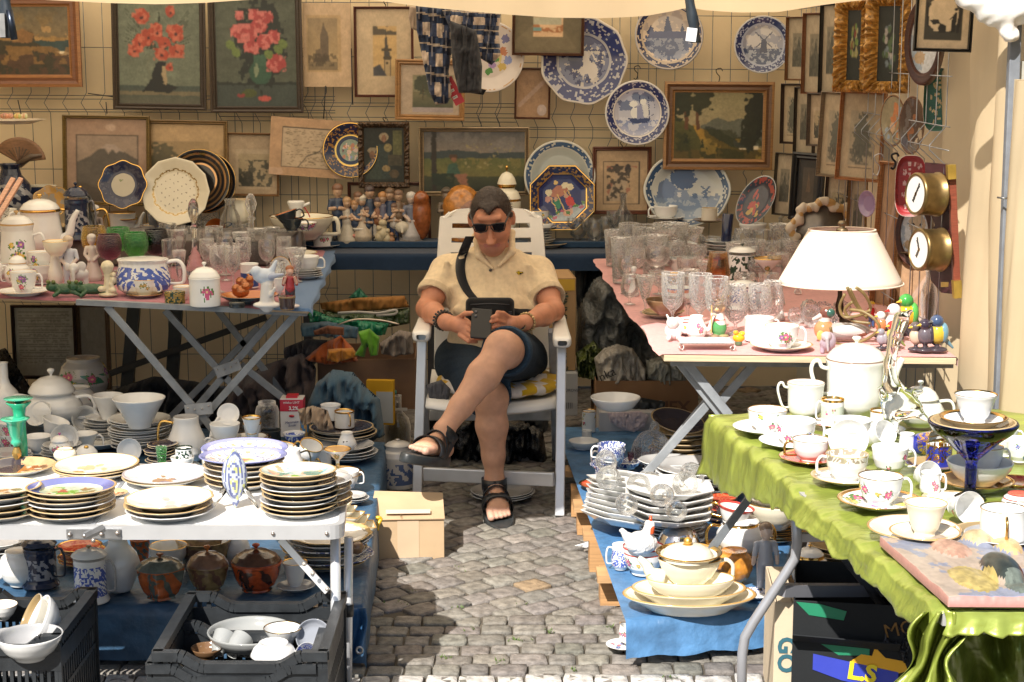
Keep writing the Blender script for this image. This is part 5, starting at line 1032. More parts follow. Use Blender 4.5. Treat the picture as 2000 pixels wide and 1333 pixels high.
def traymesh(cx,cy_,wpx,hpx,Y,yaw,colr,label,fl):
 g=Img(44,84,colr);r=np.random.RandomState(int(cx))
 for i in range(34):a=r.uniform(0,6.28);g.ell(.52+.2*math.sin(i*.7)+r.uniform(-.1,.1),.15+.7*i/34,.05,.022,fl,rot=r.uniform(0,90),edge=1)
 g.noise(.2,30);p=PY(cx,cy_,Y);s_=S(p);hw,hh=wpx/s_/2,hpx/s_/2
 t=thing('lacquer_tray',label,'tray',p,R_(yaw));n=48;prof=[(0,0,1),(.6,0,1),(.86,0,1),(.9,-.004,0),(1,-.02,0),(1.02,-.019,0),(1.0,.012,0),(.8,.014,0),(0,.014,0)]
 se=lambda a:(math.copysign(abs(math.cos(a))**.62,math.cos(a)),math.copysign(abs(math.sin(a))**.62,math.sin(a)))
 m=M();G=[];cols=[]
 prof=[(q/12*.86,0,1)for q in range(13)]+prof[3:]
 for e,y,k in prof:G.append([(hw*e*se(a)[0],y,hh*e*se(a)[1])for a in np.arange(n)*2*math.pi/n])
 for i in range(len(prof)-1):
  for j in range(n):
   e=prof[i][0];a=(j+.5)*2*math.pi/n
   if i<12:cc=g.at(.5+.5*e*se(a)[0],.5-.5*e*se(a)[1]);cols.append((*cc,1))
   else:cols.append((.6,.52,.45,1)if i in(14,15,16)else(*colr,1))
 m.grid(np.array(G),cols=np.array(cols),closed=True);m.build('tray_body',WOOD,t);return t
traymesh(1832,195,52,122,5.85,-24,(.015,.10,.07),'dark green oval tray with painted flowers on the side wall',(.5,.38,.2))
traymesh(1778,363,58,118,5.75,-12,(.30,.025,.03),'dark red oval tray with white painted flowers on the side wall',(.6,.4,.38))
def ovalframe(cx,cy_,wpx,hpx,Y,yaw,label,g):
 p=PY(cx,cy_,Y);s_=S(p);hw,hh=wpx/s_/2,hpx/s_/2;t=thing('oval_frame',label,'picture',p,R_(yaw));n=56
 G=np.array([[(hw*e*math.cos(a),y,hh*e*math.sin(a))for a in np.arange(n)*2*math.pi/n]for e,y in((.72,0),(.74,-.012),(.8,-.022),(.88,-.014),(.95,-.03),(1,-.02),(1.02,.02),(.7,.03))])
 M().grid(G,(.09,.03,.02),closed=True).build('frame',WOOD,t)
 G=[];cols=[]
 for k in range(25):G.append([(hw*.73*k/24*math.cos(a),-.002,hh*.73*k/24*math.sin(a))for a in np.arange(n)*2*math.pi/n])
 for k in range(24):
  for j in range(n):a=(j+.5)*2*math.pi/n;e=(k+.5)/24;cols.append((*g.at(.5+.5*e*math.cos(a),.5-.5*e*math.sin(a)),1))
 M().grid(np.array(G),cols=np.array(cols),closed=True).build('print',ART,t);return t
def dogimg(s):
 g=Img(60,90,(.42,.5,.62));g.blot(0,0,1,1,4,.5,(.68,.7,.74),s);g.ell(.58,.4 if s==1 else.32,.3,.2,(.56,.44,.32),edge=.5);y=.4 if s==1 else.33;g.ell(.45,y,.05,.03,(.03,.02,.02));g.ell(.72,y,.05,.03,(.03,.02,.02));g.ell(.6,y+.12,.07,.04,(.04,.03,.03));g.ell(.35,.75,.2,.1,(.55,.4,.26),edge=.8);return g.noise(.15,20)
ovalframe(1806,82,74,168,5.75,-30,'oval dark wooden frame with a pale puppy picture at the top of the side wall',dogimg(1))
ovalframe(1786,455,72,130,5.95,-20,'oval dark wooden frame with a puppy face below the red tray',dogimg(2))
def brn(r,z,th,inn,R,H):c=np.tile(np.array((.42,.26,.2,1.)),(len(r),1));c[inn]=(.25,.18,.3,1);return c
wplate(1699,398,26,6.5,'brown plate seen almost edge on behind the lamp',brn,yaw=-62,lean=0,ov=1.0,ht=.3)
bpy.context.scene.objects[-1].scale=(1,1,1)
t=thing('barometer_board','dark red wooden board with two round brass instruments and brass corners','clock board',PY(1838,445,5.5),0)
c0=PY(1838,445,5.5);s_=S(c0);q=lambda u,v,y=5.5:PY(u,v,y)-c0
m=M();o1=[(1806,318),(1852,322),(1862,575),(1838,572),(1818,548),(1812,470),(1826,440),(1810,400)]
m.add([tuple(q(u,v,5.5+(u-1838)*-.002))for u,v in o1]+[tuple(q(u,v,5.5+(u-1838)*-.002)+Vector((.01,.02,0)))for u,v in o1],[tuple(range(8))[::-1],tuple(range(8,16))]+[(i,(i+1)%8,8+(i+1)%8,8+i)for i in range(8)],(.045,.012,.016),False);m.build('board',WOOD,t)
m=M();m.bar(q(1858,322,5.44),q(1869,580,5.44),.022,.02,(.22,.055,.03),up=(0,1,0));m.build('edge_moulding',WOOD,t)
for a,b in(((1857,322),(1858,350)),((1868,548),(1870,582))):
 m=M();m.bar(q(*a,5.425),q(*b,5.425),.026,.028,(.72,.52,.12,0),up=(0,1,0));m.build('brass_corner',MET,t)
m=M();m.box(q(1845,556,5.44),(.024,.004,.016),(.5,.33,.12,0));m.build('name_plate',MET,t)
for(u,v,g1)in((1832,380,0),(1838,488,1)):
 tt=bpy.data.objects.new('dial_case',None);C.objects.link(tt);tt.parent=t;tt.location=q(u,v,5.46);tt.rotation_euler=(R_(88),0,R_(-74))
 Rr=45/s_/1.0*.92
 me=M().lathe([(0,0),(1.04,0),(1.04,.06),(.98,.08),(.97,.75),(1.0,.8),(1.0,.95),(.9,1),(.84,.97),(.84,.93)],Rr,.085,40,(.22,.15,.06,0));me.build('case',MET,tt)
 def dial(r,z,th,inn,R,H):
  c=np.tile(np.array((.68,.68,.66,1.)),(len(r),1));c[(abs(r-.68)<.05)&(np.cos(th*12)>.8)]=(.03,.03,.03,1);c[(r<.6)&(np.abs(((th-(1+g1)+math.pi)%6.283)-math.pi)<.08/np.maximum(r,.1))]=(.05,.05,.05,1);c[(r<.45)&(np.abs(((th-4.2+math.pi)%6.283)-math.pi)<.1/np.maximum(r,.1))]=(.05,.05,.05,1);c[(r<.1)]=(.3,.2,.08,0);return c
 M().lathe([(0,.95),(.3,.95),(.6,.95),(.84,.95)],Rr,.085,48,W_,dial,9).build('dial',CER,tt)
def hook(u,v,Y,label,h=18,r=.0022,col=(.03,.03,.035)):
 p=PY(u,v,Y);s_=S(p);k=h/s_;P=smooth([(.3,.3),(.15,.5),(-.15,.4),(-.1,.15),(.1,-.1),(.0,-.5),(-.2,-.42)],4)
 m=M();m.tube([(x*k,0,z*k)for x,z in P],r,6,col);tag(m.build('wire_hook',MET,loc=p),label,'hook')
for u,v,Y,lb,h in((1243,142,8.35,'wire hook above the ship plate',26),(1403,148,8.3,'wire hook above the forest painting',28),(752,9,8.35,'wire hook above the clock tower print',14),(750,236,8.3,'wire hook above the ornate dark frame',12),(1214,284,8.3,'wire hook above the dog drawing',14)):hook(u,v,Y,lb,h)
hook(1746,315,6.0,'thick black S hook on the side wall above the red tray',30,.004)
hook(1714,322,6.1,'long silvery wire hook beside the black S hook',42,.0022,(.5,.5,.52))
for i,(a,b,c_,d)in enumerate(((636,168,632,232),(686,95,689,205),(172,183,226,190),(207,200,209,222),(35,196,45,240))):
 m=M();m.tube([PY(a,b,8.36),PY(c_,d,8.34)],.0028,6,(.015,.015,.02));tag(m.build('cable_tie',BPLAS),['long black cable tie below the cathedral print','black cable tie hanging beside the clock tower print','black cable tie sticking out left of the poppy painting','short black cable tie above the mountain print','black cable tie above the dark vase at far left'][i],'cable tie')
def plaid():
 g=Img(120,120,(.012,.018,.04));X,Y=g.X,g.Y
 a=X*2.6+Y*.3;b=Y*3.4-X*.2
 g.put((a%1>.5),(.045,.065,.12),.8);g.put((b%1>.55),(.07,.09,.16),.55);g.put(((a%1>.5)&(b%1>.55)),(.58,.46,.36),.95);g.put(abs(b%1-.28)<.035,(.5,.4,.3),.8);g.put(abs(a%1-.22)<.03,(.3,.27,.27),.6);return g.noise(.25,60)
t=thing('plaid_jacket','blue and cream plaid jacket hanging from the canopy over the wall','jacket')
puff([(812,10),(880,18),(884,95),(876,140),(882,185),(874,203),(850,205),(838,180),(828,130),(814,60)],7.7,.055,(.1,.1,.1),.8,3,4,plaid(),res=70,fdir=(2,.5)).build('left_sleeve',CLOTH,t)
puff([(860,12),(978,22),(974,60),(978,108),(960,128),(935,112),(905,80),(878,55)],7.66,.055,(.1,.1,.1),.8,3,9,plaid(),res=70,fdir=(2,.5)).build('body_panel',CLOTH,t)
puff([(800,12),(822,14),(816,62),(804,56),(798,35)],7.75,.03,(.4,.3,.22),.8,3,3).build('lining',CLOTH,t)
t=thing('trousers','dark grey trousers hanging inside the plaid jacket','trousers')
puff([(878,40),(930,60),(942,130),(940,182),(896,182),(884,130)],7.6,.045,(.035,.035,.04),.8,3,14,res=60,fdir=(2,.5)).build('trouser_leg',CLOTH,t)
puff([(915,168),(950,176),(944,186),(918,182)],7.68,.02,(.01,.01,.012),.5,3,3,res=20).build('cuff',CLOTH,t)
t=thing('shopping_list_card','red and white printed card under the plaid sleeve','card',PY(886,178,7.74),0,None,(R_(-4),R_(-28),0));s_=S(PY(886,178,7.74))
g=Img(30,60,(.5,.02,.04))
for y in(.18,.42,.66):g.rect(.1,y,.6,y+.1,(.7,.65,.62));g.line([(.15,y+.05),(.5,y+.05)],.015,(.1,.1,.1))
plane_img(g,20/s_,56/s_).build('card',PAP,t,loc=(0,0,-28/s_),solid=.001)
# == FIGURINES
FIG={}
SK=(.55,.33,.22)
def fig(u,vb,hpx,z,label,hair=(.12,.06,.035),top=(.5,.45,.4),bot=(.06,.1,.18),skin=SK,skirt=False,arms='front',base=None,hat=None,face=0,wide=1.0,lean=0,name='figurine',cat='figurine',mat=None,group=None,rb=.5):
 p=PZb(u,vb,z);s_=S(p);H=hpx/s_;p.y+=H*.12
 P=[];B=.06 if base else 0
 if base:P+=[('e',((0,0,.03),(.2*wide,.17,.05)),base,.01)]
 if skirt:P+=[('c',((0,0,B+.07),(0,0,.45),.19*wide,.09),bot,.02),('c',((-.06,-.08,B),(-.06,-.03,B+.08),.035,.03),(.08,.06,.05),.01),('c',((.06,-.08,B),(.06,-.03,B+.08),.035,.03),(.08,.06,.05),.01)]
 else:
  for s in(-1,1):P+=[('c',((.06*s,0,B+.03),(.055*s,0,.42),.045,.065),bot,.012),('c',((.065*s,-.06,B+.02),(.06*s,0,B+.03),.035,.035),(.05,.04,.035),.01)]
 P+=[('c',((0,0,.46),(0,0,.66),.10*wide,.09),top,.02),('c',((-.09,0,.68),(.09,0,.68),.045,.045),top,.02)]
 for s in(-1,1):
  e=(.155*s,-.03,.54);P.append(('c',((.12*s,0,.68),e,.045,.038),top,.012))
  h={'front':(.04*s,-.12,.56),'down':(.05*s,-.11,.42),'up':(.1*s,-.1,.72),'side':(.17*s,-.02,.4)}[arms]
  P.append(('c',(e,h,.035,.03),skin,.01))
 hy=-.02+lean;P+=[('c',((0,0,.7),(0,hy,.76),.04,.04),skin,.01),('e',((0,hy-.01,.85),(.088,.09,.105)),skin,.01),('e',((0,hy+(.02 if face else.0),.905),(.1,.103,.085)),hair,.006),('e',((0,hy-.1,.84),(.016,.02,.02)),skin,.01)]
 if hat:P.append(('e',((0,hy,.94),(.11,.11,.06)),hat,.01));P.append(('e',((0,hy+.02,.93),(.09,.09,.09)),hat,.01))
 sc_=H/1.0;Q=[]
 for q in P:
  a=q[1]
  if q[0]=='c':a=(tuple(k*sc_ for k in a[0]),tuple(k*sc_ for k in a[1]),a[2]*sc_,a[3]*sc_)
  else:a=(tuple(k*sc_ for k in a[0]),tuple(k*sc_ for k in a[1]))
  Q.append((q[0],a,q[2],q[3]*sc_))
 o=sdf_mesh(Q,H/62,pad=H*.03,relax=1).build(name,mat or BISQ,loc=p,rot=(0,0,R_(random.uniform(-12,12))));return tag(o,label,cat,group)
def blob(P,u,vb,hpx,z,label,name,cat,res=55,mat=None,rz=0,unit=1.0,noise=None,rb=.12,off=0):
 """P in units of height"""
 p=PZb(u,vb,z);s_=S(p);H=hpx/s_/unit;p.y+=H*rb;Q=[]
 for q in P:
  a=q[1]
  if q[0]=='c':a=(tuple(k*H for k in a[0]),tuple(k*H for k in a[1]),a[2]*H,a[3]*H)
  else:a=(tuple(k*H for k in a[0]),tuple(k*H for k in a[1]))+tuple(a[2:])
  Q.append((q[0],a,q[2],q[3]*H)+tuple(q[4:]))
 o=sdf_mesh(Q,hpx/s_/res,pad=H*.04,relax=1,noise=noise).build(name,mat or BISQ,loc=p,rot=(0,0,R_(rz)));return tag(o,label,cat)
ZL=.757;ZI=.757
# == WHITE TABLE (front left): stacks of plates
dk=['p_dark','p_gold','p_wht']
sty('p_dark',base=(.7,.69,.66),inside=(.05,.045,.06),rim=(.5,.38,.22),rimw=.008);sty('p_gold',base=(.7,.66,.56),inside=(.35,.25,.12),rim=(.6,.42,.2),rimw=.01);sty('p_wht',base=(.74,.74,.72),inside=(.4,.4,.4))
def scene_sty(nm_,seed,pal,bg,n=26,ringc=None,rim=(.6,.42,.2),ir=.7,base=(.7,.69,.66)):
 g=img_scene(seed,pal,n,bg);k=dict(base=base,inside=ringc or bg,rim=rim,rimw=.012,img=g,ir=ir);STY[nm_]=(pt(**k),k)
scene_sty('pic_parrot',3,[(.2,.4,.06),(.3,.5,.12),(.45,.12,.06),(.6,.55,.3),(.35,.25,.1)],(.55,.62,.45),30,(.13,.16,.42))
scene_sty('pic_bird',5,[(.45,.25,.1),(.6,.5,.35),(.3,.15,.06)],(.72,.70,.62),9,(.72,.70,.62))
scene_sty('pic_faint',7,[(.5,.35,.15),(.6,.5,.3)],(.75,.73,.66),7,(.75,.73,.66),ir=.8)
scene_sty('pic_town',9,[(.4,.25,.15),(.3,.25,.3),(.5,.3,.15)],(.76,.76,.75),10,(.74,.74,.76),rim=(.45,.4,.42))
scene_sty('pic_brown',11,[(.3,.1,.03),(.15,.07,.04),(.65,.4,.2),(.75,.6,.45),(.5,.2,.06)],(.6,.38,.2),40,None,ir=.93)
scene_sty('pic_pale',13,[(.6,.5,.45),(.68,.6,.55)],(.78,.77,.74),5,(.78,.77,.72))
scene_sty('pic_green',15,[(.2,.42,.05),(.15,.3,.25),(.7,.42,.3),(.62,.3,.18),(.65,.6,.5),(.25,.45,.5)],(.55,.62,.55),34,None,ir=.95)
gA=Img(80,80,(.74,.74,.74))
for i in range(12):a=i*.5236;gA.ell(.5+.36*math.cos(a),.5+.36*math.sin(a),.1,.1,(.16,.2,.42));gA.ell(.5+.36*math.cos(a),.5+.36*math.sin(a),.085,.085,(.74,.72,.7));gA.ell(.5+.36*math.cos(a),.5+.36*math.sin(a),.03,.03,(.6,.3,.2))
for i in range(48):a=i*.1309;gA.ell(.5+.475*math.cos(a),.5+.475*math.sin(a),.01,.01,(.12,.15,.4));gA.ell(.5+.24*math.cos(a),.5+.24*math.sin(a),.012,.012,(.12,.15,.4))
gA.ell(.5,.5,.12,.1,(.62,.6,.2),edge=1.5);gA.ell(.5,.5,.07,.06,(.6,.3,.2),edge=1)
k=dict(base=(.24,.26,.5),inside=(.7,.7,.74),rim=(.25,.28,.55),rimw=.05,img=gA,ir=.97);STY['pic_blue']=(pt(**k),k)
def wstack(u,vb,w,n,ht,label,top,toplabel,rest=('p_dark','p_gold','p_wht'),tw=1.0,jit=.004,**k):stack(u,vb,w,n,ht,ZW+.001,list(rest),label,top,toplabel,group=None,jit=jit,top_w=tw,tilt=-3 if n>4 else 0,**k)
wstack(2,1022,165,5,62,'plate in the stack at the far left edge','pic_bird','cream plate with a brown bird on top of the stack at the left edge')
wstack(141,1022,172,6,62,'decorative plate in the stack below the parrot plate','pic_parrot','blue rimmed plate with a green parrot scene on top of a stack',tw=1.03)
wstack(332,1022,176,3,38,'cream plate in the low front stack','pic_pale','plain cream plate with a wavy gold rim on the low front stack',('p_wht','p_gold'),wob=(12,.012))
wstack(322,956,168,3,22,'plate in the stack below the town plate','pic_town','white plate with a small brown town view behind the low front stack')
wstack(190,942,168,3,26,'plate in the rear stack behind the parrot plate','pic_faint','cream plate with faint golden birds on the rear stack')
wstack(38,932,142,2,14,'plate under the orange brown painted plate','pic_brown','orange and brown painted plate at the rear left of the white table')
wstack(219,972,62,1,10,'','pic_brown','small brown marbled plate tucked behind the parrot plate stack')
wstack(478,960,158,6,62,'plate in the tall stack under the faience plates','pic_blue','large faience plate with blue lobes and a flower bouquet, behind the glass fish',tw=1.1)
wstack(478,902,172,1,12,'','pic_blue','second blue rimmed faience plate just below the topmost one')
wstack(610,1004,160,5,58,'plate in the stack half hidden behind the green painted plate','p_wht','pale plate behind the green painted plate')
wstack(585,1015,153,9,88,'plate in the tallest stack beside the glass fish','pic_green','plate painted with a green meadow and a reclining figure on the tallest stack')
def fish():
 p=PZ(460,994,ZW);s_=S(p);t=thing('glass_fish','swirled blue and clear glass fish standing upright among the plates','glass ornament',p);k=1/s_
 def sw(r,z,th,inn,R,H):
  n=len(r);c=np.zeros((n,4));nn=fbm(np.cos(th)*2+r*3,z*9+np.sin(th)*2,4,3);ph=np.sin(np.hypot(np.cos(th)*r*9,(z-.5)*14)*3+nn*5);c[:]=(.42,.46,.52,1);c[ph>.3]=(.12,.14,.28,1);c[(nn>.58)&(ph<0)]=(.5,.52,.2,1);return c
 m=M();P=[(0,0),(.1,.03),(.32,.12),(.3,.16),(.6,.24),(.95,.42),(1,.56),(.85,.74),(.5,.86),(.3,.93),(.12,.98),(0,1)]
 m.lathe(smooth(P,4),25*k,122*k,40,(.5,.5,.6),sw,1,ov=.45);m.build('fish_body',CER,t)
 for s in(-1,1):M().tube([(s*18*k,0,42*k),(s*34*k,.0,18*k),(s*44*k,-.002,2*k)],[.009,.006,.002],8,(.7,.75,.78)).build('fin',GCR,t)
fish()
for(u,vb,h,w,lb)in((42,903,118,30,'taller turquoise candlestick, the rear one, on the white table'),(34,910,92,56,'turquoise candlestick with a wide drip tray and gold stem')):
 q,R,s_=spot(u,vb,w,ZW+.003);t=thing('candlestick',lb,'candlestick',q);H=h/s_
 if w>40:M().lathe([(0,0),(.35,0),(.3,.02),(.2,.06),(.2,.12),(.34,.22),(.3,.3),(.18,.4)],R,H*.9,20,(.55,.35,.1,.3)).build('gold_stem',CER,t);M().lathe([(.18,.38),(.4,.46),(.34,.5),(.3,.55),(.42,.62),(.62,.9),(.98,.97),(1,.985),(.6,.98),(.2,.94),(0,.93)],R,H,30,(.05,.42,.26)).build('cup',CER,t)
 else:M().lathe([(0,0),(.85,0),(.9,.3),(.8,.5),(.75,.8),(.9,.9),(1.6,.985),(1.6,1),(.8,.985),(0,.95)],R,H,26,(.03,.36,.2)).build('shaft',CER,t);M().lathe([(.7,0),(1,.8),(1.5,1),(2.0,1),(2,1.1),(0,1.05)],R*.93,.01,26,(.03,.3,.18)).build('drip_tray',CER,t,loc=(0,0,H))
ware('round','cream',128,905,46,26,ZW+.002,'small cream pot with an open neck behind the faint gold plate','pot','pot')
gl('tumbler',316,905,22,32,ZW+.003,'tiny green glass behind the pale town plate',GGRN,name='small_glass')
# == LEFT TABLE
def cs(u,vb,cw,ch,sw,st,z,label,slabel,hd=0,kind='cup',sst=None,**k):
 """cup standing on its saucer"""
 q,R,s_=spot(u,vb,sw,z,.6);H=R*.17
 tag(link('saucer',lmesh('plate',R,H,STY[sst or st][0],('s',sst or st),44,4),CER,loc=q),slabel,'saucer')
 r=cw/2/s_;p=Vector((q.x,q.y,z+H*.3));v=vpx(Vector((p.x,p.y-r*.6,p.z)));return ware(kind,st,u,v,cw,ch,p.z,label,hd=hd,**k)
def vpx(p):
 d=p-Vector((0,0,CH));f=d.y*cp-d.z*sp;up=d.y*sp+d.z*cp;return 666.5-F*up/f
cs(47,580,52,43,108,'rose',ZL,'white cup with pink roses at the front edge of the left table','wide rose painted saucer at the front edge of the left table',hd=0)
ware('tall','rose',38,545,76,105,ZL,'tall coffee pot with a relief pattern and rose sprigs at far left','coffee_pot','pot',hd=0,lid=(26,1),spout=180,hz=(.35,.8),seg=36)
ware('round','rose',36,562,52,46,ZL,'small rose painted sugar bowl with lid beside the front cup','sugar_bowl','bowl',lid=(22,),hd=180,hx=.3)
ware('cup','rose',80,556,50,38,ZL,'white relief cup, lower of the two stacked behind the front cup');ware('cup','rose',80,552,50,38,ZL,'white relief cup, upper of the two stacked behind the front cup',dz=.045)
ware('pear','ivory',110,560,30,60,ZL,'narrow ivory jug behind the boy in blue overalls','jug','jug')
ware('tall','goldrim',82,498,92,86,ZL+.06,'big white ribbed teapot with a gold ringed lid at left','teapot','teapot',hd=180,lid=(30,1),spout=0,hs=0,hz=(.3,.9),seg=40)
stack(108,505,86,9,62,ZL,'p_gold','plate in the stack under the small cream bowl')
ware('bowl','creamgold',110,502,52,30,ZL+.13,'cream bowl with a gold rim on the plate stack at left','bowl','bowl')
ware('pear','dark',162,500,76,100,ZL+.02,'dark blue lidded vase with a rose medallion and gold handles','lidded_vase','vase',lid=(34,1.1),hd=0,two=True,hcol=GOLD,knob=GOLD)
q,R,s_=spot(158,492,44,ZL+.02);sty('medal',base=(.66,.62,.54),flo=4,side=-1.57,fz=(.4,.6));
tag(M().ball((0,0,0),(R*.95,.012,R*.8),(.66,.62,.54)).build('rose_medallion',CER,loc=(q.x,q.y-.045,q.z+.055)),'cream oval rose medallion on the dark blue vase','medallion')
ware('stein','navy',152,470,52,86,.872,'tall grey stoneware stein with a pewter lid behind the dark vase','beer_stein','stein',hd=0,lid=(26,1.05),hcol=(.15,.15,.16))
def sq_vase():
 p=PZ(81,440,.872);s_=S(p);t=p;w,h=58/s_,62/s_;g=Img(30,34,(.012,.02,.06))
 for x,y,r in((.4,.45,.12),(.35,.25,.05),(.62,.2,.09),(.72,.32,.06),(.5,.72,.1),(.3,.8,.07),(.72,.78,.06),(.85,.9,.08),(.15,.7,.05)):g.ell(x,y,r,r,(.5,.46,.4));g.ell(x,y,r*.4,r*.4,(.03,.04,.1))
 th_=thing('square_vase','flat dark blue vase with pale flower and bird drawing','vase',PZ(81,440,.872)+Vector((0,0,.03)))
 M().box((0,.03,h/2),(w,.055,h),(.012,.02,.06)).build('body',CER,th_,bevel=.004);plane_img(g,w*.96,h*.96,-.0).build('decoration',CER,th_,loc=(0,-.0,.002));M().lathe([(1,0),(1.02,1),(.9,1),(.88,.5)],w/2,.008,30,(.6,.55,.42),ov=.45).build('rim',CER,th_,loc=(0,.03,h))
sq_vase()
ware('vase','navy',26,445,84,122,.872,'large dark vase with gold decor at the far left edge','vase','vase',seg=40)
p=PY(24,242,7.75);s_=S(p);tag(M().lathe(PF['plate'],66/s_,.02,48,(.66,.58,.45)).build('dish',CER,loc=p),'wide pale dish lying on top of the large dark vase','dish')
t=thing('porcelain_roses','pink and yellow porcelain roses on the dish above the dark vase','flowers',p+Vector((0,0,.015)))
for k,(dx,c)in enumerate(((-.03,(.55,.25,.18)),(-.005,(.62,.3,.22)),(.03,(.6,.45,.2)),(.06,(.62,.5,.3)))):
 m=M()
 for a in range(7):m.ball((dx+.013*math.cos(a*2.4)*a/6,.013*math.sin(a*2.4)*a/6-.01,.018+.004*(6-a)/6),(.012,.008,.012),tuple(x*random.uniform(.75,1.15)for x in c),8,5,rotz=a)
 m.build('rose',BISQ,t)
m=M();G=[]
t=thing('carved_fan','brown carved fan shaped ornament behind the flat blue vase','ornament',PY(38,318,8.1));s_=S(t.location);cols=[]
for i in range(9):
 G.append([(i/8*52/s_*math.cos(a)*1.0,-.004*math.cos(a*40),i/8*52/s_*math.sin(a)*.95)for a in np.linspace(.12,2.6,34)])
for i in range(8):
 for j in range(33):cols.append((.26,.13,.06,1)if(i>4 or j%3)else(.12,.08,.05,1))
m.grid(np.array(G),cols=np.array(cols));m.build('leaf',WOOD,t,solid=.012);M().tube([(0,-.01,-.01),(.06,-.012,.03),(.11,-.01,.035)],[.018,.014,.008],8,(.13,.09,.06)).build('carved_head',WOOD,t)
gl('ball',14,440,30,46,.872,'faceted crystal stopper at the far left',CUT,name='decanter_stopper',cat='stopper',dz=.06,poly=8);gl('decanter',8,462,40,60,.872,'cut glass decanter at the far left edge',CUT,name='decanter',cat='decanter')
t=thing('clothes_peg_rack','pink wooden double bar leaning in from the left edge','wooden bar',PY(-10,420,7.0));c0=PY(-10,420,7.0)
for k in(-7,8):M().bar(PY(-12+k,425,6.9)-c0,PY(33+k,350,7.1)-c0,.02,.02,(.62,.34,.22),up=(0,1,0)).build('bar',WOOD,t,bevel=.003)
t=fig(134,562,103,ZL,'pale boy figurine in blue grey overalls carrying a book',(.5,.4,.3),(.52,.54,.6),(.45,.48,.55),skin=(.62,.52,.45),arms='down',mat=CER)
fig(180,548,92,ZL,'tall pale figurine of a robed woman behind the white elephant',(.55,.5,.45),(.62,.56,.5),(.62,.54,.5),skin=(.62,.54,.48),skirt=True,arms='down',mat=CER)
fig(186,492,92,ZL+.03,'white haired clown figurine with a red nose and a brown coat',(.62,.6,.57),(.26,.2,.17),(.2,.16,.14),skin=(.66,.58,.52),arms='front',face=1)
blob([('e',((0,0,.55),(.3,.2,.22)),(.6,.58,.57),.03),('c',((-.18,0,.5),(-.2,0,.05),.1,.08),(.6,.58,.57),.04),('c',((.18,0,.5),(.2,0,.05),.1,.08),(.6,.58,.57),.04),('e',((-.12,-.2,.75),(.16,.14,.18)),(.62,.6,.58),.03),('c',((-.12,-.3,.7),(-.1,-.34,.25),.07,.035),(.62,.6,.58),.03),('e',((.1,-.12,.8),(.16,.04,.16)),(.6,.57,.56),.02),('e',((-.33,-.12,.78),(.1,.04,.14)),(.6,.57,.56),.02)],155,570,62,ZL,'small white elephant figurine beside the green frogs','elephant_figurine','figurine',mat=CER)
for u,w_,lb in((120,1,'dark green frog figurine lying at the left'),(172,1.4,'dark green frog figurine lying in front of the elephant')):
 G_=(.03,.09,.035);blob([('e',((0,0,.4),(.75*w_,.35,.32)),G_,.1),('e',((-.7*w_,-.1,.55),(.35,.3,.3)),G_,.1),('e',((-.85*w_,-.3,.85),(.12,.12,.12)),(.12,.14,.03),.03),('e',((-.55*w_,-.3,.85),(.12,.12,.12)),(.12,.14,.03),.03),('c',((.5*w_,-.2,.3),(.9*w_,-.3,.12),.18,.1),G_,.08),('c',((-.3,-.3,.25),(-.5,-.5,.08),.14,.1),G_,.08),('c',((.6*w_,.1,.5),(.95*w_,0,.75),.16,.12),G_,.08)],u+6,579,34,ZL,lb,'frog_figurine','figurine',mat=BISQ,noise=(.004,90))
blob([('e',((0,0,.06),(.3,.25,.09)),(.66,.58,.4),.03),('c',((0,0,.1),(0,0,.65),.14,.11),(.68,.6,.42),.05),('c',((0,0,.65),(0,0,.92),.1,.2),(.68,.6,.42),.04),('e',((.18,-.05,.5),(.1,.1,.12)),(.68,.6,.42),.02),('e',((.2,-.05,.68),(.08,.08,.09)),(.68,.6,.42),.02),('e',((-.17,-.1,.24),(.13,.12,.1)),(.68,.6,.42),.02),('e',((.17,-.12,.2),(.12,.1,.1)),(.68,.6,.42),.02),('c',((.12,-.1,.4),(.22,-.12,.15),.06,.06),(.68,.6,.42),.02)],210,580,63,ZL,'cream carved cherub vase at the front of the left table','cherub_vase','figurine',noise=(.002,200))
for(u,vb,w,h,mt,lb)in((187,542,50,98,GYEL,'yellow cut glass goblet on a clear stem'),(234,532,50,86,GGRN,'olive green cut glass goblet behind the emerald one'),(216,550,49,90,GPUR,'dark purple cut glass goblet'),(268,548,48,92,GGRN,'emerald green cut glass goblet beside the purple one'),(307,542,50,92,GBLK,'black cut glass goblet'),(226,470,36,26,GORA,'small orange glass bowl behind the olive goblet')):
 q,R,s_=spot(u,vb,w,ZL);H=h/s_;t=thing('goblet',lb,'goblet',q);M().lathe([(0,0),(.6,0),(.62,.01),(.3,.03),(.1,.07),(.09,.4),(.2,.46),(0,.47)],R,H,20).build('stem',GLS,t);M().lathe(smooth([(0,.44),(.3,.455),(.75,.53),(1,.70),(.98,.85),(.84,.99),(.82,1),(.80,.99),(.94,.84),(.96,.70),(.7,.56),(0,.47)],3),R,H,30).build('bowl',mt,t)
ware('tall','blueflo',281,580,116,70,ZL,'wide ribbed blue and white teapot with a big loop handle','teapot','teapot',hd=0,seg=56,wob=(28,.015),hx=.42,lid=(5,.9),ov=.8,hz=(.3,.92))
cs(283,582,46,32,74,'goldin',ZL,'little cup with a gold inside in front of the ribbed teapot','small saucer in front of the ribbed teapot',hd=0)
t=M().lathe([(0,0),(1,0),(1,.55),(1.03,.58),(1.03,.9),(.98,1),(0,1)],20/515,24/515,40,W_,pt(base=(.02,.05,.03),delft=(.35,.22,.05),dens=16),4,ov=.7).build('trinket_box',CER,loc=spot(342,594,40,ZL)[0]);tag(t,'small green and gold oval box at the table edge','box')
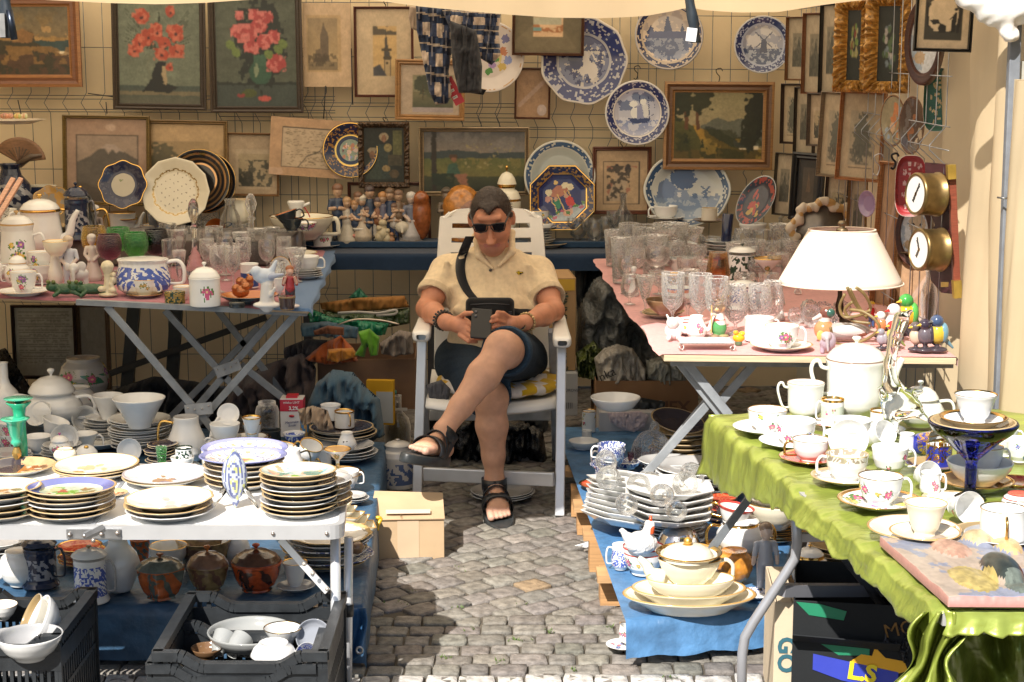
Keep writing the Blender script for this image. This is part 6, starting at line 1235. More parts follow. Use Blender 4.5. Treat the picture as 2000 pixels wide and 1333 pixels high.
ware('bowl','goldrim',357,586,38,26,ZL,'small plain white bowl behind the green oval box','bowl','bowl')
ware('mug','rose2',401,600,62,56,ZL,'white lidded jar with a small flower sprig at the table edge','lidded_jar','jar',lid=(30,.98),hd=None,knob=W_)
BW=(.55,.62,.72);WB=(.72,.71,.69)
blob([('e',((0,0,.06),(.3,.2,.08)),WB,.03),('c',((0,0,.05),(.02,0,.5),.16,.14),WB,.04),('e',((-.05,0,.68),(.24,.15,.17)),BW,.04),('e',((-.2,-.03,.78),(.13,.12,.12)),BW,.03),('c',((-.3,-.05,.78),(-.42,-.06,.74),.04,.012),(.5,.5,.5),.01),('c',((.1,0,.75),(.22,0,1.0),.09,.03),BW,.03),('c',((.1,-.08,.68),(.36,-.05,.72),.07,.03),(.4,.45,.58),.03),('c',((.12,-.14,.3),(.2,-.18,.45),.05,.03),WB,.02)],520,603,92,ZL,'pale blue and white porcelain bird on a stump','bird_figurine','figurine',mat=CER)
fig(566,602,84,ZL,'porcelain drummer child in red with brown curls at the table corner',(.3,.09,.03),(.35,.03,.04),(.05,.04,.05),skin=(.68,.42,.32),arms='up',base=(.66,.6,.6),face=1,wide=1.1)
t=M().lathe([(0,0),(.75,0),(.85,.1),(1,.9),(1.03,1),(0,1)],16/515,26/515,24,W_,pt(base=(.06,.04,.04),bands=[(.8,1,(.35,.22,.1)),(0,.1,(.35,.22,.1))]),3).build('toy_drum',CER,loc=spot(563,604,24,ZL+.012)[0]+Vector((0,-.03,0)));tag(t,'tiny dark drum held by the porcelain drummer child','drum')
plate('darkora',487,596,118,ZL,'dark rimmed orange plate holding the copper coloured rabbits',h=16)
for u,v,lb in((478,570,'copper coloured rabbit figurine behind'),(470,584,'copper coloured rabbit figurine in front')):
 OR=(.38,.13,.04,.5);blob([('e',((0,0,.4),(.5,.35,.36)),OR,.05),('e',((.3,-.1,.72),(.24,.22,.22)),OR,.04),('e',((-.25,-.1,.6),(.25,.25,.25)),OR,.05),('c',((.3,0,.85),(.15,.05,1.0),.07,.05),OR,.02)],u,v,34,ZL+.012,lb+' on the orange plate','rabbit_figurine','figurine',mat=CER,noise=(.003,200))
t=M().lathe([(0,0),(.97,0),(1,.1),(1,.5),(1.04,.52),(1.04,.95),(.98,1),(0,1)],15/515,11/515,24,(.03,.035,.035)).build('round_tin',CER,loc=spot(463,602,30,ZL)[0]);tag(t,'small flat black tin at the edge of the blue cloth','tin')
sty('bluemug',base=W_,bands=[(.08,.72,(.03,.07,.25))],rim=W_);ware('mug','bluemug',488,564,36,48,ZL,'blue and white mug behind the copper rabbits','mug','mug')
ware('cup','white',537,577,42,34,ZL,'small plain cup behind the pale blue bird')
q,R,s_,zt=stack(599,546,66,4,18,ZL,'p_wht','saucer in the stack beside the drummer child',name='saucer',cat='saucer')
ware('cup','white',598,532,52,30,ZL+.03,'white cup on the saucer stack at the right edge of the left table',hd=0)
cs(630,486,38,27,72,'rose2',ZL,'small flared cup with a pink flower at the rear right corner','saucer at the rear right corner of the left table',hd=None,kind='mug')
q,R,s_=spot(580,490,36,ZL+.03);t=thing('spray_bottle','clear spray bottle with a white head and red trigger','spray bottle',q);H=62/s_
M().lathe([(0,0),(.95,0),(1,.05),(.95,.3),(.6,.7),(.45,.9),(.45,1),(0,1)],R,H,24).build('bottle',GLS,t);M().lathe([(.5,0),(.5,.2),(.65,.5),(.95,.9),(.9,1),(0,1)],R,34/s_,20,(.75,.74,.7)).build('spray_head',PLAS,t,loc=(0,0,H));M().tube([(R*.5,0,H+22/s_),(R*1.5,0,H+30/s_)],[.008,.006],8,(.75,.74,.7)).build('nozzle',PLAS,t);M().tube([(R*.9,0,H+22/s_),(R*1.3,0,H+10/s_),(R*1.5,0,H+2/s_)],.003,6,(.5,.01,.03)).build('trigger',PLAS,t)
ware('bowl','creamgold',590,470,128,46,ZL+.05,'big cream tureen bowl with a side handle behind the spray bottle','tureen','bowl',hd=-5,hx=.15,rb=.4)
ware('sauce','roses',592,452,58,16,ZL+.13,'shallow rose painted bowl under the stacked black cups','bowl','bowl')
ware('flare','darkora',566,448,46,24,ZL+.15,'black cup, upper of the tilted pair on the bowl',tilt=(0,-18,.4),hd=0,hcol=(.02,.02,.025));ware('flare','darkora',570,452,46,24,ZL+.14,'black cup, lower of the tilted pair on the bowl',hd=0,hcol=(.02,.02,.025))
ware('flare','darkora',432,470,42,34,ZL+.04,'black cup with an orange inside lying on its side behind the glasses',tilt=(70,-30,.7),hd=0,hcol=(.02,.02,.025))
for k in range(3):ware('flare','dark',455,498-k*2,40,24,ZL+.02+k*.03,['bottom','middle','top'][k]+' black cup in the handled pile behind the glass decanter',hd=0,hcol=(.02,.02,.025),hs=0)
ware('bottle','dark',354,470,52,106,.872-.1,'black lacquered bottle standing before the cream twelve sided plate','bottle','bottle')
q,R,s_=spot(323,462,74,.80);tag(link('saucer',lmesh('plate',R,R*.2,STY['rose'][0],('s','rose'),40,4),CER,loc=q),'gold handled saucer in front of the black bottle','saucer');ware('flare','rose3',318,458,36,28,.81,'octagonal floral cup with a gold handle before the black bottle',hd=0,poly=8,hcol=GOLD)
ware('cup','grey',304,448,30,28,.83,'small blue grey cup behind the octagonal floral cup');ware('bowl','roses',292,462,36,22,.80,'floral bowl left of the octagonal cup','bowl','bowl')
ware('coffee','goldrim',240,462,54,46,.81,'cream jug with a golden loop handle before the dark blue plate','cream_jug','jug',hd=180,hcol=GOLD,hs=0,spout=0);ware('sauce','goldrim',245,440,50,12,.86,'cream covered dish beside the gold handled jug','dish','dish')
ware('tall','cream',470,440,44,50,.80,'pale green and cream ruffled vase behind the glass decanters','vase','vase',wob=(6,.08));t=tag(M().box((0,0,.035),(.055,.03,.085),(.6,.55,.45)).build('carved_block',BISQ,loc=PZ(527,440,.80),bevel=.004),'white carved block ornament behind the tureen bowl','ornament')
tag(M().lathe([(0,0),(.8,0),(1,.1),(.9,.2),(.2,.9),(.1,1)],.02,.055,12,(.4,.35,.2)).build('bell',CER,loc=PZ(551,462,ZL+.06)),'painted oval icon charm standing before the tureen bowl','ornament')
gl('decanter',382,552,34,162,ZL,'tall clear decanter with a pointed stopper',GCR,name='decanter',cat='decanter');gl('decanter',493,520,36,140,ZL,'ribbed clear decanter with a cut stopper behind the spray bottle',CUT,name='decanter',cat='decanter',poly=10);gl('vase',452,500,44,110,ZL,'slender triangular glass vase behind the stem glasses',GLS,name='glass_vase',cat='vase')
o=gl('oct',407,462,50,10,ZL,'round cut glass dish standing on edge behind the decanter',CUT,name='glass_dish',cat='dish',tilt=(75,0),dz=.02,wob=(16,.04));gl('compote',439,540,70,60,ZL,'cut glass footed bowl behind the front stem glasses',CUT,name='footed_bowl',cat='bowl',wob=(16,.04))
gl('bowl',500,500,92,22,ZL+.02,'wide flat clear glass bowl behind the ribbed decanter',CUT,name='glass_bowl',cat='bowl');gl('vglass',503,500,40,52,ZL+.02,'cut glass goblet standing in the middle of the left table',CUT)
gl('vglass',580,552,40,66,ZL,'thick cut glass goblet beside the spray bottle',CUT);ware('bowl','goldrim',470,520,56,26,ZL,'small gold striped bowl among the clear glasses','bowl','bowl');plate('cream',575,505,92,ZL+.03,'cream plate with a gold rim under the spray bottle',h=9);ware('cup','goldrim',545,545,40,30,ZL,'plain cup lying behind the saucer stack',tilt=(60,30,.7))
rowsL=[(572,[(352,28,82),(425,34,90),(458,30,92),(545,30,60)],'front row'),(548,[(335,30,80),(404,30,78),(440,32,84),(478,30,82),(520,34,74),(556,26,60)],'second row'),(526,[(324,34,74),(352,34,76),(408,36,74),(442,34,70),(474,34,72),(528,36,66),(555,30,62)],'third row'),(506,[(258,38,50),(292,40,52),(330,36,66),(362,34,62),(420,34,62),(530,34,58),(556,30,52)],'fourth row'),(488,[(250,44,34),(290,46,36),(322,40,34),(348,36,50),(400,34,52),(470,34,48)],'back row')]
for vb,L,rn in rowsL:
 for i,(u,w,h)in enumerate(L):gl(random.choice(['wine','goblet','wine','vglass'])if h>45 else 'tumbler',u+random.uniform(-3,3),vb+random.uniform(-4,3),w,h,ZL,f'clear stemmed glass in the {rn} on the left table, {["first","second","third","fourth","fifth","sixth","seventh"][i]} from the left',random.choice([GLS,CUT,CUT])if h>45 else GORA,group='clear glasses on the left table')
for i,(kd,st,u,vb,w,h,lb)in enumerate((('round','roses',-20,560,60,50,'rose painted pot cut by the left edge'),('cup','rose',5,548,40,34,'rose painted cup partly hidden at the left edge'),('coffee','ivory',12,500,50,90,'ivory pot standing behind the rose painted coffee pot'),('sauce','roses',228,500,54,14,'shallow dish behind the olive goblet'))):ware(kd,st,u,vb,w,h,ZL,lb,'dish' if kd=='sauce' else 'pot','pot')
# == BACK SHELF
kids=[(660,470,112,(.2,.1,.06),(.03,.05,.1),(.03,.05,.1),0),(678,476,92,(.45,.28,.15),(.5,.45,.38),(.5,.45,.36),1),(700,470,96,(.18,.09,.05),(.03,.06,.12),(.03,.06,.13),0),(694,478,88,(.4,.22,.1),(.03,.05,.1),(.03,.06,.13),0),(708,468,86,(.6,.55,.45),(.5,.4,.3),(.48,.4,.3),1),(722,466,104,(.07,.05,.05),(.03,.05,.09),(.03,.05,.09),0),(718,476,74,(.12,.08,.08),(.03,.05,.09),(.45,.4,.34),0),(738,474,90,(.1,.07,.07),(.22,.09,.04),(.5,.46,.4),0),(748,468,94,(.45,.22,.08),(.1,.1,.15),(.03,.05,.09),0),(762,468,102,(.16,.1,.06),(.02,.04,.09),(.03,.05,.1),0),(770,476,80,(.16,.09,.06),(.5,.46,.42),(.03,.05,.12),0),(778,466,96,(.2,.12,.08),(.2,.13,.08),(.1,.08,.06),0)]
klb=['tall dark haired porcelain man in black at the left end of the group','porcelain girl in a spotted white dress being kissed','porcelain child in a dark blue coat beside the kissing pair','porcelain boy in a dark suit kissing the girl','porcelain girl in a white bonnet with folded arms','dark haired porcelain child covering its face, rear row','small porcelain boy in dark blue holding his arm out','porcelain boy in a brown jacket and white stockings','red haired porcelain child in the rear row','porcelain girl in a dark cap looking sideways','porcelain boy in a white shirt and blue trousers','porcelain child in brown in the rear right of the group']
for(u,vb,h,hr,tp,bt,skt),lb in zip(kids,klb):fig(u,vb,h,ZL,lb,hr,tp,bt,skin=(.5,.33,.22),skirt=bool(skt),arms=random.choice(['front','down','front']),hat=(.6,.55,.45)if 'bonnet' in lb else None,wide=1.15)
fig(803,474,100,ZL,'porcelain goose girl in a white headscarf and grey apron',(.55,.52,.48),(.16,.17,.22),(.4,.38,.37),skin=(.55,.42,.34),skirt=True,arms='down',base=(.28,.24,.2),hat=None)
blob([('e',((0,0,.5),(.42,.3,.36)),(.55,.5,.4),.1),('c',((0,-.1,.6),(0,-.32,.25),.14,.07),(.55,.5,.4),.08),('c',((0,-.32,.25),(0,-.4,.18),.05,.02),(.5,.25,.05),.02)],786,462,34,ZL,'white porcelain goose bending down beside the goose girl','goose_figurine','figurine')
t=M().lathe([(0,0),(1,0),(1.02,.2),(.95,.8),(.9,1),(0,1)],.062,.03,30,(.22,.2,.19),ov=.7).build('plinth',BISQ,loc=spot(802,477,52,ZL)[0]);tag(t,'grey oval plinth under the porcelain goose girl','plinth')
for i,(u,vb,h,c)in enumerate(((742,474,34,(.5,.42,.27)),(756,476,30,(.5,.42,.27)),(765,476,22,(.35,.18,.09)),(748,470,42,(.52,.44,.28)))):blob([('e',((0,0,.3),(.3,.25,.3)),c,.06),('c',((0,0,.4),(0,-.02,.75),.2,.15),c,.06),('e',((0,-.08,.82),(.2,.18,.17)),c,.04),('c',((-.1,0,.9),(-.14,0,1.0),.06,.02),c,.02),('c',((.1,0,.9),(.14,0,1.0),.06,.02),c,.02)],u,vb,h,ZL,['beige sitting cat figurine before the porcelain children','beige sitting dog figurine','small reddish brown dog figurine','tall pale yellow dog figurine behind the sitting cat'][i],'animal_figurine','figurine',res=30)
t=thing('flower_pedestal','small white pedestal vase with porcelain roses before the children','vase',spot(704,474,34,ZL)[0]);M().lathe([(0,0),(.9,0),(.5,.2),(.35,.5),(.6,.7),(1,.9),(1,1),(0,.98)],.038,.07,24,(.62,.58,.5)).build('body',CER,t)
for s in(-1,1):M().ball((s*.03,-.02,.03),.012,(.5,.2,.15),10,7).build('rose',BISQ,t)
for(u,vb,w,h,c,lb)in((823,470,30,96,(.30,.09,.025),'tall rust brown bust with its back turned beside the goose girl'),):blob([('e',((0,0,.5),(.2,.17,.5)),c,.05),('e',((0,-.05,.85),(.16,.14,.15)),c,.05)],u,vb,h,ZL,lb,'ceramic_bust','bust',mat=GLZ)
blob([('e',((0,0,.58),(.36,.36,.42)),(.5,.2,.04),.04),('e',((.08,-.14,.52),(.26,.24,.3)),(.3,.12,.06),.03),('c',((0,0,0),(0,0,.2),.2,.16),(.45,.18,.04),.05),('e',((.12,-.36,.5),(.05,.05,.06)),(.3,.12,.06),.03)],902,468,106,ZL,'round orange glazed head ornament beside the man','ceramic_bust','bust',mat=GLZ)
fig(872,468,100,ZL,'small dark figurine in a pointed hat left of the orange head',(.1,.08,.05),(.13,.1,.07),(.12,.1,.07),skin=(.25,.19,.14),arms='front',hat=(.1,.08,.06),face=1)
ware('urn','creamgold',990,468,56,104,ZL,'ivory porcelain urn with a domed lid behind the head of the man','lidded_urn','urn',lid=(38,1.15));q,R,s_,zt=stack(1064,486,92,1,10,ZL,'goldin','','p_gold','wide gold patterned plate at the bottom of the pile beside the chair')
stack(1056,478,52,7,34,ZL+.02,'p_wht','white saucer in the pile right of the chair',name='saucer',cat='saucer');ware('sauce','white',1056,455,56,18,ZL+.06,'white gravy bowl on the saucer pile beside the chair','bowl','bowl');ware('cup','roses',1050,438,46,26,ZL+.10,'floral cup on top of the pile beside the chair',hd=20)
for i,(u,vb,w,h,k)in enumerate(((1129,482,34,56,'brandy'),(1162,484,34,54,'brandy'),(1184,480,30,56,'brandy'),(1146,474,30,48,'wine'),(1120,472,28,46,'wine'),(1198,474,30,60,'wine'))):gl(k,u,vb,w,h,ZL,['front left brandy glass on the blue back cloth','front middle brandy glass on the blue back cloth','front right brandy glass on the blue back cloth','narrow wine glass behind the brandy glasses, the right one','narrow wine glass behind the brandy glasses, the left one','wine glass at the right end of the blue back cloth'][i])
gl('bottle',1216,478,44,98,ZL,'square clear decanter before the dog drawing',GLS,name='decanter',cat='decanter',poly=4)
# == RIGHT TABLE
ZR=.757
def G_(L,z,grp=None):
 for kd,u,vb,w,h,mt,lb in L:gl(kd,u,vb,w,h,z,lb,mt,group=grp)
G_([('goblet',1313,650,46,116,CUT,'sunlit engraved goblet at the front left of the pink cloth'),('goblet',1366,652,46,116,CUT,'sunlit engraved goblet, second from the left at the front'),('goblet',1398,660,46,118,CUT,'sunlit engraved goblet standing behind the rabbit'),('goblet',1343,636,42,104,GLS,'plain sunlit goblet behind the two front left goblets'),('brandy',1436,655,50,98,CUT,'round cut glass goblet right of the rabbit'),('brandy',1481,650,54,94,CUT,'round cut glass goblet before the blue stein'),('brandy',1507,640,48,90,CUT,'round cut glass goblet beside the angel girl'),('vglass',1260,612,38,72,CUT,'small cut goblet holding a spoon beside the white lady'),('tumbler',1500,585,40,50,GLS,'plain tumbler behind the round cut goblets'),('brandy',1401,590,48,96,GAMB,'amber gold rimmed ball goblet near the dark bottle')],ZR)
rows=[(598,[(1232,34,82)],'front'),(575,[(1222,36,96),(1290,40,60),(1345,40,58),(1452,40,52)],'second'),(556,[(1212,38,104),(1240,38,90),(1282,48,78),(1340,40,70),(1378,40,66),(1478,42,66),(1520,42,80)],'third'),(538,[(1204,38,100),(1236,42,92),(1275,52,100),(1318,42,84),(1360,40,70),(1438,38,78),(1470,44,80),(1502,44,86),(1540,40,84)],'fourth'),(522,[(1200,36,84),(1228,38,96),(1262,56,96),(1310,66,90),(1356,40,84),(1386,34,74),(1424,36,78),(1452,40,84),(1486,36,90),(1520,40,96),(1550,40,84)],'rear')]
for vb,L,rn in rows:
 for i,(u,w,h)in enumerate(L):gl(random.choice(['wine','goblet','vglass','brandy','tumbler']),u+random.uniform(-3,3),vb+random.uniform(-3,3),w*1.08,h*random.uniform(.7,.92),ZR,f'clear crystal glass in the {rn} row of the right table, {["first","second","third","fourth","fifth","sixth","seventh","eighth","ninth","tenth","eleventh"][i]} from the left',random.choice([GLS,CUT,CUT]),group='crystal glasses on the right table')
gl('coupe',1290,500,60,52,ZR+.06,'conical cut glass bowl behind the stacked white cups',CUT,name='footed_bowl',cat='bowl');gl('cone',1345,492,60,46,ZR+.05,'pointed crystal bowl before the farm plate',CUT,name='crystal_bowl',cat='bowl',poly=8)
gl('oct',1538,470,44,12,ZR+.03,'round cut glass dish standing upright before the wall corner',CUT,name='glass_dish',cat='dish',tilt=(78,20),dz=.04,wob=(14,.04))
stack(1410,508,70,6,36,ZR+.04,'p_wht','white side plate in the pile left of the dark bottle',name='side_plate')
stack(1462,500,90,2,12,ZR+.07,'p_wht','white plate behind the dark blue bottle')
o=M().lathe([(0,0),(1.1,0),(1,.1),(.8,.6),(.9,1),(.7,1),(0,.9)],12/430,100/430,20,(.006,.012,.05)).build('dark_bottle',CER,loc=PZ(1414,520,ZR));tag(o,'tall narrow dark blue bottle on the right table','bottle');o.rotation_euler=(0,.06,0)
W=lambda kd,st,u,vb,w,h,lb,nm_='cup',ct='cup',z=ZR,**k:ware(kd,st,u,vb,w,h,z,lb,nm_,ct,**k)
cs(1300,432,48,26,74,'white',ZR+.13,'plain white cup on a saucer before the farm plate','plain saucer above the crystal bowls before the farm plate',hd=180)
cs(1385,436,32,26,66,'p_gold',ZR+.13,'small gilded cup before the farm plate','dark saucer under the small gilded cup',hd=None,kind='mug',sst='brown')
W('sauce','white',1470,460,56,22,'white lidded dish at the rear right of the dark bottle','dish','dish',z=ZR+.08)
W('flare','white',1330,540,54,34,'white cup, lowest of the tilted pile on the right table',hd=0);W('flare','white',1328,520,54,32,'white cup, upper one of the tilted pile on the right table',hd=0,tilt=(0,14,.3),dz=.02);W('flare','goldin',1310,575,52,38,'white cup with gold leaves before the tilted pile',hd=0)
cs(1326,592,50,26,76,'orangeband',ZR,'cup with an orange and blue band behind the front goblets','saucer under the orange banded cup',hd=None)
W('stein','blackwhite',1448,556,58,62,'patterned stoneware stein with a brass lid before the dark bottle','beer_stein','stein',hd=0,lid=(16,1.05),hcol=(.3,.28,.26));W('stein','willow',1452,606,56,46,'blue stein with a pewter lid behind the round cut goblets','beer_stein','stein',hd=0,lid=(16,1.1),hcol=(.3,.3,.32));W('mug','painted',1484,600,36,38,'small painted mug behind the round cut goblets','mug','mug')
W('compote','goldin',1498,560,56,54,'gold and white footed bowl left of the lamp','footed_bowl','bowl')
stack(1293,622,80,3,12,ZR,'p_gold','gold rimmed plate under the brown glazed bowl');o=W('bowl','brown',1302,618,84,30,'round brown drip glazed bowl on gold rimmed plates','bowl','bowl',z=ZR+.03,mat=None)
cs(1347,655,48,30,62,'painted',ZR,'white and dark cup with a floral band behind the creamer','saucer under the floral banded cup',hd=None,kind='mug')
fig(1238,578,58,ZR,'small white bisque lady at the left edge of the right table',WB,WB,WB,skin=WB,skirt=True,arms='front');fig(1524,625,54,ZR,'porcelain angel girl in white with ginger hair beside the glass pile',(.35,.15,.05),(.7,.68,.65),(.72,.7,.68),skin=(.66,.45,.35),skirt=True,arms='front',face=1,hat=(.5,.5,.48),mat=CER)
EB=(.76,.76,.75)
blob([('e',((0,0,.32),(.34,.26,.32)),EB,.04),('e',((-.08,-.2,.66),(.22,.2,.22)),EB,.03),('c',((-.12,-.36,.66),(-.3,-.42,.98),.07,.04),EB,.02),('e',((.12,-.12,.72),(.14,.04,.16)),EB,.02),('c',((-.15,-.15,.3),(-.22,-.38,.1),.1,.08),EB,.03),('c',((.15,-.15,.3),(.15,-.38,.1),.1,.08),EB,.03)],1316,664,52,ZR,'bright white sitting elephant at the front of the right table','elephant_figurine','figurine',mat=CER)
W('pear','rose2',1360,662,42,44,'little white creamer with a beak between elephant and rabbit','creamer','jug',hd=180,spout=0)
RB=(.68,.46,.24)
blob([('e',((0,0,.2),(.17,.14,.2)),(.08,.3,.1),.02),('c',((.02,0,.3),(.0,0,.5),.13,.1),(.7,.65,.6),.02),('e',((0,0,.38),(.14,.12,.05)),(.5,.1,.08),.01),('e',((0,-.04,.66),(.13,.12,.12)),RB,.02),('e',((-.07,-.12,.63),(.07,.07,.06)),RB,.02),('c',((.03,0,.74),(.1,0,.97),.04,.02),RB,.01),('c',((.06,0,.74),(.2,.02,.9),.04,.02),RB,.01),('c',((-.1,-.08,.5),(-.18,-.14,.52),.035,.03),(.7,.6,.5),.01),('c',((-.18,-.14,.1),(-.18,-.14,.72),.018,.018),(.6,.38,.15),.005),('e',((-.1,-.08,.03),(.1,.1,.04)),(.3,.2,.12),.01),('e',((.1,-.04,.03),(.12,.1,.04)),(.3,.25,.12),.01)],1405,660,90,ZR,'upright brown rabbit figurine in green trousers holding a stick','rabbit_figurine','figurine',mat=CER,res=70)
p=PZ(1380,684,ZR);s_=S(p);t=thing('tile_tray','small white tile tray with a silver edge and curled feet','tray',p);wd=104/s_
M().box((0,.05,.022),(wd,.1,.006),(.76,.76,.75)).build('tile',CER,t);m=M()
for i in range(40):m.ball((-wd/2+wd*i/39,.0,.021),.0024,(.4,.38,.36,0),6,4)
m.build('beaded_edge',MET,t)
for x in(-wd/2,wd/2-.006):
 m=M();m.tube(smooth([(x,.01,.02),(x+.012,0,.012),(x+.006,-.004,.0),(x-.004,-.002,.006),(x+.002,0,.012)],4),.0022,6,(.4,.35,.32));m.build('foot',MET,t)
blob([('e',((0,0,.45),(.4,.3,.3)),(.8,.42,.02),.05),('e',((-.2,-.1,.8),(.18,.16,.16)),(.75,.3,.02),.03),('e',((.2,-.1,.75),(.2,.2,.15)),(.8,.5,.03),.03),('c',((0,0,.1),(0,0,.3),.25,.2),(.1,.15,.08),.03)],1443,674,30,ZR,'tiny yellow flower shaped ornament before the white cups','flower_ornament','ornament',mat=CER)
W('mug','white',1482,668,58,46,'plain white mug at the front right of the rabbit','mug','mug',hd=0);cs(1526,688,68,44,124,'rose',ZR,'cup with yellow and pink roses at the front edge before the duck','wide white saucer at the front edge before the duck',hd=0)
for i,(u,vb,w,h,k)in enumerate(((1583,640,46,44,'oct'),(1605,632,44,44,'oct'),(1552,634,34,34,'oct'),(1642,626,40,40,'oct'),(1575,622,36,36,'brandy'),(1620,645,34,34,'brandy'))):gl(k,u,vb,w,h*(.3 if k=='oct' else 1),ZR,['big ribbed glass dish lying upright in the glass pile under the lamp','ribbed glass dish, second in the pile under the lamp','small round glass leaning beside the angel girl','round glass dish at the right of the pile under the lamp','cut glass ball lying behind the duck','small glass lying between the duck and the cable'][i],CUT,tilt=(70,15*(-1)**i),name='glass_dish',cat='dish',wob=(12,.05))
DC=(.42,.40,.38)
blob([('e',((.1,0,.3),(.78,.3,.26)),(.36,.33,.32),.08),('e',((-.45,0,.34),(.3,.26,.3)),(.6,.22,.1),.06),('c',((-.5,0,.5),(-.4,0,.7),.13,.14),(.6,.55,.5),.05),('e',((-.38,0,.85),(.22,.18,.2)),(.14,.05,.035),.04),('e',((-.3,-.12,.86),(.14,.1,.13)),(.03,.09,.07),.02),('c',((-.55,-.02,.78),(-.78,-.04,.66),.08,.05),(.5,.45,.42),.03),('c',((.5,0,.35),(1.15,0,.3),.16,.03),(.45,.36,.3),.08),('e',((.25,-.24,.36),(.5,.1,.16)),(.58,.56,.54),.03),('e',((.5,-.2,.25),(.3,.1,.1)),(.22,.07,.04),.03)],1640,668,66,ZR,'large painted wooden duck with green and brown head','duck_figurine','figurine',mat=CER,unit=1.0,res=60)
blob([('e',((0,0,.5),(.36,.3,.4)),(.45,.36,.42),.06),('e',((-.1,-.2,.72),(.22,.2,.22)),(.5,.4,.42),.04),('e',((-.34,-.1,.75),(.16,.05,.22)),(.7,.42,.12),.03),('c',((-.1,-.36,.66),(-.06,-.44,.15),.09,.04),(.45,.38,.4),.03),('c',((.2,0,.4),(.22,0,.05),.12,.1),(.4,.33,.4),.04),('c',((-.2,0,.4),(-.22,0,.05),.12,.1),(.4,.33,.4),.04)],1617,690,46,ZR,'small purple grey glass elephant with golden ears before the duck','elephant_figurine','figurine',mat=CER)
p=PZ(1645,640,ZR);p.y+=.06;s_=S(p);t=thing('table_lamp','table lamp with a wide cream cloth shade on the right table','lamp',p);Hb=(640-558)/s_
M().lathe([(0,0),(1,0),(1,.05),(.6,.12),(.2,.2),(.3,.45),(.16,.7),(.16,1.7),(0,1.7)],.05,Hb,24,(.06,.045,.03)).build('lamp_base',MET,t)
sh=M();R1,R2=121/s_,64/s_;zb=Hb+.0;zt=zb+104/s_;G=[]
for e in np.linspace(0,1,14):G.append([((R1+(R2-R1)*e+.0015*math.sin(a*5+e))*math.cos(a),(R1+(R2-R1)*e)*math.sin(a)*.8,zb+(zt-zb)*e)for a in np.arange(72)*2*math.pi/72])
sh.grid(np.array(G),(.84,.75,.64),closed=True);sh.build('lamp_shade',SHADE,t,solid=.0015)
for rr_,z_ in((R1,zb),(R2,zt)):M().tube([(rr_*1.004*math.cos(a),rr_*1.004*.8*math.sin(a),z_)for a in np.linspace(0,6.2832,73)],.0032,6,(.74,.62,.5),cap=False).build('shade_rim',CLOTH,t)
m=M();m.tube([(-R2,0,zt-.004),(R2,0,zt-.004)],.0015,5,(.3,.25,.15));m.tube([(0,-R2*.8,zt-.004),(0,R2*.8,zt-.004)],.0015,5,(.3,.25,.15));m.build('shade_ring',MET,t);M().lathe([(0,0),(1.4,0),(1.2,.2),(.5,.35),(.9,.6),(1,.75),(.7,.95),(0,1)],.016,.036,18,(.3,.24,.16,.2)).build('finial',MET,t,loc=(0,0,zt-.004))
cb=thing('lamp_cable','coiled olive brown lamp cable hanging from the lamp over the duck','cable',PZ(1660,660,ZR));b0=PZ(1660,660,ZR);q=lambda u,v,y:PY(u,v,y)-b0;m=M()
for P in([(1622,640),(1630,668),(1655,674),(1690,664),(1716,645),(1712,628),(1688,610),(1660,605)],[(1655,562),(1668,590),(1690,618),(1700,600),(1688,575),(1672,562)],[(1650,575),(1640,600),(1650,620),(1680,616),(1700,606)],[(1660,565),(1676,598),(1694,622)],[(1665,590),(1650,606),(1664,626),(1700,632)]):m.tube(smooth([tuple(q(u,v,5.42+.03*math.sin(i)))for i,(u,v)in enumerate(P)],5),.0052,8,(.22,.16,.06));
m.build('flex',BPLAS,cb)
def bird(u,vb,h,lb,body,head,wing,beak=(.6,.4,.05),face=-1,rz=0,base=(.05,.04,.05)):blob([('e',((0,0,.07),(.26,.2,.08)),base,.02),('c',((0,0,.1),(0,0,.3),.06,.06),base,.02),('e',((0,0,.48),(.22,.2,.26)),body,.04),('e',((.04*face,-.04,.8),(.17,.16,.16)),head,.04),('c',((.14*face,-.1,.8),(.3*face,-.16,.77),.05,.015),beak,.01),('e',((-.14*face,-.02,.5),(.13,.16,.26)),wing,.02),('c',((-.18*face,.05,.35),(-.42*face,.1,.1),.08,.03),wing,.03)],u,vb,h,ZR,lb,'bird_figurine','figurine',mat=CER,rz=rz)
bird(1772,655,84,'green and orange parrot figurine, the tallest at the right',(.75,.4,.03),(.05,.3,.06),(.1,.4,.08));bird(1748,668,78,'white woodpecker figurine with a red head beside the parrot',(.7,.7,.7),(.7,.66,.66),(.03,.03,.04),(.5,.02,.02));bird(1722,662,56,'small white and orange bird figurine behind the duck tail',(.6,.2,.08),(.66,.64,.62),(.08,.06,.05));bird(1745,684,60,'yellow bird figurine with a red cap at the front',(.6,.5,.12),(.55,.03,.03),(.25,.3,.1));bird(1832,690,78,'blue and yellow kingfisher figurine at the table corner',(.55,.42,.05),(.05,.08,.16),(.14,.28,.36),(.1,.1,.1));bird(1808,690,70,'black and purple bird figurine beside the kingfisher',(.12,.1,.12),(.04,.03,.05),(.05,.04,.06));bird(1722,684,44,'grey pigeon figurine beside the duck tail',(.3,.28,.32),(.26,.26,.3),(.3,.28,.3));bird(1790,688,62,'cream and brown shell winged bird figurine',(.55,.42,.32),(.1,.08,.08),(.5,.38,.28));fig(1703,640,52,ZR,'tiny clown figurine in yellow and red under the lamp edge',(.7,.5,.03),(.5,.02,.02),(.04,.08,.2),arms='up')
gl('vase',1812,640,34,110,ZR,'tall frosted white twisted glass vase under the clock board',GSMK,name='glass_vase',cat='vase');gl('candle',1558,575,30,72,ZR,'frosted glass candle holder left of the lamp shade',GSMK,name='candle_holder',cat='candle holder')
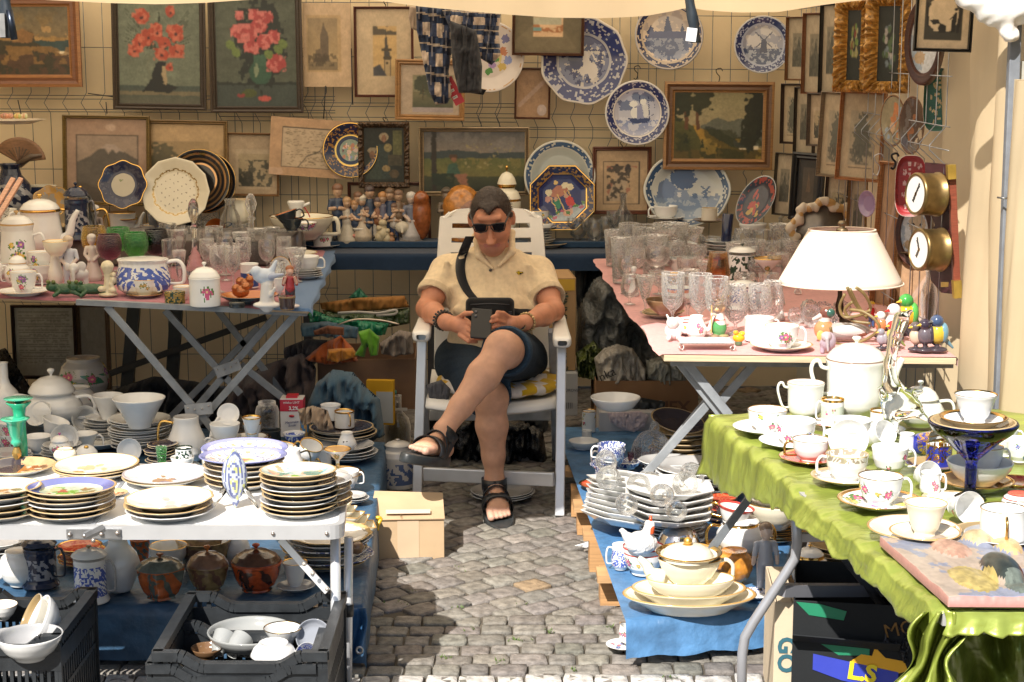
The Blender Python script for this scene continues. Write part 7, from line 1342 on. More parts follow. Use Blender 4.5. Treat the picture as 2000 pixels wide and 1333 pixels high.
t=thing('porcelain_mirror_frame','ornate scrolled porcelain frame with gold edges behind the lamp shade','frame',PZ(1615,540,ZR));b0=PZ(1615,540,ZR)+Vector((0,.1,0));s_=S(b0);Q=[]
for i in range(54):a=i/54*6.283;r_=1+.10*math.sin(a*9)+.05*math.sin(a*23);x,z_=62/s_*r_*math.cos(a),78/s_+62/s_*r_*math.sin(a)*.95;Q+=[('e',((x,.1,z_),(.017+.008*math.sin(i*2.3),.014,.018)),(.52,.44,.34)if i%3 else(.42,.25,.09),.012)]
sdf_mesh(Q,.0035,relax=1).build('frame',CER,t);M().lathe([(0,0),(1,0),(1,1),(0,1)],54/s_,.006,40,(.2,.18,.16)).build('mirror',MET,t,loc=(0,.108,78/s_),rot=(R_(90),0,0))
# == SATIN TABLE
ZS1=.712
W=lambda kd,st,u,vb,w,h,lb,nm_='cup',ct='cup',z=ZS1,**k:ware(kd,st,u,vb,w,h,z,lb,nm_,ct,**k)
sty('line',base=(.72,.72,.64),rim=(.3,.2,.15),rimw=.012,bands=[(.5,.512,(.3,.2,.15))])
W('coffee','line',1668,822,118,116,'large cream coffee pot with a swan neck handle','coffee_pot','pot',hd=180,lid=(44,1),spout=8,hs=1,hz=(.4,.88),hx=.5,seg=48,wob=(9,.012),knob=(.72,.72,.64))
W('coffee','line',1572,822,74,72,'cream milk jug with a tall loop handle left of the coffee pot','milk_jug','jug',hd=180,spout=0,hs=1,hz=(.3,.9),hx=.5,seg=40)
W('round','line',1795,838,96,54,'lidded cream sugar bowl behind the glass swan','sugar_bowl','bowl',hd=0,lid=(36,1.15),two=True,seg=40,knob=(.72,.72,.64),hz=(.3,.9))
cs(1498,852,78,42,136,'roses',ZS1,'two handled bouillon cup at the far left of the green cloth','large saucer at the far left of the green cloth',hd=None,sst='white')
cs(1552,880,82,48,142,'rose3',ZS1,'floral cup with a blue flower inside, second from the left','white saucer under the floral cup beside the milk jug',hd=0,sst='rose2')
cs(1625,838,46,52,96,'pinkgrid',ZS1,'small straight mug with pink roses and a gold rim','saucer under the small straight rose mug',hd=180,kind='mug')
cs(1664,862,76,34,110,'rose2',ZS1,'low white cup with a small green leaf behind the tipped cup','saucer under the low leaf cup',hd=0)
cs(1720,850,44,42,96,'gold2',ZS1,'small white cup with a gold band left of the glass swan','saucer under the small gold banded cup',hd=None,kind='mug',sst='white')
W('flare','rose3',1664,902,78,62,'white flowered cup lying on its side showing its inside',tilt=(62,-42,.8));W('cup','rose3',1700,880,50,50,'second tipped cup with tiny flowers beside the glass swan',tilt=(50,40,.7))
cs(1583,910,74,42,126,'goldrim',ZS1,'gilded cup with a wide gold rim over a red saucer','red and orange patterned saucer',hd=180,hcol=GOLD,sst='redpat')if sty('redpat',base=(.7,.45,.38),inside=(.55,.14,.06),delft=(.45,.04,.02),dens=14,rim=GOLD)is None else 0
cs(1653,950,84,52,142,'lace',ZS1,'ivory cup with silver lace pattern and curled handle','lace patterned saucer under the ivory cup',hd=180)
W('cup','rose3',1737,928,72,52,'white cup with scattered flowers right of the ivory lace cup',hd=0)
cs(1718,1000,88,56,168,'roses',ZS1,'large cup with a rose bouquet and gold rim','large saucer under the rose bouquet cup',hd=0,sst='roses')
W('tall','rose2',1816,970,44,46,'tiny vase mug with one pink rose behind the cream cup','mug','mug',hd=0);W('cup','white',1795,952,50,40,'plain tipped cup behind the tiny vase mug',tilt=(60,40,.7))
plate('cream',1785,1066,186,ZS1,'large cream plate at the edge under the tall cream cup');cs(1806,1060,84,66,140,'cream',ZS1+.018,'tall cream cup with a golden foot','cream saucer under the tall cream cup',hd=None,kind='flare')
W('flare','rose2',1862,1020,64,62,'white cup lying on its side right of the tall cream cup',tilt=(70,50,.8))
plate('p_gold',1945,1078,180,ZS1,'white plate with a dark rim at the right edge');cs(1958,1068,92,62,150,'goldrim',ZS1+.018,'white cup with a golden handle facing the viewer','saucer with a dark rim under the gold handled cup',hd=-100,hcol=GOLD,sst='p_wht',kind='mug')
W('mug','cobalt',1833,915,52,46,'cobalt blue and gold mug left of the blue compote','mug','mug',hd=0,hcol=GOLD);plate('p_gold',1822,925,110,ZS1,'gilded saucer under the cobalt mug',name='saucer',cat='saucer');W('mug','cobalt',1796,890,46,44,'cobalt blue and gold mug lying on its side','mug','mug',tilt=(50,60,.8));W('tall','rose3',1770,890,34,42,'small flowered vase between the glass swan and cobalt mugs','vase','vase')
W('compote','white',1894,985,176,152,'tall cobalt glass compote with a speckled stem carrying cups','footed_bowl','bowl',mat=GBLU,seg=48);zc=ZS1+148/S(PZ(1894,985,ZS1))
q0,R0,s0=spot(1894,985,176,ZS1)
def onp(q,w,h,kd,st,z,lb,nm_,ct,**k):return ware(kd,st,1000+F*q.x/(q.y*cp+(CH-z)*sp),vpx(Vector((q.x,q.y-.6*w/2/s0,z))),w,h,z,lb,nm_,ct,**k)
onp(q0,168,22,'plate','p_gold',zc-.016,'white plate lying in the cobalt glass compote','plate','plate');onp(q0+Vector((0,0,0)),134,18,'plate','goldrim',zc-.002,'gold rimmed saucer on the plate in the compote','saucer','saucer');onp(q0+Vector((.003,0,0)),84,56,'flare','goldrim',zc+.006,'white cup on top of the cobalt compote','cup','cup')
plate('goldin',1905,965,150,ZS1,'gilded saucer behind the stem of the compote',name='saucer',cat='saucer');W('bowl','white',1912,955,130,46,'white bowl behind the stem of the blue compote','bowl','bowl',z=ZS1+.01);W('cup','roses',1925,925,66,50,'rose decorated cup behind the compote stem',hd=0,z=ZS1+.03);W('cup','white',1955,890,62,50,'plain white cup behind the compote at right',hd=0);W('cup','rose3',1990,905,52,46,'flowered cup at the right edge behind the compote',hd=180);plate('redpat',1985,955,90,ZS1,'blue and orange patterned saucer at the right edge');W('round','painted',1990,1010,70,42,'colourful painted pot at the right edge behind the gold handled cup','pot','pot');plate('lace',1860,990,120,ZS1,'lace patterned plate under the lying cup',h=8)
t=thing('glass_swan','tall clear glass swan sculpture with a long flared neck','glass sculpture',PZ(1745,878,ZS1));b0=PZ(1745,878,ZS1)+Vector((0,.05,0));g_=lambda u,v:PY(u,v,b0.y)-PZ(1745,878,ZS1);s_=S(b0);r_=lambda x:x/s_;N=None
Q=[('c',(g_(1722,868),g_(1735,855),r_(18),r_(12)),N,.01),('c',(g_(1735,862),g_(1742,810),r_(20),r_(14)),N,.01),('e',(g_(1762,795),(r_(40),r_(24),r_(26))),N,.015),('c',(g_(1762,780),g_(1740,750),r_(22),r_(16)),N,.015),('c',(g_(1740,750),g_(1738,710),r_(15),r_(11)),N,.01),('c',(g_(1738,710),g_(1748,660),r_(11),r_(12)),N,.01),('c',(g_(1748,660),g_(1760,625),r_(12),r_(16)),N,.01),('c',(g_(1760,622),g_(1780,608),r_(11),r_(4)),N,.006),('c',(g_(1785,800),g_(1808,818),r_(14),r_(6)),N,.01),('c',(g_(1730,790),g_(1718,760),r_(10),r_(5)),N,.01),('e',(g_(1745,868),(r_(34),r_(22),r_(8))),N,.01),('c',(g_(1775,770),g_(1800,765),r_(12),r_(5)),N,.01)]
sdf_mesh(Q,.0032,relax=2).build('sculpture',GSW,t)
t=thing('relief_plaque','painted ceramic relief plaque of seashells and stones at the lower right corner','plaque');P=[PZ(1852,1186,ZS1),PZ(2200,1188,ZS1),PZ(2080,1066,ZS1),PZ(1718,1066,ZS1)];m=M();nx,ny=130,60;G=np.zeros((ny,nx,3));cc=np.zeros((ny,nx,3));u=np.linspace(0,1,nx)[None,:];v=np.linspace(0,1,ny)[:,None]
for k in range(3):G[...,k]=((P[0][k]*(1-u)+P[1][k]*u)*(1-v)+(P[3][k]*(1-u)+P[2][k]*u)*v)
hgt=.006*fbm(u*12+v*0,v*8+u*0,3);cc[:]=(.24,.26,.33);n1=fbm(u*7+v*2,v*6,9);cc[n1>.5]=(.42,.34,.27)
for(a,b,rx,ry,h,c)in((.44,.35,.10,.22,.03,(.13,.15,.14)),(.72,.35,.12,.28,.035,(.55,.17,.06)),(.3,.75,.10,.16,.014,(.6,.44,.36)),(.5,.9,.09,.12,.02,(.66,.56,.4)),(.62,.8,.08,.14,.016,(.68,.55,.35)),(.45,.12,.08,.1,.01,(.3,.33,.3)),(.24,.25,.12,.2,.008,(.6,.52,.28)),(.8,.72,.12,.12,.01,(.25,.28,.42)),(.9,.3,.07,.2,.03,(.55,.4,.3))):
 d=((u-a)/rx)**2+((v-b)/ry)**2;hgt=np.maximum(hgt,h*np.sqrt(np.clip(1-d,0,1)));n2=fbm(u*40+0*v,v*30,5)[...,None];cc=np.where((d<1)[...,None],np.array(c)**1.7*(.45+1.2*n2),cc)
G[...,2]+=.017+hgt*1.3;G=np.concatenate([G[:1]*[1,1,0]+[0,0,ZS1],G]);G=np.concatenate([G[:,:1]*[1,1,0]+[0,0,ZS1],G],1);cf=np.concatenate([np.ones((1,nx,3))*(.5,.25,.22),cc]);cf=np.concatenate([np.ones((ny+1,1,3))*(.42,.22,.18),cf],1)[:-1,:-1];m.grid(G,cols=np.concatenate([cf.reshape(-1,3),np.ones((cf.shape[0]*cf.shape[1],1))],1));m.build('relief',BISQ,t)
# == RIGHT PLATFORM
ZP=ZPR+.008
W=lambda kd,st,u,vb,w,h,lb,nm_='cup',ct='cup',z=ZP,**k:ware(kd,st,u,vb,w,h,z,lb,nm_,ct,**k)
def octs(u,vb,w,n,ht,z,lb,tl,tilt=(0,0),shift=(0,0)):
 q,R,s_=spot(u,vb,w,z);st_=(ht/s_-.02)/max(1,n-1)
 me=lmesh('oct',R,.03,STY['white'][0],'octp',64,3,poly=8);me.polygons.foreach_set('use_smooth',[False]*len(me.polygons))
 for i in range(n):o=link('octagonal_plate',me,CER,loc=q+Vector((shift[0]*i,shift[1]*i,st_*i+.02)),rot=(R_(tilt[0]),R_(tilt[1]),R_(8+i*3.5)));tag(o,tl if i==n-1 else lb+', '+ORD[n-1-i],'plate')
octs(1232,1054,212,8,92,ZP,'white octagonal plate in the left fan shaped stack','topmost white octagonal plate in the left stack',(-6,9),(.003,-.007));octs(1258,985,170,2,24,ZP+.13,'deep octagonal plate leaning on the left stack','uppermost leaning octagonal plate holding lying glasses',(-14,14))
stack(1316,1072,130,6,48,ZP,'p_wht','round white plate in the stack under the octagonal plates');octs(1305,1044,186,5,66,ZP+.09,'white octagonal soup plate in the right stack','topmost octagonal soup plate in the right stack',(0,2))
for i,(u,vb,w,h,tl)in enumerate(((1205,935,44,62,(60,-50)),(1238,945,46,62,(75,20)),(1192,915,40,58,(50,-20)),(1262,925,36,60,(80,60)),(1300,965,46,62,(70,-40)),(1330,945,50,60,(75,10)),(1345,918,48,60,(85,0)),(1310,985,40,56,(80,50)),(1215,975,42,58,(80,40)))):gl('goblet',u,vb+22,w,h,ZP+(.175 if u<1280 else.2),'clear goblet lying on the octagonal plates, '+['far left','middle of the left heap','rearmost of the left heap','right side of the left heap','left of the right heap','centre of the right heap','standing with its base towards the viewer','lowest of the right heap','lowest of the left heap'][i],GLS,tilt=tl,rb=.2,group='goblets lying on octagonal plates')
stack(1365,985,170,7,66,ZP,'p_wht','white dinner plate in the big stack behind the octagonal plates');stack(1315,945,130,4,40,ZP+.03,'p_wht','white oval serving plate behind the lying goblets',wob=(10,.02),ov=.8)
plate('redpat',1172,960,84,ZP,'brown edged saucer with green leaves under the small blue bowls');stack(1185,952,54,6,32,ZP+.014,'willow','small blue patterned bowl in the left pile',kind='bowl',name='small_bowl',cat='bowl');stack(1182,925,50,4,26,ZP+.06,'willow','small blue bowl in the rear pile',kind='bowl',name='small_bowl',cat='bowl')
W('cup','willow',1194,915,56,34,'blue and white willow cup, lower of two',hd=180,z=ZP+.05);W('cup','willow',1194,905,56,34,'blue and white willow cup, upper of two',hd=180,z=ZP+.11);W('sauce','willow',1222,918,60,14,'blue willow saucer behind the two willow cups','saucer','saucer',z=ZP+.02)
W('mug','roses',1150,845,28,42,'tall slim rose patterned vase beside the chair','vase','vase');W('sauce','white',1140,880,60,16,'white oblong dish with a salt pot near the chair','dish','dish');W('mug','white',1146,866,20,24,'white salt shaker in the oblong dish','salt_shaker','shaker');
W('oct','white',1202,805,100,24,'big white oval dish with a pierced handle on the black tray','dish','dish',z=ZP+.22);stack(1330,905,120,6,60,ZP,'p_gold','cream plate in the shaded stack under the right table');plate('p_dark',1322,845,110,ZP+.12,'cream plate with a dark blue centre tilted under the right table',tilt=(14,10,.1))
gl('dome',1272,905,82,60,ZP+.03,'crystal dome lid with a round knob',CUT,name='crystal_cover',cat='cover',wob=(16,.03));gl('ball',1278,850,20,26,ZP+.12,'round crystal knob above the dome lid',CUT,name='crystal_stopper',cat='stopper')
for i in range(5):gl('tumbler',1232+i*14,918-(i%2)*8,14,34,ZP,['first','second','third','fourth','fifth'][i]+' small dark shot glass from the left behind the octagonal plates',GPUR,name='shot_glass')
W('cup','painted',1256,1126,82,56,'painted pot with red roses holding the white hen','flower_pot','pot',seg=48,rb=.5);blob([('e',((0,0,.3),(.4,.32,.3)),(.72,.72,.72),.05),('c',((.1,0,.45),(.2,-.05,.74),.17,.12),(.7,.7,.7),.06),('e',((.2,-.05,.78),(.13,.13,.13)),(.72,.72,.7),.03),('e',((.22,-.05,.93),(.05,.07,.09)),(.65,.08,.02),.01),('c',((.26,-.14,.72),(.26,-.16,.6),.05,.05),(.6,.08,.02),.01),('c',((-.3,0,.4),(-.5,0,.62),.14,.06),(.72,.72,.72),.06)],1253,1086,78,ZP+.075,'white ceramic hen with a red comb sitting on the painted pot','hen_figurine','figurine',mat=CER,noise=(.006,160))
t=thing('silver_cloche','shiny silver dome cover with a white knob behind the cream dishes','dish cover',spot(1325,1100,92,ZP)[0]);s_=S(t.location);M().lathe(smooth([(1,0),(1,.1),(.93,.5),(.7,.85),(.35,1.0),(0,1.03)],5),46/s_,66/s_,40,(.75,.73,.72,0)).build('dome',vmat('polished_silver',.08,metal=1.0,var=.03),t);M().ball((0,0,74/s_),.013,(.72,.72,.7)).build('knob',CER,t)
W('tall','blueflo',1212,1115,40,50,'small blue and white jug half hidden left of the painted pot','jug','jug',hd=180)
W('plate','cream',1346,1206,266,34,'largest oval cream platter at the front of the right platform','platter','platter',ov=.62,seg=64,rb=.36);W('plate','cream',1345,1190,228,32,'second oval cream platter with a gold line','platter','platter',ov=.6,seg=64,rb=.36,z=ZP+.02);W('bowl','cream',1348,1178,176,44,'long oval cream dish under the gravy boat','dish','dish',ov=.55,seg=56,rb=.3,z=ZP+.035);W('bowl','creamgold',1346,1150,124,56,'cream gravy boat with a golden line and handle','gravy_boat','boat',hd=5,spout=180,ov=.7,seg=48,rb=.36,z=ZP+.06);W('plate','creamgold',1345,1108,132,22,'cream round plate lying on the gravy boat','plate','plate',z=ZP+.125,rb=.5);t=W('dome','cream',1343,1098,104,28,'cream lid with a golden ball knob on top of the gravy boat','dish_cover','lid',z=ZP+.14,rb=.5);tag(M().ball(t.location+Vector((0,0,34/690)),.0125,(.8,.5,.12,0)).build('gold_knob',MET),'golden ball knob on the cream lid','knob')
W('round','orangepot',1433,1145,76,66,'orange crackled jar with a yellow handle beside the gravy boat','jar','jar',hd=180,hcol=(.7,.65,.5),mat=GLZ)if sty('orangepot',base=(.6,.25,.04))is None else 0
fig(1495,1160,142,ZP,'boy figurine in blue overalls carrying a hat on the right platform',(.28,.2,.14),(.38,.42,.5),(.36,.4,.48),skin=(.6,.48,.42),arms='side',face=1,mat=CER);plate('willow',1474,1172,70,ZP,'small blue patterned saucer before the boy with the hat')
W('pot','gold2',1446,1085,96,60,'white and gold tureen with gold handles behind the dark table stay','tureen','tureen',hd=180,lid=(22,1.05),hcol=GOLD,two=True,z=ZP+.03);stack(1440,1098,128,4,22,ZP,'p_gold','gold rimmed plate under the white and gold tureen');W('plate','p_gold',1385,1118,90,14,'plain pale plate leaning behind the silver cover','plate','plate')
for i in range(3):W('flare','redrim',1425+i*3,1040-i*2,74,36,['bottom','middle','top'][i]+' cup with a red patterned rim in the tilted pile',hd=160,z=ZP+.02+i*.045,tilt=(0,10,.2),hcol=GOLD)
stack(1405,1020,60,5,46,ZP,'redpat','dark patterned saucer beside the red rimmed cups',name='saucer',cat='saucer');stack(1512,1062,110,8,40,ZP,'goldrim','gold rimmed plate under the big cream bowls');W('bowl','creamgold',1512,1040,116,54,'big cream bowl with gold lines behind the grey table leg','bowl','bowl',z=ZP+.06);W('bowl','cream',1510,1000,118,34,'upper cream bowl stacked behind the grey table leg','bowl','bowl',z=ZP+.13)
W('pot','gold2',1580,1150,76,62,'small grey white pot with a gold band behind the table leg','pot','pot',lid=(20,1));stack(1640,1130,110,7,60,ZP,'p_gold','dark plate in the shaded stack under the green cloth');plate('rose3',1216,1272,66,.012,'floral saucer lying on the cobbles under the blue tarpaulin');W('sauce','roses',1222,1262,46,30,'small floral bowl tipped on the floor saucer','bowl','bowl',z=.02,tilt=(0,20,.2))
def boxo(name,lb,u0,v0,u1,v1,Y,dep,col,rz=0,cat='box',open_=False,mat=None,flaps=True):
 c=PY((u0+u1)/2,v1,Y);s_=S(c);w_,h_=(u1-u0)/s_,(v1-v0)/s_;t=thing(name,lb,cat,c,R_(rz));m=M();th_=.004
 for(cx,cy_,sx,sy)in((0,0,w_,th_),(0,dep,w_,th_),(-w_/2+.002,dep/2,th_,dep-th_-.002),(w_/2-.002,dep/2,th_,dep-th_-.002)):m.box((cx,cy_,h_/2),(sx,sy,h_),col)
 if not open_:m.box((0,dep/2,h_-.002),(w_-.012,dep-.01,.004),col)
 m.build('carton',mat or CARD,t,bevel=.0015);return t,w_,h_,s_
t,w_,h_,s_=boxo('fruit_carton','open brown fruit carton holding plastic bags under the right table',1162,742,1362,860,7.2,.4,(.30,.17,.09),open_=True);text(t,'CITRONEX',.075,(0,-.004,h_*.55),(R_(90),0,0),(.14,.07,.04),bold=.002)
t,w_,h_,s_=boxo('banana_carton','tall upright brown carton with printed fruit lettering behind the armrest',1076,542,1124,724,7.35,.3,(.38,.24,.12),rz=4);text(t,'QUINZBANANA',.05,(0,-.004,h_*.4),(R_(90),R_(-90),0),(.05,.05,.03),bold=.001);M().box((0,-.004,h_-.03),(w_*.9,.002,.05),(.55,.33,.03)).build('yellow_print',PAP,t)
text(t,'*',.09,(0,-.005,h_*.74),(R_(90),0,0),(.04,.07,.05),'emblem',bold=.003)
t,w_,h_,s_=boxo('white_carton','white printed carton standing behind the right chair leg',1082,728,1128,812,7.3,.3,(.42,.43,.44));text(t,'NALE POROVIA',.018,(0,-.004,h_*.6),(R_(90),0,0),(.1,.1,.12));text(t,'||||||||',.03,(0,-.004,h_*.25),(R_(90),0,0),(.05,.05,.05),'barcode')
def pf(name,lb,cat,o,Y,th_,col,mat=CLOTH,seed=1,**k):return tag(puff(o,Y,th_,col,seed=seed,**k).build(name,mat),lb,cat)
pf('plastic_sack','large crumpled grey plastic sack under the rear of the right table','sack',[(1130,600),(1160,545),(1200,530),(1240,600),(1285,690),(1290,745),(1150,735),(1122,690)],7.6,.25,(.13,.14,.14),FILM,3,amp=.55,fs=2.2)
pf('shop_bag','white plastic shopping bag with black lettering in the fruit carton','bag',[(1160,700),(1180,680),(1205,672),(1235,680),(1262,720),(1262,750),(1170,752)],7.3,.12,(.5,.47,.42),FILM,5,amp=.6,fs=3.5);text(None,'nka',.055,PY(1186,732,7.16),(R_(90),R_(-25),0),(.03,.03,.03));bpy.context.scene.objects[-1]['label']='x'
_l=[o for o in C.objects if o.get('label')=='x'][0];del _l['label'];_b=[o for o in C.objects if o.name.startswith('shop_bag')][0];_l.parent=_b
pf('shop_bag','grey and green plastic bag beside the white one in the fruit carton','bag',[(1262,740),(1262,705),(1290,695),(1325,712),(1345,745),(1300,752)],7.28,.1,(.35,.36,.32),FILM,7,amp=.6,fs=3.5)
pf('green_bag','crumpled dark green bag below the grey sack','bag',[(1125,690),(1160,665),(1180,690),(1165,740),(1128,735)],7.4,.1,(.1,.13,.03),FILM,9,amp=1.2)
pf('black_tray','bent black plastic tray under the white oval dish','tray',[(1165,775),(1210,770),(1300,785),(1296,808),(1240,812),(1175,805)],7.0,.05,(.02,.025,.03),BPLAS,2);t,w_,h_,s_=boxo('white_crate','white slatted box draped with a lace doily',1170,805,1302,880,6.9,.25,(.5,.5,.52));g=Img(60,40,(.6,.56,.58))
pf('lace_doily','white crocheted doily with a pink edge hanging over the slatted box','doily',[(1186,806),(1250,803),(1268,812),(1258,835),(1238,845),(1212,838),(1192,825)],6.86,.012,(.6,.5,.53),CLOTH,4,fs=20,amp=.8)
t,w_,h_,s_=boxo('black_fruit_box','black open fruit box with yellow and blue print under the green cloth',1545,1170,1800,1400,3.98,.34,(.018,.02,.022),rz=-10,open_=True)
m=M();m.hexa([(-w_/2,-.003,h_*.64),(w_*.3,-.003,h_*.60),(w_*.3,-.05,h_*.72),(-w_/2,-.06,h_*.76),(-w_/2,0,h_*.645),(w_*.3,0,h_*.605),(w_*.3,-.046,h_*.725),(-w_/2,-.056,h_*.765)],(.022,.025,.028));m.build('flap',CARD,t)
def dec(parent,pts,c,y=-.0045,nm_='print'):m=M();m.prism(pts,y,y+.001,c);return m.build(nm_,PAP,parent)
dec(t,[(-w_*.34,h_*.54),(w_*.30,h_*.42),(w_*.30,h_*.24),(-w_*.12,h_*.32),(-w_*.34,h_*.4)],(.03,.05,.42));dec(t,[(-w_*.05,h_*.5),(w_*.02,h_*.56),(w_*.1,h_*.55),(w_*.12,h_*.63),(w_*.2,h_*.54),(w_*.34,h_*.52),(w_*.37,h_*.44),(w_*.30,h_*.41),(w_*.2,h_*.40),(-w_*.05,h_*.45)],(.75,.38,.01),-.0035);dec(t,[(-w_*.3,h_*.64),(-w_*.1,h_*.66),(w_*.08,h_*.62),(w_*.08,h_*.55),(-w_*.15,h_*.54)],(.01,.2,.1),-.003);text(t,'L.S',.06,(.01,-.007,h_*.40),(R_(90),R_(6),0),(.78,.62,.02),bold=.0025)
dec(t,[(-w_*.48,h_*.99),(-w_*.3,h_*.98),(-w_*.1,h_*.93),(-w_*.12,h_*.85),(-w_*.38,h_*.88)],(.01,.2,.1));text(t,'MO',.05,(w_*.3,-.005,h_*.8),(R_(90),R_(-15),0),(.2,.1,.02));text(t,'y',.09,(-w_*.46,-.005,h_*.2),(R_(90),0,0),(.7,.42,.02),bold=.003)
pf('black_bag_or_filler','black plastic bag inside the dark fruit box','bag',[(1708,1215),(1740,1200),(1775,1215),(1790,1290),(1720,1280)],4.02,.06,(.01,.01,.015),BPLAS,3,amp=1.4);t,w_,h_,s_=boxo('pale_carton','pale folded carton edge beside the black fruit box',1508,1168,1546,1400,4.05,.3,(.6,.5,.36),rz=-4);text(t,'GO',.06,(.005,-.004,h_*.55),(R_(90),R_(90),0),(.03,.12,.16),bold=.002)
def crate(u0,u1,vf,zr,dep,lb):
 a,b=PZ(u0,vf,zr),PZ(u1,vf,zr);w_=b.x-a.x;t=thing('plastic_crate',lb,'crate',(a.x+w_/2,a.y,0));B_=(.028,.032,.036);m=M();h=zr;th_=.012
 def side(p0,p1,dip):
  d=Vector(p1)-Vector(p0);L=d.length;d.normalize();n=34;z1=[]
  for i in range(n):x=(i+.5)/n;k=min(1,max(0,(min(x,1-x)-.16)*9));z1.append(h-dip*k)
  for i in range(n):
   x0,x1=L*i/n,L*(i+1)/n;A,B2=Vector(p0)+d*x0,Vector(p0)+d*x1;top_=z1[i]
   ta,tb=(z1[max(0,i-1)]+top_)/2,(z1[min(n-1,i+1)]+top_)/2;m.bar(A+Vector((0,0,ta-.011)),B2+Vector((0,0,tb-.011)),.026,.022,B_)
   if i%2==0 or i in(0,n-1):m.bar((A+B2)/2+Vector((0,0,.02)),(A+B2)/2+Vector((0,0,top_-.022)),L/n*.95,th_*.6,B_,up=(d.y,-d.x,0))
  for z_,hh in((.03,.05),(h*.5,.012),(h*.78,.05)):m.bar(Vector(p0)+Vector((0,0,z_)),Vector(p1)+Vector((0,0,z_)),.010,hh,B_)
 side((-w_/2,0,0),(w_/2,0,0),.028);side((-w_/2,dep,0),(w_/2,dep,0),.028);side((-w_/2+.01,0,0),(-w_/2+.01,dep,0),.0);side((w_/2-.01,0,0),(w_/2-.01,dep,0),.0);m.box((0,dep/2,.012),(w_-.02,dep-.02,.01),B_);m.build('crate_body',BPLAS,t);return t,a.y
crate(-130,118,1240,.30,.36,'black plastic crate with bowls at the lower left corner');crate(298,640,1272,.30,.44,'black plastic crate holding grey dishes beside the table leg');
m_=crate(286,618,1296,.27,.3,'empty looking black plastic crate nearest the viewer, below the grey dishes')
W=lambda kd,st,u,vb,w,h,lb,nm_='bowl',ct='bowl',z=.2,**k:ware(kd,st,u,vb,w,h,z,lb,nm_,ct,**k)
zc=.19
W('bowl','p_wht',60,1300,130,50,'large bowl in the left crate in bright sun',z=.24);W('bowl','white',110,1275,110,40,'pale dish standing on edge in the left crate',z=.22,tilt=(20,-60,.7));W('bowl','p_gold',92,1262,100,36,'brown lined dish standing on edge in the left crate',z=.22,tilt=(20,-60,.7));W('bowl','rose',5,1215,60,30,'small bowl with a brown line in the left crate',z=.24);W('sauce','p_wht',15,1270,80,24,'shallow saucer at the left edge in the crate',z=.2)
sty('grd',base=(.34,.35,.34));W('bowl','grd',490,1290,170,44,'large grey stoneware dish in the middle crate',z=.2);W('cone','goldrim',553,1275,76,44,'pale bowl with a gold rim in the middle crate',z=.22);W('sauce','white',535,1308,92,26,'white upturned dish in sun in the middle crate',z=.22,tilt=(180,0,1.0));W('cup','grd',425,1290,44,46,'grey cup with a loop handle in the middle crate','cup','cup',hd=90,z=.2,tilt=(-50,20,.4));W('cup','grd',452,1292,44,46,'second grey cup with a loop handle in the middle crate','cup','cup',hd=90,z=.2,tilt=(-50,40,.4));W('sauce','brown',405,1290,64,20,'dark brown small dish in the middle crate',z=.2);W('flare','blueflo',592,1290,44,40,'blue and white cup lying at the right of the middle crate','cup','cup',z=.22,tilt=(70,60,.7));W('sauce','grey',612,1280,70,16,'grey blue plate with slots standing on edge in the middle crate',z=.21,tilt=(60,20,.8))
picture((508,1180,630,1250),4.34,'stained old picture back in a dark wooden frame inside the middle crate',Img(50,30,(.30,.27,.23)).blot(0,0,1,1,5,.5,(.36,.33,.29),3).line([(.66,0),(.66,1)],.012,(.42,.4,.38)).line([(.1,0),(.1,.4)],.03,(.4,.38,.36)),(.06,.04,.025),9,paper=True)
# == LEFT PLATFORM
ZQ=ZPL+.008
W=lambda kd,st,u,vb,w,h,lb,nm_='cup',ct='cup',z=ZQ,**k:ware(kd,st,u,vb,w,h,z,lb,nm_,ct,**k)
stack(276,885,122,11,62,ZQ,'white','large white plate in the stack under the conical bowl');W('cone','white',273,842,104,60,'large white conical bowl on the plate stack in the shade','bowl','bowl',z=ZQ+.11,seg=48)
stack(205,862,80,7,44,ZQ,'white','small white plate in the stack under the smaller conical bowl');W('cone','white',212,822,62,48,'smaller white conical bowl in the shade','bowl','bowl',z=ZQ+.085)
W('round','white',104,838,120,66,'big white lidded soup tureen with two scroll handles','tureen','tureen',lid=(46,1.15),hd=0,two=True,seg=44,wob=(30,.008),ov=.8,hs=0,z=ZQ+.04)
W('bottle','white',12,850,62,140,'tall pale ribbed vase at the far left in the shade','vase','vase',wob=(20,.02));W('round','jarflo',166,795,98,92,'big round ginger jar with flowers and birds in the shade','ginger_jar','jar',seg=48)if sty('jarflo',base=(.5,.48,.45),flo=12,pal=0,fz=(.4,.85),delft=(.05,.2,.12),dz=(.5,.7),dens=7)is None else 0;W('pot','rose3',150,830,80,70,'squat pale vase below the ginger jar','vase','vase')
for i,(u,vb,kw,st)in enumerate(((100,862,dict(tilt=(0,20,.2)),'white'),(92,845,dict(tilt=(50,-20,.7)),'white'),(130,880,dict(tilt=(70,30,.7)),'white'),(75,890,dict(hd=0),'white'),(165,850,dict(tilt=(60,40,.8)),'white'),(188,850,dict(hd=0),'white'),(165,885,dict(hd=0),'white'),(20,885,dict(),'rose2'),(22,862,dict(),'rose2'),(4,845,dict(),'white'))):W('flare',st,u,vb,54,36,'pale shaded cup under the left table, '+['leaning beside the tureen','tipped on its side behind the others','lying before the plate stack','left of the sugar bowl','tilted right of the sugar bowl','behind the tilted one','lowest right of the sugar bowl','rose painted at far left','rose painted upper at far left','cut by the left edge'][i],z=ZQ+(.03 if i<3 else 0)+(.05 if i==8 else 0),**kw)
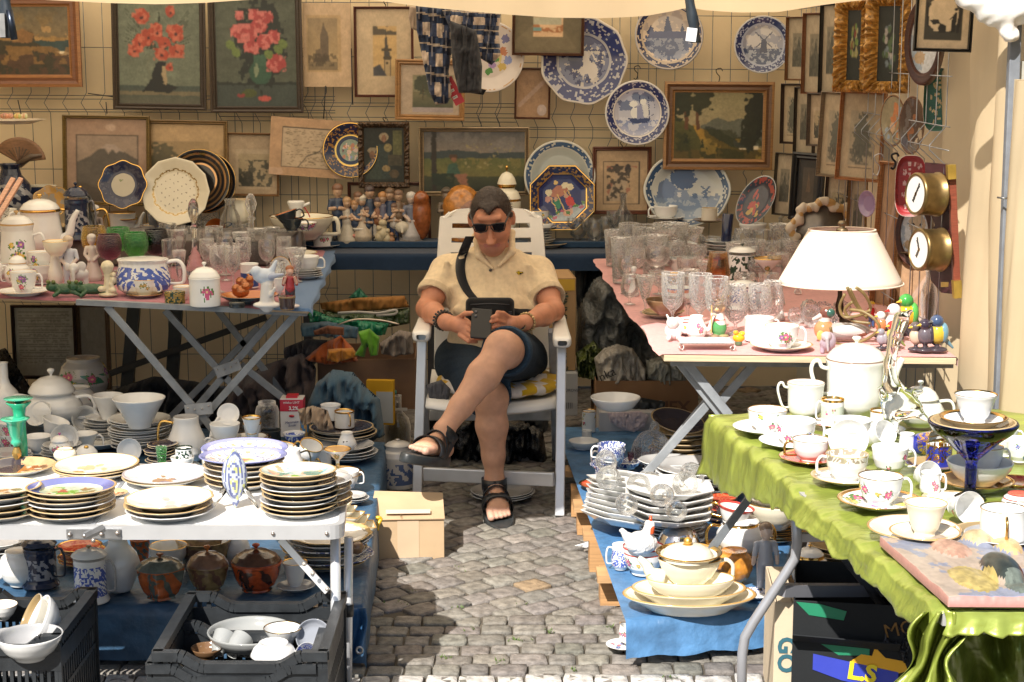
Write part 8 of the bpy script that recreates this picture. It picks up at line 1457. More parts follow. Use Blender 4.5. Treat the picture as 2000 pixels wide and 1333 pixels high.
stack(118,905,76,6,34,ZQ,'p_wht','saucer in the stack under the small rose sugar bowl',name='saucer',cat='saucer');W('round','rose2',118,890,44,26,'small sugar bowl with a rose and a pink flower knob','sugar_bowl','bowl',lid=(16,1.2),z=ZQ+.05,knob=(.45,.1,.3));plate('white',190,880,120,ZQ,'wide pale plate under the shaded cups');stack(20,905,90,4,16,ZQ,'p_wht','pale saucer in the low stack at far left',name='saucer',cat='saucer');W('dome','white',169,906,50,34,'white porcelain bell with a gold knob in the shade','bell','bell',z=ZQ+.03);tag(M().lathe(PF['knob'],.009,.026,14,GOLD).build('gold_knob',CER,loc=PZ(169,884,ZQ+.07)),'gold knob on the white porcelain bell','knob');W('oct','white',255,905,48,12,'white scalloped dish standing on edge before the plate stack','dish','dish',tilt=(75,10,.9))
W('pear','p_wht',366,905,80,88,'white coffee pot with a gold handle and rim behind the white stand leg','coffee_pot','pot',hd=180,spout=0,hcol=GOLD);cs(360,916,34,38,60,'blackwhite',ZQ+.02,'straight mug with a black and gold ornament','saucer with a black ornament rim',kind='mug',hd=None);W('bowl','white',357,925,46,30,'white bowl under the black ornament saucer','bowl','bowl',z=ZQ-.0);stack(318,915,60,8,46,ZQ,'p_dark','dark rimmed saucer in the shaded stack before the coffee pot',name='saucer',cat='saucer');W('tall','p_gold',404,915,24,40,'small gold coloured tea glass holder beside the black ornament mug','cup_holder','holder')
W('bowl','white',440,870,60,40,'white dish in the pile right of the stand leg','bowl','bowl',z=ZQ+.08);W('bowl','white',442,895,62,40,'lower white handled bowl in the pile','bowl','bowl',hd=180,z=ZQ+.02);W('mug','white',440,915,62,50,'wide white pot at the bottom of the pile','pot','pot');plate('white',447,830,44,ZQ+.14,'pale plate standing upright behind the pile',tilt=(70,0,.8))
stack(493,898,72,9,44,ZQ,'goldrim','small plate in the stack under the two gold rimmed cups',name='side_plate');W('flare','gold2',493,862,38,34,'lower of two stacked white cups with gold bands',z=ZQ+.085);W('flare','gold2',492,850,38,34,'upper of two stacked white cups with gold bands',z=ZQ+.135)
gl('jar',523,858,46,72,ZQ,'dark glass jar with a brass lid behind the stacked cups',GSMK,name='glass_jar',cat='jar');W('mug','dark',530,885,40,44,'dark green mug beside the glass jar','mug','mug')
t=thing('milk_carton','red and white milk carton with printed lettering','carton',PZ(573,850,ZQ+.02));s_=S(t.location);cw,chh=44/s_,76/s_;c_=lambda m:m
M().box((0,0,chh/2),(cw,cw*.8,chh),(.68,.66,.64)).build('carton_body',PAP,t,bevel=.001,rot=(0,0,0));M().box((0,-.001,chh*.82),(cw*1.01,cw*.81,chh*.3),(.52,.015,.04)).build('red_band',PAP,t);M().box((0,0,chh+.004),(cw*.5,cw*.6,.01),(.55,.02,.04)).build('cap',PLAS,t);text(t,'mleko UHT',.0135,(0,-cw*.405-.003,chh*.9),(R_(90),0,0),(.8,.8,.8));text(t,'3,2%',.020,(.008,-cw*.405-.003,chh*.75),(R_(90),0,0),(.8,.8,.8),bold=.0005);text(t,'Mazurskie\nSmaki',.013,(.0,-cw*.405-.003,chh*.35),(R_(90),R_(-6),0),(.03,.05,.2),shear=.3);M().lathe([(0,0),(1,0),(1,1),(0,1)],.011,.001,20,(.5,.02,.04),ov=.5).build('red_oval',PAP,t,loc=(0,-cw*.405-.002,chh*.55),rot=(R_(90),0,0))
m=M().lathe([(0,0),(.95,0),(1,.04),(1,.94),(.8,1),(0,1)],9/560,52/560,16,W_,pt(base=(.05,.2,.42),delft=(.5,.3,.1),dens=5,dz=(.3,.7),bands=[(.9,1,(.03,.1,.3))]),5);tag(m.build('blue_tube',PAP,loc=PZ(595,862,ZQ+.02)),'small blue printed tube before the beige cloth','tube')
pf('beige_cloth','crumpled beige cloth stuffed between cups and blue bag','cloth',[(582,800),(610,793),(640,802),(652,838),(630,842),(612,822),(590,830)],6.25,.07,(.32,.24,.17),CLOTH,3,amp=1.2,fs=6,fold=.15)
W('mug','gold2',673,838,40,34,'straight white cup with a broad gold rim before the blue bag',hd=-60,z=ZQ+.08,hcol=GOLD);W('mug','rose3',646,822,40,30,'white cup with dark writing behind the gold rimmed one',z=ZQ+.1);stack(672,868,128,4,28,ZQ+.04,'p_dark','dark edged plate in the stack under the gold rimmed cup');stack(680,905,112,4,30,ZQ,'p_wht','white plate in the stack under the letter jug');t=W('pear','white',678,882,38,36,'small white jug with the black gothic letter K','creamer','jug',z=ZQ+.055);s_=545
t2=thing('letter_jug_sign','x','x')if 0 else None
o=text(t,'K.',.03,(0,-.031,.028),(R_(90),0,0),(.02,.02,.02),bold=.001)
W('cup','gold2',555,902,44,28,'upper white cup with a gold rim beside the dark handled pot',z=ZQ+.05,tilt=(0,10,.2),hd=180,hcol=GOLD);W('cup','gold2',556,918,44,28,'lower white cup with a gold rim beside the dark handled pot',hd=180);W('cup','gold2',600,905,46,34,'gold rimmed cup tilted on another near the letter jug',z=ZQ+.045,tilt=(20,20,.3),hd=180,hcol=GOLD);W('cup','gold2',594,928,46,32,'gold rimmed cup under the tilted one',hd=0,hcol=GOLD);W('mug','p_wht',628,918,40,40,'white mug in the pile right of the tilted cups','mug','mug');W('pear','white',572,945,52,66,'white coffee pot with a long dark handle','coffee_pot','pot',hd=30,hcol=(.04,.035,.02),hs=0,hx=.5);W('bowl','blueflo',575,868,44,20,'small floral bowl near the milk carton','bowl','bowl',z=ZQ+.05)
stack(668,938,86,2,12,ZQ+.05,'goldin','gold patterned plate under the footed bowl');W('compote','goldin',660,925,54,46,'small footed bowl with gold and flower decor in the sun','footed_bowl','bowl',z=ZQ+.07);stack(690,985,60,3,16,ZQ,'p_wht','small pale saucer in the sun beside the blue tarpaulin',name='saucer',cat='saucer');W('cup','white',680,955,44,34,'white cup with a loop handle right of the table corner',z=ZQ+.02,hd=0)
q,R,s_=spot(700,1050,92,ZQ)
for i in range(7):tag(link('square_bowl',lmesh('bowl' if i<5 else 'oct',R*(1-.05*i),.032,STY['cream'][0],'cream',48,3,poly=4),CER,loc=q+Vector((-.018*i,.0,.017*i)),rot=(0,R_(random.uniform(-3,3)),R_(45+random.uniform(-12,12)))),'cream square bowl in the sunlit pile beside the table corner, '+ORD[6-i],'bowl')
stack(640,1118,170,7,66,ZQ,['lace','willow','p_wht'],'large patterned platter behind the white table leg',wob=(10,.02),kind='plate');W('ball','brown',697,1085,30,26,'brown walnut shaped ornament beside the platters','ornament','ornament',z=ZQ+.06)
W('stein','navy',80,1150,70,84,'dark blue relief beer stein with a brass lid','beer_stein','stein',hd=0,lid=(18,1.1),hcol=(.02,.03,.05),knob=(.3,.22,.12));W('stein','blueflo',178,1180,70,92,'grey beer stein with blue onion flowers and a brass lid','beer_stein','stein',hd=0,lid=(20,1.12),hcol=(.42,.4,.38),knob=(.3,.22,.12));W('vase','white',234,1160,82,110,'white relief vase with a narrow neck behind the onion flower stein','vase','vase',wob=(24,.01));W('round','ivory',40,1150,80,70,'pale teapot with a spout behind the dark stein','teapot','teapot',spout=190)
for st,c1,c2 in(('gl1',(.10,.12,.1),(.42,.1,.02)),('gl2',(.20,.10,.06),(.30,.2,.08)),('gl3',(.08,.03,.015),(.5,.08,.015))):sty(st,base=c1,delft=c2,dens=7,rim=c2,rimw=.08)
W('deep','gl1',315,1178,96,62,'square grey green glazed dish with orange spots and a lid','lidded_dish','dish',lid=(30,1),poly=4,ov=.8,mat=GLZ,rot=0,knob=(.3,.08,.02));W('deep','gl2',407,1160,84,50,'brown drip glazed butter dish with an orange knob','lidded_dish','dish',lid=(40,1),mat=GLZ,ov=.7,knob=(.55,.15,.02));W('deep','gl3',502,1160,100,56,'round red and dark brown pot with a curved red knob','lidded_dish','dish',lid=(36,1),mat=GLZ,knob=(.5,.06,.02));t=W('flare','goldrim',577,1150,50,50,'white cup with printed lines of text beside the red pot',z=ZQ);plate('p_wht',578,1158,76,ZQ,'saucer under the cup with printed text',name='saucer',cat='saucer')
W('tumbler','gl2',400,1120,110,60,'dark ribbed glazed planter behind the butter dish','planter','pot',mat=GLZ,z=ZQ);W('cup','goldrim',330,1110,76,40,'glass and gold bowl behind the square glazed dish','bowl','bowl',z=ZQ+.03);stack(160,1110,90,4,40,ZQ,'redpat','floral plate in the stack behind the two steins');stack(0,1120,110,8,60,ZQ,'p_wht','plate in the shaded stack behind the pale teapot');W('tumbler','gl1',275,1100,40,46,'dark mottled mug behind the white relief vase','mug','mug',mat=GLZ);W('round','white',460,1110,60,60,'crumpled white pot behind the red pot','pot','pot')
W=lambda kd,st,u,vb,w,h,lb,nm_='cup',ct='cup',z=0,**k:ware(kd,st,u,vb,w,h,z,lb,nm_,ct,**k)
W('jar','jarblue',778,958,66,86,'white storage jar with blue floral drawing standing on the cobbles','storage_jar','jar',lid=(12,1.05),z=0,seg=40)if sty('jarblue',base=(.62,.6,.57),delft=(.1,.15,.3),dens=7,dz=(.15,.62))is None else 0
stack(980,985,124,3,20,0,'p_wht','white plate on the cobbles under the chair')
t,w_,h_,s_=boxo('cardboard_box','sunlit closed cardboard box with torn tape on the cobbles',728,1012,868,1114,5.54,.21,(.50,.36,.22),rz=3,open_=True)
m=M();P=[(-w_/2,-.004,h_),(w_/2+.002,-.004,h_+.002),(w_/2,.12,h_+.012),(w_/2-.002,.21,h_+.035),(-w_/2+.004,.21,h_+.045),(-w_/2-.004,.1,h_+.02)]
m.add([P[0],P[1],P[2],P[5],P[2],P[3],P[4],P[5]],[(0,1,2,3),(4,5,6,7)],(.52,.38,.24),False);m.build('lid_flap',CARD,t,solid=.004);M().box((.0,.06,h_+.012),(w_*.62,.035,.002),(.66,.56,.45)).build('tape_strip',PAP,t,rot=(.1,0,0));M().box((0,-.003,h_*.55),(w_*.3,.001,h_*.9),(.55,.41,.27)).build('packing_tape',PAP,t);M().box((.01,-.0035,h_-.001),(w_*.9,.003,.003),(.10,.06,.03)).build('slit',CARD,t);M().box((-w_*.1,.02,h_+.012),(.002,.06,.002),(.2,.13,.07)).build('tear',CARD,t);text(t,'FOR  METI',.012,(.0,.062,h_+.0145),(R_(8),0,0),(.55,.42,.3))
tag(M().tube(smooth([tuple(PY(726,1022,5.5)),tuple(PY(735,1012,5.48)),tuple(PY(744,1014,5.48)),tuple(PY(738,1026,5.47)),tuple(PY(737,1036,5.47))],4),.007,6,(.6,.38,.02)).build('yellow_tape',PLAS),'piece of yellow tape on the corner of the cardboard box','tape')
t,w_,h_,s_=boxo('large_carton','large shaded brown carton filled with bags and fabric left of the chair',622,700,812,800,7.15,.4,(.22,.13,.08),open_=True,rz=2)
for nme,lb,cat,o,Y,th_,c,mt,sd in(('blue_bag','grey blue fabric bag with an open flap beside the chair','bag',[(600,790),(618,748),(650,722),(690,728),(718,760),(742,780),(752,850),(700,872),(640,835),(610,830)],6.75,.16,(.055,.11,.16),CLOTH,4),('green_cloth','bright green knotted cloth hanging from the large carton','cloth',[(700,648),(722,642),(742,660),(738,694),(724,696),(718,672),(712,698),(692,694),(706,672)],6.98,.05,(.10,.28,.02),CLOTH,5),('orange_cloth','orange fabric heap in the large carton','cloth',[(596,700),(630,672),(665,655),(690,680),(700,705),(640,712),(612,706)],7.08,.08,(.38,.09,.02),CLOTH,6),('golden_net','orange gold net roll beside the green cloth','net',[(640,682),(690,680),(700,696),(660,708),(638,704)],7.0,.05,(.5,.2,.03),CLOTH,7),('blue_cloth','folded grey blue cloth under the green plastic','cloth',[(588,632),(640,628),(700,640),(698,662),(650,658),(592,655)],7.15,.08,(.06,.12,.17),CLOTH,8),('green_plastic','dark emerald plastic sheet under the paper bags','plastic sheet',[(600,600),(650,620),(760,632),(752,655),(700,650),(640,630),(605,630)],7.25,.08,(.01,.2,.1),FILM,9),('green_plastic','pointed green plastic corner on top of the paper bags','plastic sheet',[(680,582),(702,562),(722,584)],7.5,.04,(.01,.14,.08),TARP,1),('paper_bag','flattened orange brown paper bag with white handles on the pile','paper bag',[(625,592),(700,582),(790,578),(800,600),(740,606),(660,612),(628,604)],7.3,.06,(.24,.11,.03),CARD,2),('paper_bag','dark green printed bag under the orange brown one','paper bag',[(630,606),(700,612),(800,602),(800,632),(760,640),(680,628),(640,632)],7.3,.06,(.05,.08,.03),FILM,3),('rolled_rug','rolled grey brown rug ends in the large carton','rug',[(742,670),(780,645),(805,650),(808,690),(770,695),(745,690)],7.1,.1,(.16,.13,.11),CLOTH,4),('striped_cloth','dark striped cloth draped left of the large carton','cloth',[(555,680),(600,662),(640,665),(625,700),(590,740),(555,720)],7.2,.1,(.07,.06,.06),CLOTH,5),('brown_blanket','dark mottled blanket heap under the left table','blanket',[(430,800),(470,740),(520,712),(590,690),(618,720),(612,790),(560,800),(480,810)],7.1,.2,(.10,.075,.07),CLOTH,6),('brown_strap','brown padded strap lying across the blue cloth','strap',[(612,646),(640,636),(672,640),(672,656),(640,652),(614,655)],7.02,.03,(.16,.06,.03),CLOTH,7),('dark_filler','black cloth added to stand for the dark void behind the chair','cloth',[(830,800),(900,780),(1070,800),(1075,930),(830,925)],7.6,.2,(.015,.018,.022),CLOTH,8),('dark_filler','dark bundle in the shade below the back table at right','cloth',[(1120,500),(1180,498),(1290,520),(1240,600),(1130,640)],8.2,.15,(.02,.025,.03),CLOTH,9)):  # black cloth behind the chair is added to darken the void there
 pf(nme,lb,cat,o,Y,th_,c,mt,sd,amp=.8,fs=3.6,fold=.10 if mt is CLOTH else 0)
m=M();m.tube(smooth([tuple(PY(u,v,7.2))for u,v in((660,612),(700,610),(740,612),(772,606),(770,614),(735,616))],4),.006,6,(.4,.38,.35));tag(m.build('bag_handle_cord',CLOTH),'white rope handle on the flattened paper bag','rope handle')
m=M();m.tube(smooth([tuple(PY(u,v,7.12))for u,v in((658,636),(686,626),(715,624),(750,627),(780,634))],4),.004,6,(.6,.5,.4,0));tag(m.build('foil_edge',MET),'shiny foil edge glinting on the green plastic','foil')
t,w_,h_,s_=boxo('yellow_folder','yellow cardboard folder with a lined white label beside the chair',716,742,770,830,6.95,.03,(.6,.33,.02),rz=-6);M().box((.02,-.004,h_*.4),(w_*.6,.002,h_*.7),(.42,.44,.45)).build('label_sheet',PAP,t)
t=thing('plastic_bottle','clear plastic jar with a turquoise cap and straw inside, beside the chair','jar',PZ(777,880,0));s_=S(t.location);M().lathe(PF['bottle'],26/s_,110/s_,24).build('bottle',GSMK,t);M().box((0,-.03,85/s_),(.09,.002,.012),(.5,.5,.48)).build('label_band',PAP,t);M().lathe([(0,0),(1,0),(1,1),(0,1)],.018,.016,16,(.05,.3,.28)).build('cap',PLAS,t,loc=(-.02,0,112/s_));M().lathe(PF['jar'],22/s_,70/s_,14,(.2,.16,.08)).build('straw_filling',CLOTH,t)
pf('white_rag','torn white paper scrap on the cobbles beside the pallet','paper scrap',[(1122,1066),(1150,1058),(1165,1052),(1180,1070),(1172,1076),(1150,1072)],5.6,.02,(.7,.7,.7),CLOTH,3,amp=1.2)
pf('dark_filler','dark cloth filler added to deepen the shade behind the crossed table legs','cloth',[(215,860),(225,760),(300,735),(380,745),(440,760),(470,860)],7.6,.15,(.03,.032,.035),CLOTH,11,amp=1.1,fs=5);pf('black_bag_or_filler','black filler heap added to deepen the shade under the far left table','bag',[(-60,860),(-60,700),(10,680),(60,760),(70,860)],7.9,.15,(.015,.016,.018),FILM,12,amp=1.1,fs=5)  # both dark heaps are added to deepen the shade under the table
t=thing('folding_trolley','dark folded trolley frame standing behind the left table legs','trolley',PY(245,850,8.1));b0=t.location.copy()
for a,b in(((240,850),(262,600)),((330,850),(345,600))):M().bar(PY(*a,8.1)-b0,PY(*b,8.1)-b0,.06,.03,(.025,.028,.03),up=(0,1,0)).build('post',PMET,t)
M().bar(PY(215,730,8.05)-b0,PY(520,620,8.05)-b0,.03,.02,(.03,.028,.025),up=(0,1,0)).build('stay_bar',PMET,t)
pf('black_bag_or_filler','black filler heap added to deepen the shade under the plastic chair','bag',[(850,900),(860,830),(930,812),(1010,818),(1060,840),(1070,904)],6.98,.15,(.008,.009,.011),FILM,12,amp=.8,fs=4)  # dark heap added where only deep shade lies under the seat
# == CHAIR
def V3(u,v,Y):return np.array(tuple(PY(u,v,Y)))
PW=(.78,.76,.71)
t=thing('garden_chair','white plastic folding armchair with the man sitting in it','chair')
AL_,AR_=PY(823,652,6.27),PY(1098,664,6.22)
fl,fr=PZ(814,985,0),PZ(1093,1009,0);fr.z=fl.z=0
bl,br=Vector((AL_.x-.02,6.95,0)),Vector((AR_.x+.0,6.95,0))
for a,b,c_ in((Vector((AL_.x+.0,6.34,.64)),fl,(.60,.62,.64)),(Vector((AR_.x,6.3,.63)),fr,(.60,.62,.64)),(Vector((AL_.x-.01,6.40,.64)),bl,(.42,.43,.45)),(Vector((AR_.x-.03,6.42,.64)),br,(.42,.43,.45))):
 M().bar(a,b,.036,.026,c_,up=(0,1,0)).build('leg',ALU if c_[0]>.5 else PMET,t,bevel=.004)
M().bar(PY(828,926,fl.y+.02),PY(1082,937,fr.y+.02),.02,.052,(.60,.62,.64)).build('cross_bar',ALU,t,bevel=.004);M().bar(Vector((AL_.x,6.82,.22)),Vector((AR_.x-.02,6.82,.22)),.02,.045,(.42,.43,.45)).build('cross_bar',PMET,t,bevel=.004)
for A in(AL_,AR_):
 m=M();G=[]
 for i,(y,w_,z,th_)in enumerate(((0,.018,.0,.012),(.006,.034,.003,.026),(.04,.037,.004,.03),(.16,.032,.006,.028),(.34,.028,.014,.024),(.50,.024,.03,.02),(.505,.01,.03,.012))):
  G.append([(A.x+w_*math.copysign(abs(math.cos(a))**.5,math.cos(a)),A.y-.02+y,A.z-.008+z+th_*(.6 if math.sin(a)>0 else 1)*math.copysign(abs(math.sin(a))**.6,math.sin(a)))for a in np.arange(20)*math.pi/10])
 m.grid(np.array(G),PW,closed=True);m.build('armrest',PLAS,t,subs=1)
cx_=(AL_.x+AR_.x)/2;wS=.25
m=M();G=[]
for j in range(14):
 v=j/13;y=6.26+.5*v;zz=.385-.02*math.sin(v*3.14)+.02*v-(.03 if j==0 else 0)
 G.append([(cx_+wS*s_,y-.05*(1-s_*s_)*(1-v)+(.006 if j==0 else 0),zz+.012*s_*s_)for s_ in np.linspace(-1,1,22)])
m.grid(np.array(G),PW);m.build('seat',PLAS,t,solid=.014)
bk=bpy.data.objects.new('backrest',None);C.objects.link(bk);bk.parent=t;bk.location=(cx_-.005,6.80,.42);bk.rotation_euler=(R_(-13),0,R_(2))
Hk=.665;bw=lambda z:.235-.03*(z/Hk)**2
m=M();n=26
def back_outline(z,s_):return(bw(z)*s_,.02*s_*s_*-1,z)
rows_=[];z=0
zz=[0,.05]
for k in range(8):zz+=[.05+.066*k+.02,.05+.066*(k+1)]
zz=[0,.03,.055,.095,.115,.155,.175,.215,.235,.275,.295,.335,.355,.395,.415,.455,.475,.515,.535,.575,.595,.62,.645,Hk]
gaps={(.095,.115),(.155,.175),(.215,.235),(.275,.295),(.335,.355),(.395,.415),(.455,.475),(.515,.535),(.575,.595)}
sx=[-1,-.94,-.80,-.76,-.06,.06,.76,.80,.94,1]
for a,b in zip(zz[:-1],zz[1:]):
 for i in range(len(sx)-1):
  if(a,b)in gaps and i in(3,5):continue
  def q_(z_,s_):
   k=1.0 if z_<Hk-.05 else math.sqrt(max(0,1-((z_-Hk+.05)/.05)**2*(.25 if abs(s_)<.95 else.3)));zt_=z_-(.035*s_**4 if z_>Hk-.03 else 0);return(bw(z_)*s_*k,-.025*s_*s_,zt_)
  m.add([q_(a,sx[i]),q_(a,sx[i+1]),q_(b,sx[i+1]),q_(b,sx[i])],[(0,1,2,3)],PW,False)
o=m.build('back_panel',PLAS,bk,solid=.016)
t=thing('seat_cushion','yellow and white striped round cushion on the plastic chair','cushion',(cx_+.03,6.47,.405))
m=M();G=[];cols=[]
for j in range(13):
 for_z=[(0,-.0),(.5,-.0),(.9,.0),(1,.012),(1.02,.022),(1,.034),(.93,.042),(.75,.046),(.5,.046),(.3,.046),(.15,.046),(.05,.046),(0,.046)][j]
 G.append([(.245*for_z[0]*math.cos(a),.225*for_z[0]*math.sin(a),for_z[1]+.004*math.sin(a*11))for a in np.arange(72)*math.pi/36])
for j in range(12):
 for i in range(72):x=(G[j][i][0]+G[j+1][i][0])/2;cols.append((.62,.38,.015,1)if int((x+5)/.042)%2 else(.70,.64,.58,1))
m.grid(np.array(G),cols=np.array(cols),closed=True);m.build('cushion_body',CLOTH,t)
pf('grey_cloth','folded dark grey cloth under the cushion at the left of the seat','cloth',[(832,752),(862,742),(880,760),(876,785),(838,778)],6.32,.04,(.08,.08,.09),CLOTH,3)
# == THE SEATED MAN
SKN=(.55,.24,.14);SKL=(.56,.31,.20);HR=(.035,.02,.014)
hc=V3(960,428,6.56);RH=rotm(30,-3,-4);hl=lambda x,y,z:tuple(hc+RH@np.array((x,y,z))*1.04)
sR,sL=V3(872,530,6.72),V3(1052,533,6.70);eR,eL=V3(833,603,6.56),V3(1082,607,6.52);wR,wL=V3(872,630,6.25),V3(1022,632,6.26)
hR,hL=V3(903,637,6.18),V3(992,633,6.19);pel=np.array((-.085,6.62,.50));nb=V3(962,498,6.69)
K1,A1,T1,E1=V3(982,682,5.99),V3(866,842,5.80),V3(812,874,5.60),V3(868,878,5.83)
K2,A2,T2,E2=V3(958,778,6.13),V3(966,938,6.13),V3(978,1008,5.95),V3(964,962,6.17)
hipL,hipR=np.array((.03,6.62,.49)),np.array((-.20,6.62,.48))
lp=lambda a,b,t_:a*(1-t_)+b*t_
def sdx(A,T,E):
 a=(T-E)/np.linalg.norm(T-E);u=(A-E)-a*((A-E)@a);u/=np.linalg.norm(u);return np.cross(a,u)
B=[('e',(tuple(hc),(.077,.097,.112),RH),SKN,.02),('e',(hl(0,-.03,-.055),(.058,.062,.066),RH),SKN,.03),('e',(hl(0,-.066,-.098),(.032,.026,.022),RH),SKN,.02),('c',(hl(0,-.082,.036),hl(0,-.108,-.020),.007,.0125),SKN,.008),('e',(hl(0,-.112,-.027),(.018,.015,.012),RH),SKN,.005),('e',(hl(-.011,-.100,-.030),(.009,.010,.008),RH),SKN,.004),('e',(hl(.011,-.100,-.030),(.009,.010,.008),RH),SKN,.004),('c',(hl(-.034,-.074,.058),hl(.034,-.074,.058),.014,.014),SKN,.012),('e',(hl(-.038,-.062,-.022),(.026,.024,.024),RH),SKN,.02),('e',(hl(.038,-.062,-.022),(.026,.024,.024),RH),SKN,.02),('c',(hl(-.020,-.088,-.058),hl(.020,-.088,-.058),.0055,.0055),(.40,.15,.12),.004),('c',(hl(-.016,-.085,-.068),hl(.016,-.085,-.068),.007,.007),(.42,.17,.13),.004),('e',(hl(-.079,.004,-.002),(.012,.018,.034),RH),SKN,.004),('e',(hl(.079,.004,-.002),(.012,.018,.034),RH),SKN,.004),('e',(hl(-.082,.006,.004),(.004,.012,.02),RH),(.40,.17,.11),.003),('e',(hl(.082,.006,.004),(.004,.012,.02),RH),(.40,.17,.11),.003),('e',(hl(0,-.064,-.078),(.048,.040,.032),RH),(.44,.20,.13),.02),('c',(hl(0,.02,-.06),tuple(nb),.056,.062),SKN,.02),('c',(tuple(nb),tuple(lp(nb,pel,.5)),.07,.12),SKN,.03),('c',(tuple(lp(nb,pel,.5)),tuple(pel),.12,.13),SKN,.03)]
for s_,e,w_,h_ in((sR,eR,wR,hR),(sL,eL,wL,hL)):B+=[('c',(nb,s_-[0,0,.012],.044,.046),SKN,.03),('c',(s_-[0,0,.008],lp(s_,e,.6),.046,.046),SKN,.03),('c',(lp(s_,e,.6),e,.046,.038),SKN,.02),('c',(e,lp(e,w_,.35),.039,.042),SKN,.02),('c',(lp(e,w_,.35),w_,.041,.027),SKN,.02),('c',(w_,h_,.028,.030),SKN,.02)]
def hand(pts_list,thumb):
 for P in pts_list+[thumb]:
  r=.0105 if P is thumb else.0092
  for a,b in zip(P[:-1],P[1:]):B.append(('c',(a,b,r,r*.92),SKN,.0035));r*=.93
p3=lambda*a:V3(*a)
B+=[('e',(tuple(hR),(.036,.034,.028)),SKN,.015),('c',(V3(893,632,6.2),V3(915,648,6.15),.026,.022),SKN,.012),('e',(tuple(hL),(.036,.032,.026)),SKN,.015)]
hand([[p3(910,628,6.16),p3(930,640,6.11),p3(944,648,6.115)],[p3(908,638,6.155),p3(928,652,6.10),p3(946,656,6.11)],[p3(904,648,6.15),p3(924,661,6.11),p3(941,662,6.12)],[p3(898,655,6.15),p3(915,667,6.12),p3(930,668,6.13)]],[p3(895,622,6.19),p3(908,613,6.15),p3(922,612,6.12)])
hand([[p3(985,624,6.16),p3(972,616,6.12),p3(962,620,6.10)],[p3(984,631,6.15),p3(969,625,6.11),p3(959,629,6.10)],[p3(984,639,6.15),p3(969,636,6.12),p3(960,640,6.11)],[p3(986,647,6.15),p3(973,646,6.13),p3(965,650,6.12)]],[p3(995,621,6.18),p3(983,613,6.15),p3(972,611,6.12)])
for hp,K,A,T,E in((hipL,K1,A1,T1,E1),(hipR,K2,A2,T2,E2)):
 B+=[('c',(hp,K,.095,.066),SKL,.03),('e',(tuple(K),(.062,.060,.064)),SKL,.02),('c',(K,lp(K,A,.33),.054,.059),SKL,.02),('c',(lp(K,A,.33),lp(K,A,.7),.058,.042),SKL,.02),('c',(lp(K,A,.7),A,.041,.033),SKL,.02),('c',(A,E,.036,.030),SKL,.015),('c',(E,lp(E,T,.6),.030,.030),SKL,.015),('c',(lp(E,T,.62)+sdx(A,T,E)*.02,lp(E,T,.72)+sdx(A,T,E)*.02,.022,.017),SKL,.012),('c',(lp(E,T,.62)-sdx(A,T,E)*.02,lp(E,T,.72)-sdx(A,T,E)*.02,.022,.017),SKL,.012),('c',(lp(A,E,.3),lp(E,T,.7),.034,.026),SKL,.02)]
 ax_=T-E;ax_/=np.linalg.norm(ax_);up_=(A-E);up_=up_-ax_*(up_@ax_);up_/=np.linalg.norm(up_);sd_=np.cross(ax_,up_)
 for k,o_ in enumerate((-.034,-.014,.003,.018,.032)):
  o2=o_*(1 if K is K1 else-1);L=(.026,.022,.018,.012,.004)[k];r=(.0145,.0105,.010,.0095,.009)[k];b0=lp(E,T,.74)+sd_*o2;B.append(('c',(b0,b0+ax_*(L+.030)-up_*.006,r,r*.98),(.58,.34,.25),.0015))
man=sdf_mesh(B,.0042,relax=1).build('person',SKIN);tag(man,'seated man in sunglasses and a beige polo shirt looking down at his phone','person')
H_=[('e',(hl(0,.014,.022),(.079,.100,.101),RH),HR,.01),('e',(hl(0,-.050,.088),(.042,.036,.022),RH),HR,.015),('c',(hl(-.076,-.012,.03),hl(-.077,-.016,-.012),.008,.006),HR,.004),('c',(hl(.076,-.012,.03),hl(.077,-.016,-.012),.008,.006),HR,.004),('e',(hl(-.038,-.100,.052),(.040,.064,.060),RH),None,.006,'s'),('e',(hl(.038,-.100,.052),(.040,.064,.060),RH),None,.006,'s'),('e',(hl(-.085,-.02,-.03),(.03,.05,.05),RH),None,.006,'s'),('e',(hl(.085,-.02,-.03),(.03,.05,.05),RH),None,.006,'s'),('e',(hl(0,-.10,-.02),(.088,.085,.075),RH),None,.006,'s'),('e',(hl(0,-.02,-.10),(.1,.1,.08),RH),None,.006,'s')]
sdf_mesh(H_,.0032,relax=1,noise=(.006,160)).build('hair',HAIR,man)
SH=(.74,.58,.37);bly=lp(nb,pel,.62)+np.array((0,-.045,0));cst=lp(nb,pel,.28)+np.array((0,-.01,0))
Q=[('e',(tuple(cst),(.170,.115,.165)),SH,.03),('e',(tuple(bly),(.168,.135,.15)),SH,.05),('e',(tuple(pel+[0,-.01,.04]),(.175,.13,.11)),SH,.04),('c',(nb+[0,.01,-.025],sR+[.015,0,0],.060,.064),SH,.03),('c',(nb+[0,.01,-.025],sL+[-.015,0,0],.060,.064),SH,.03),('c',(sR,lp(sR,eR,.56),.062,.066),SH,.025),('c',(sL,lp(sL,eL,.56),.062,.066),SH,.025)]
for s_,e in((sR,eR),(sL,eL)):
 d=(e-s_)/np.linalg.norm(e-s_);Q+=[('c',(lp(s_,e,.60),lp(s_,e,.66),.0665,.0665),(.60,.47,.30),.004),('e',(tuple(lp(s_,e,.66)+d*.062),(.085,.085,.085)),None,.004,'s')]
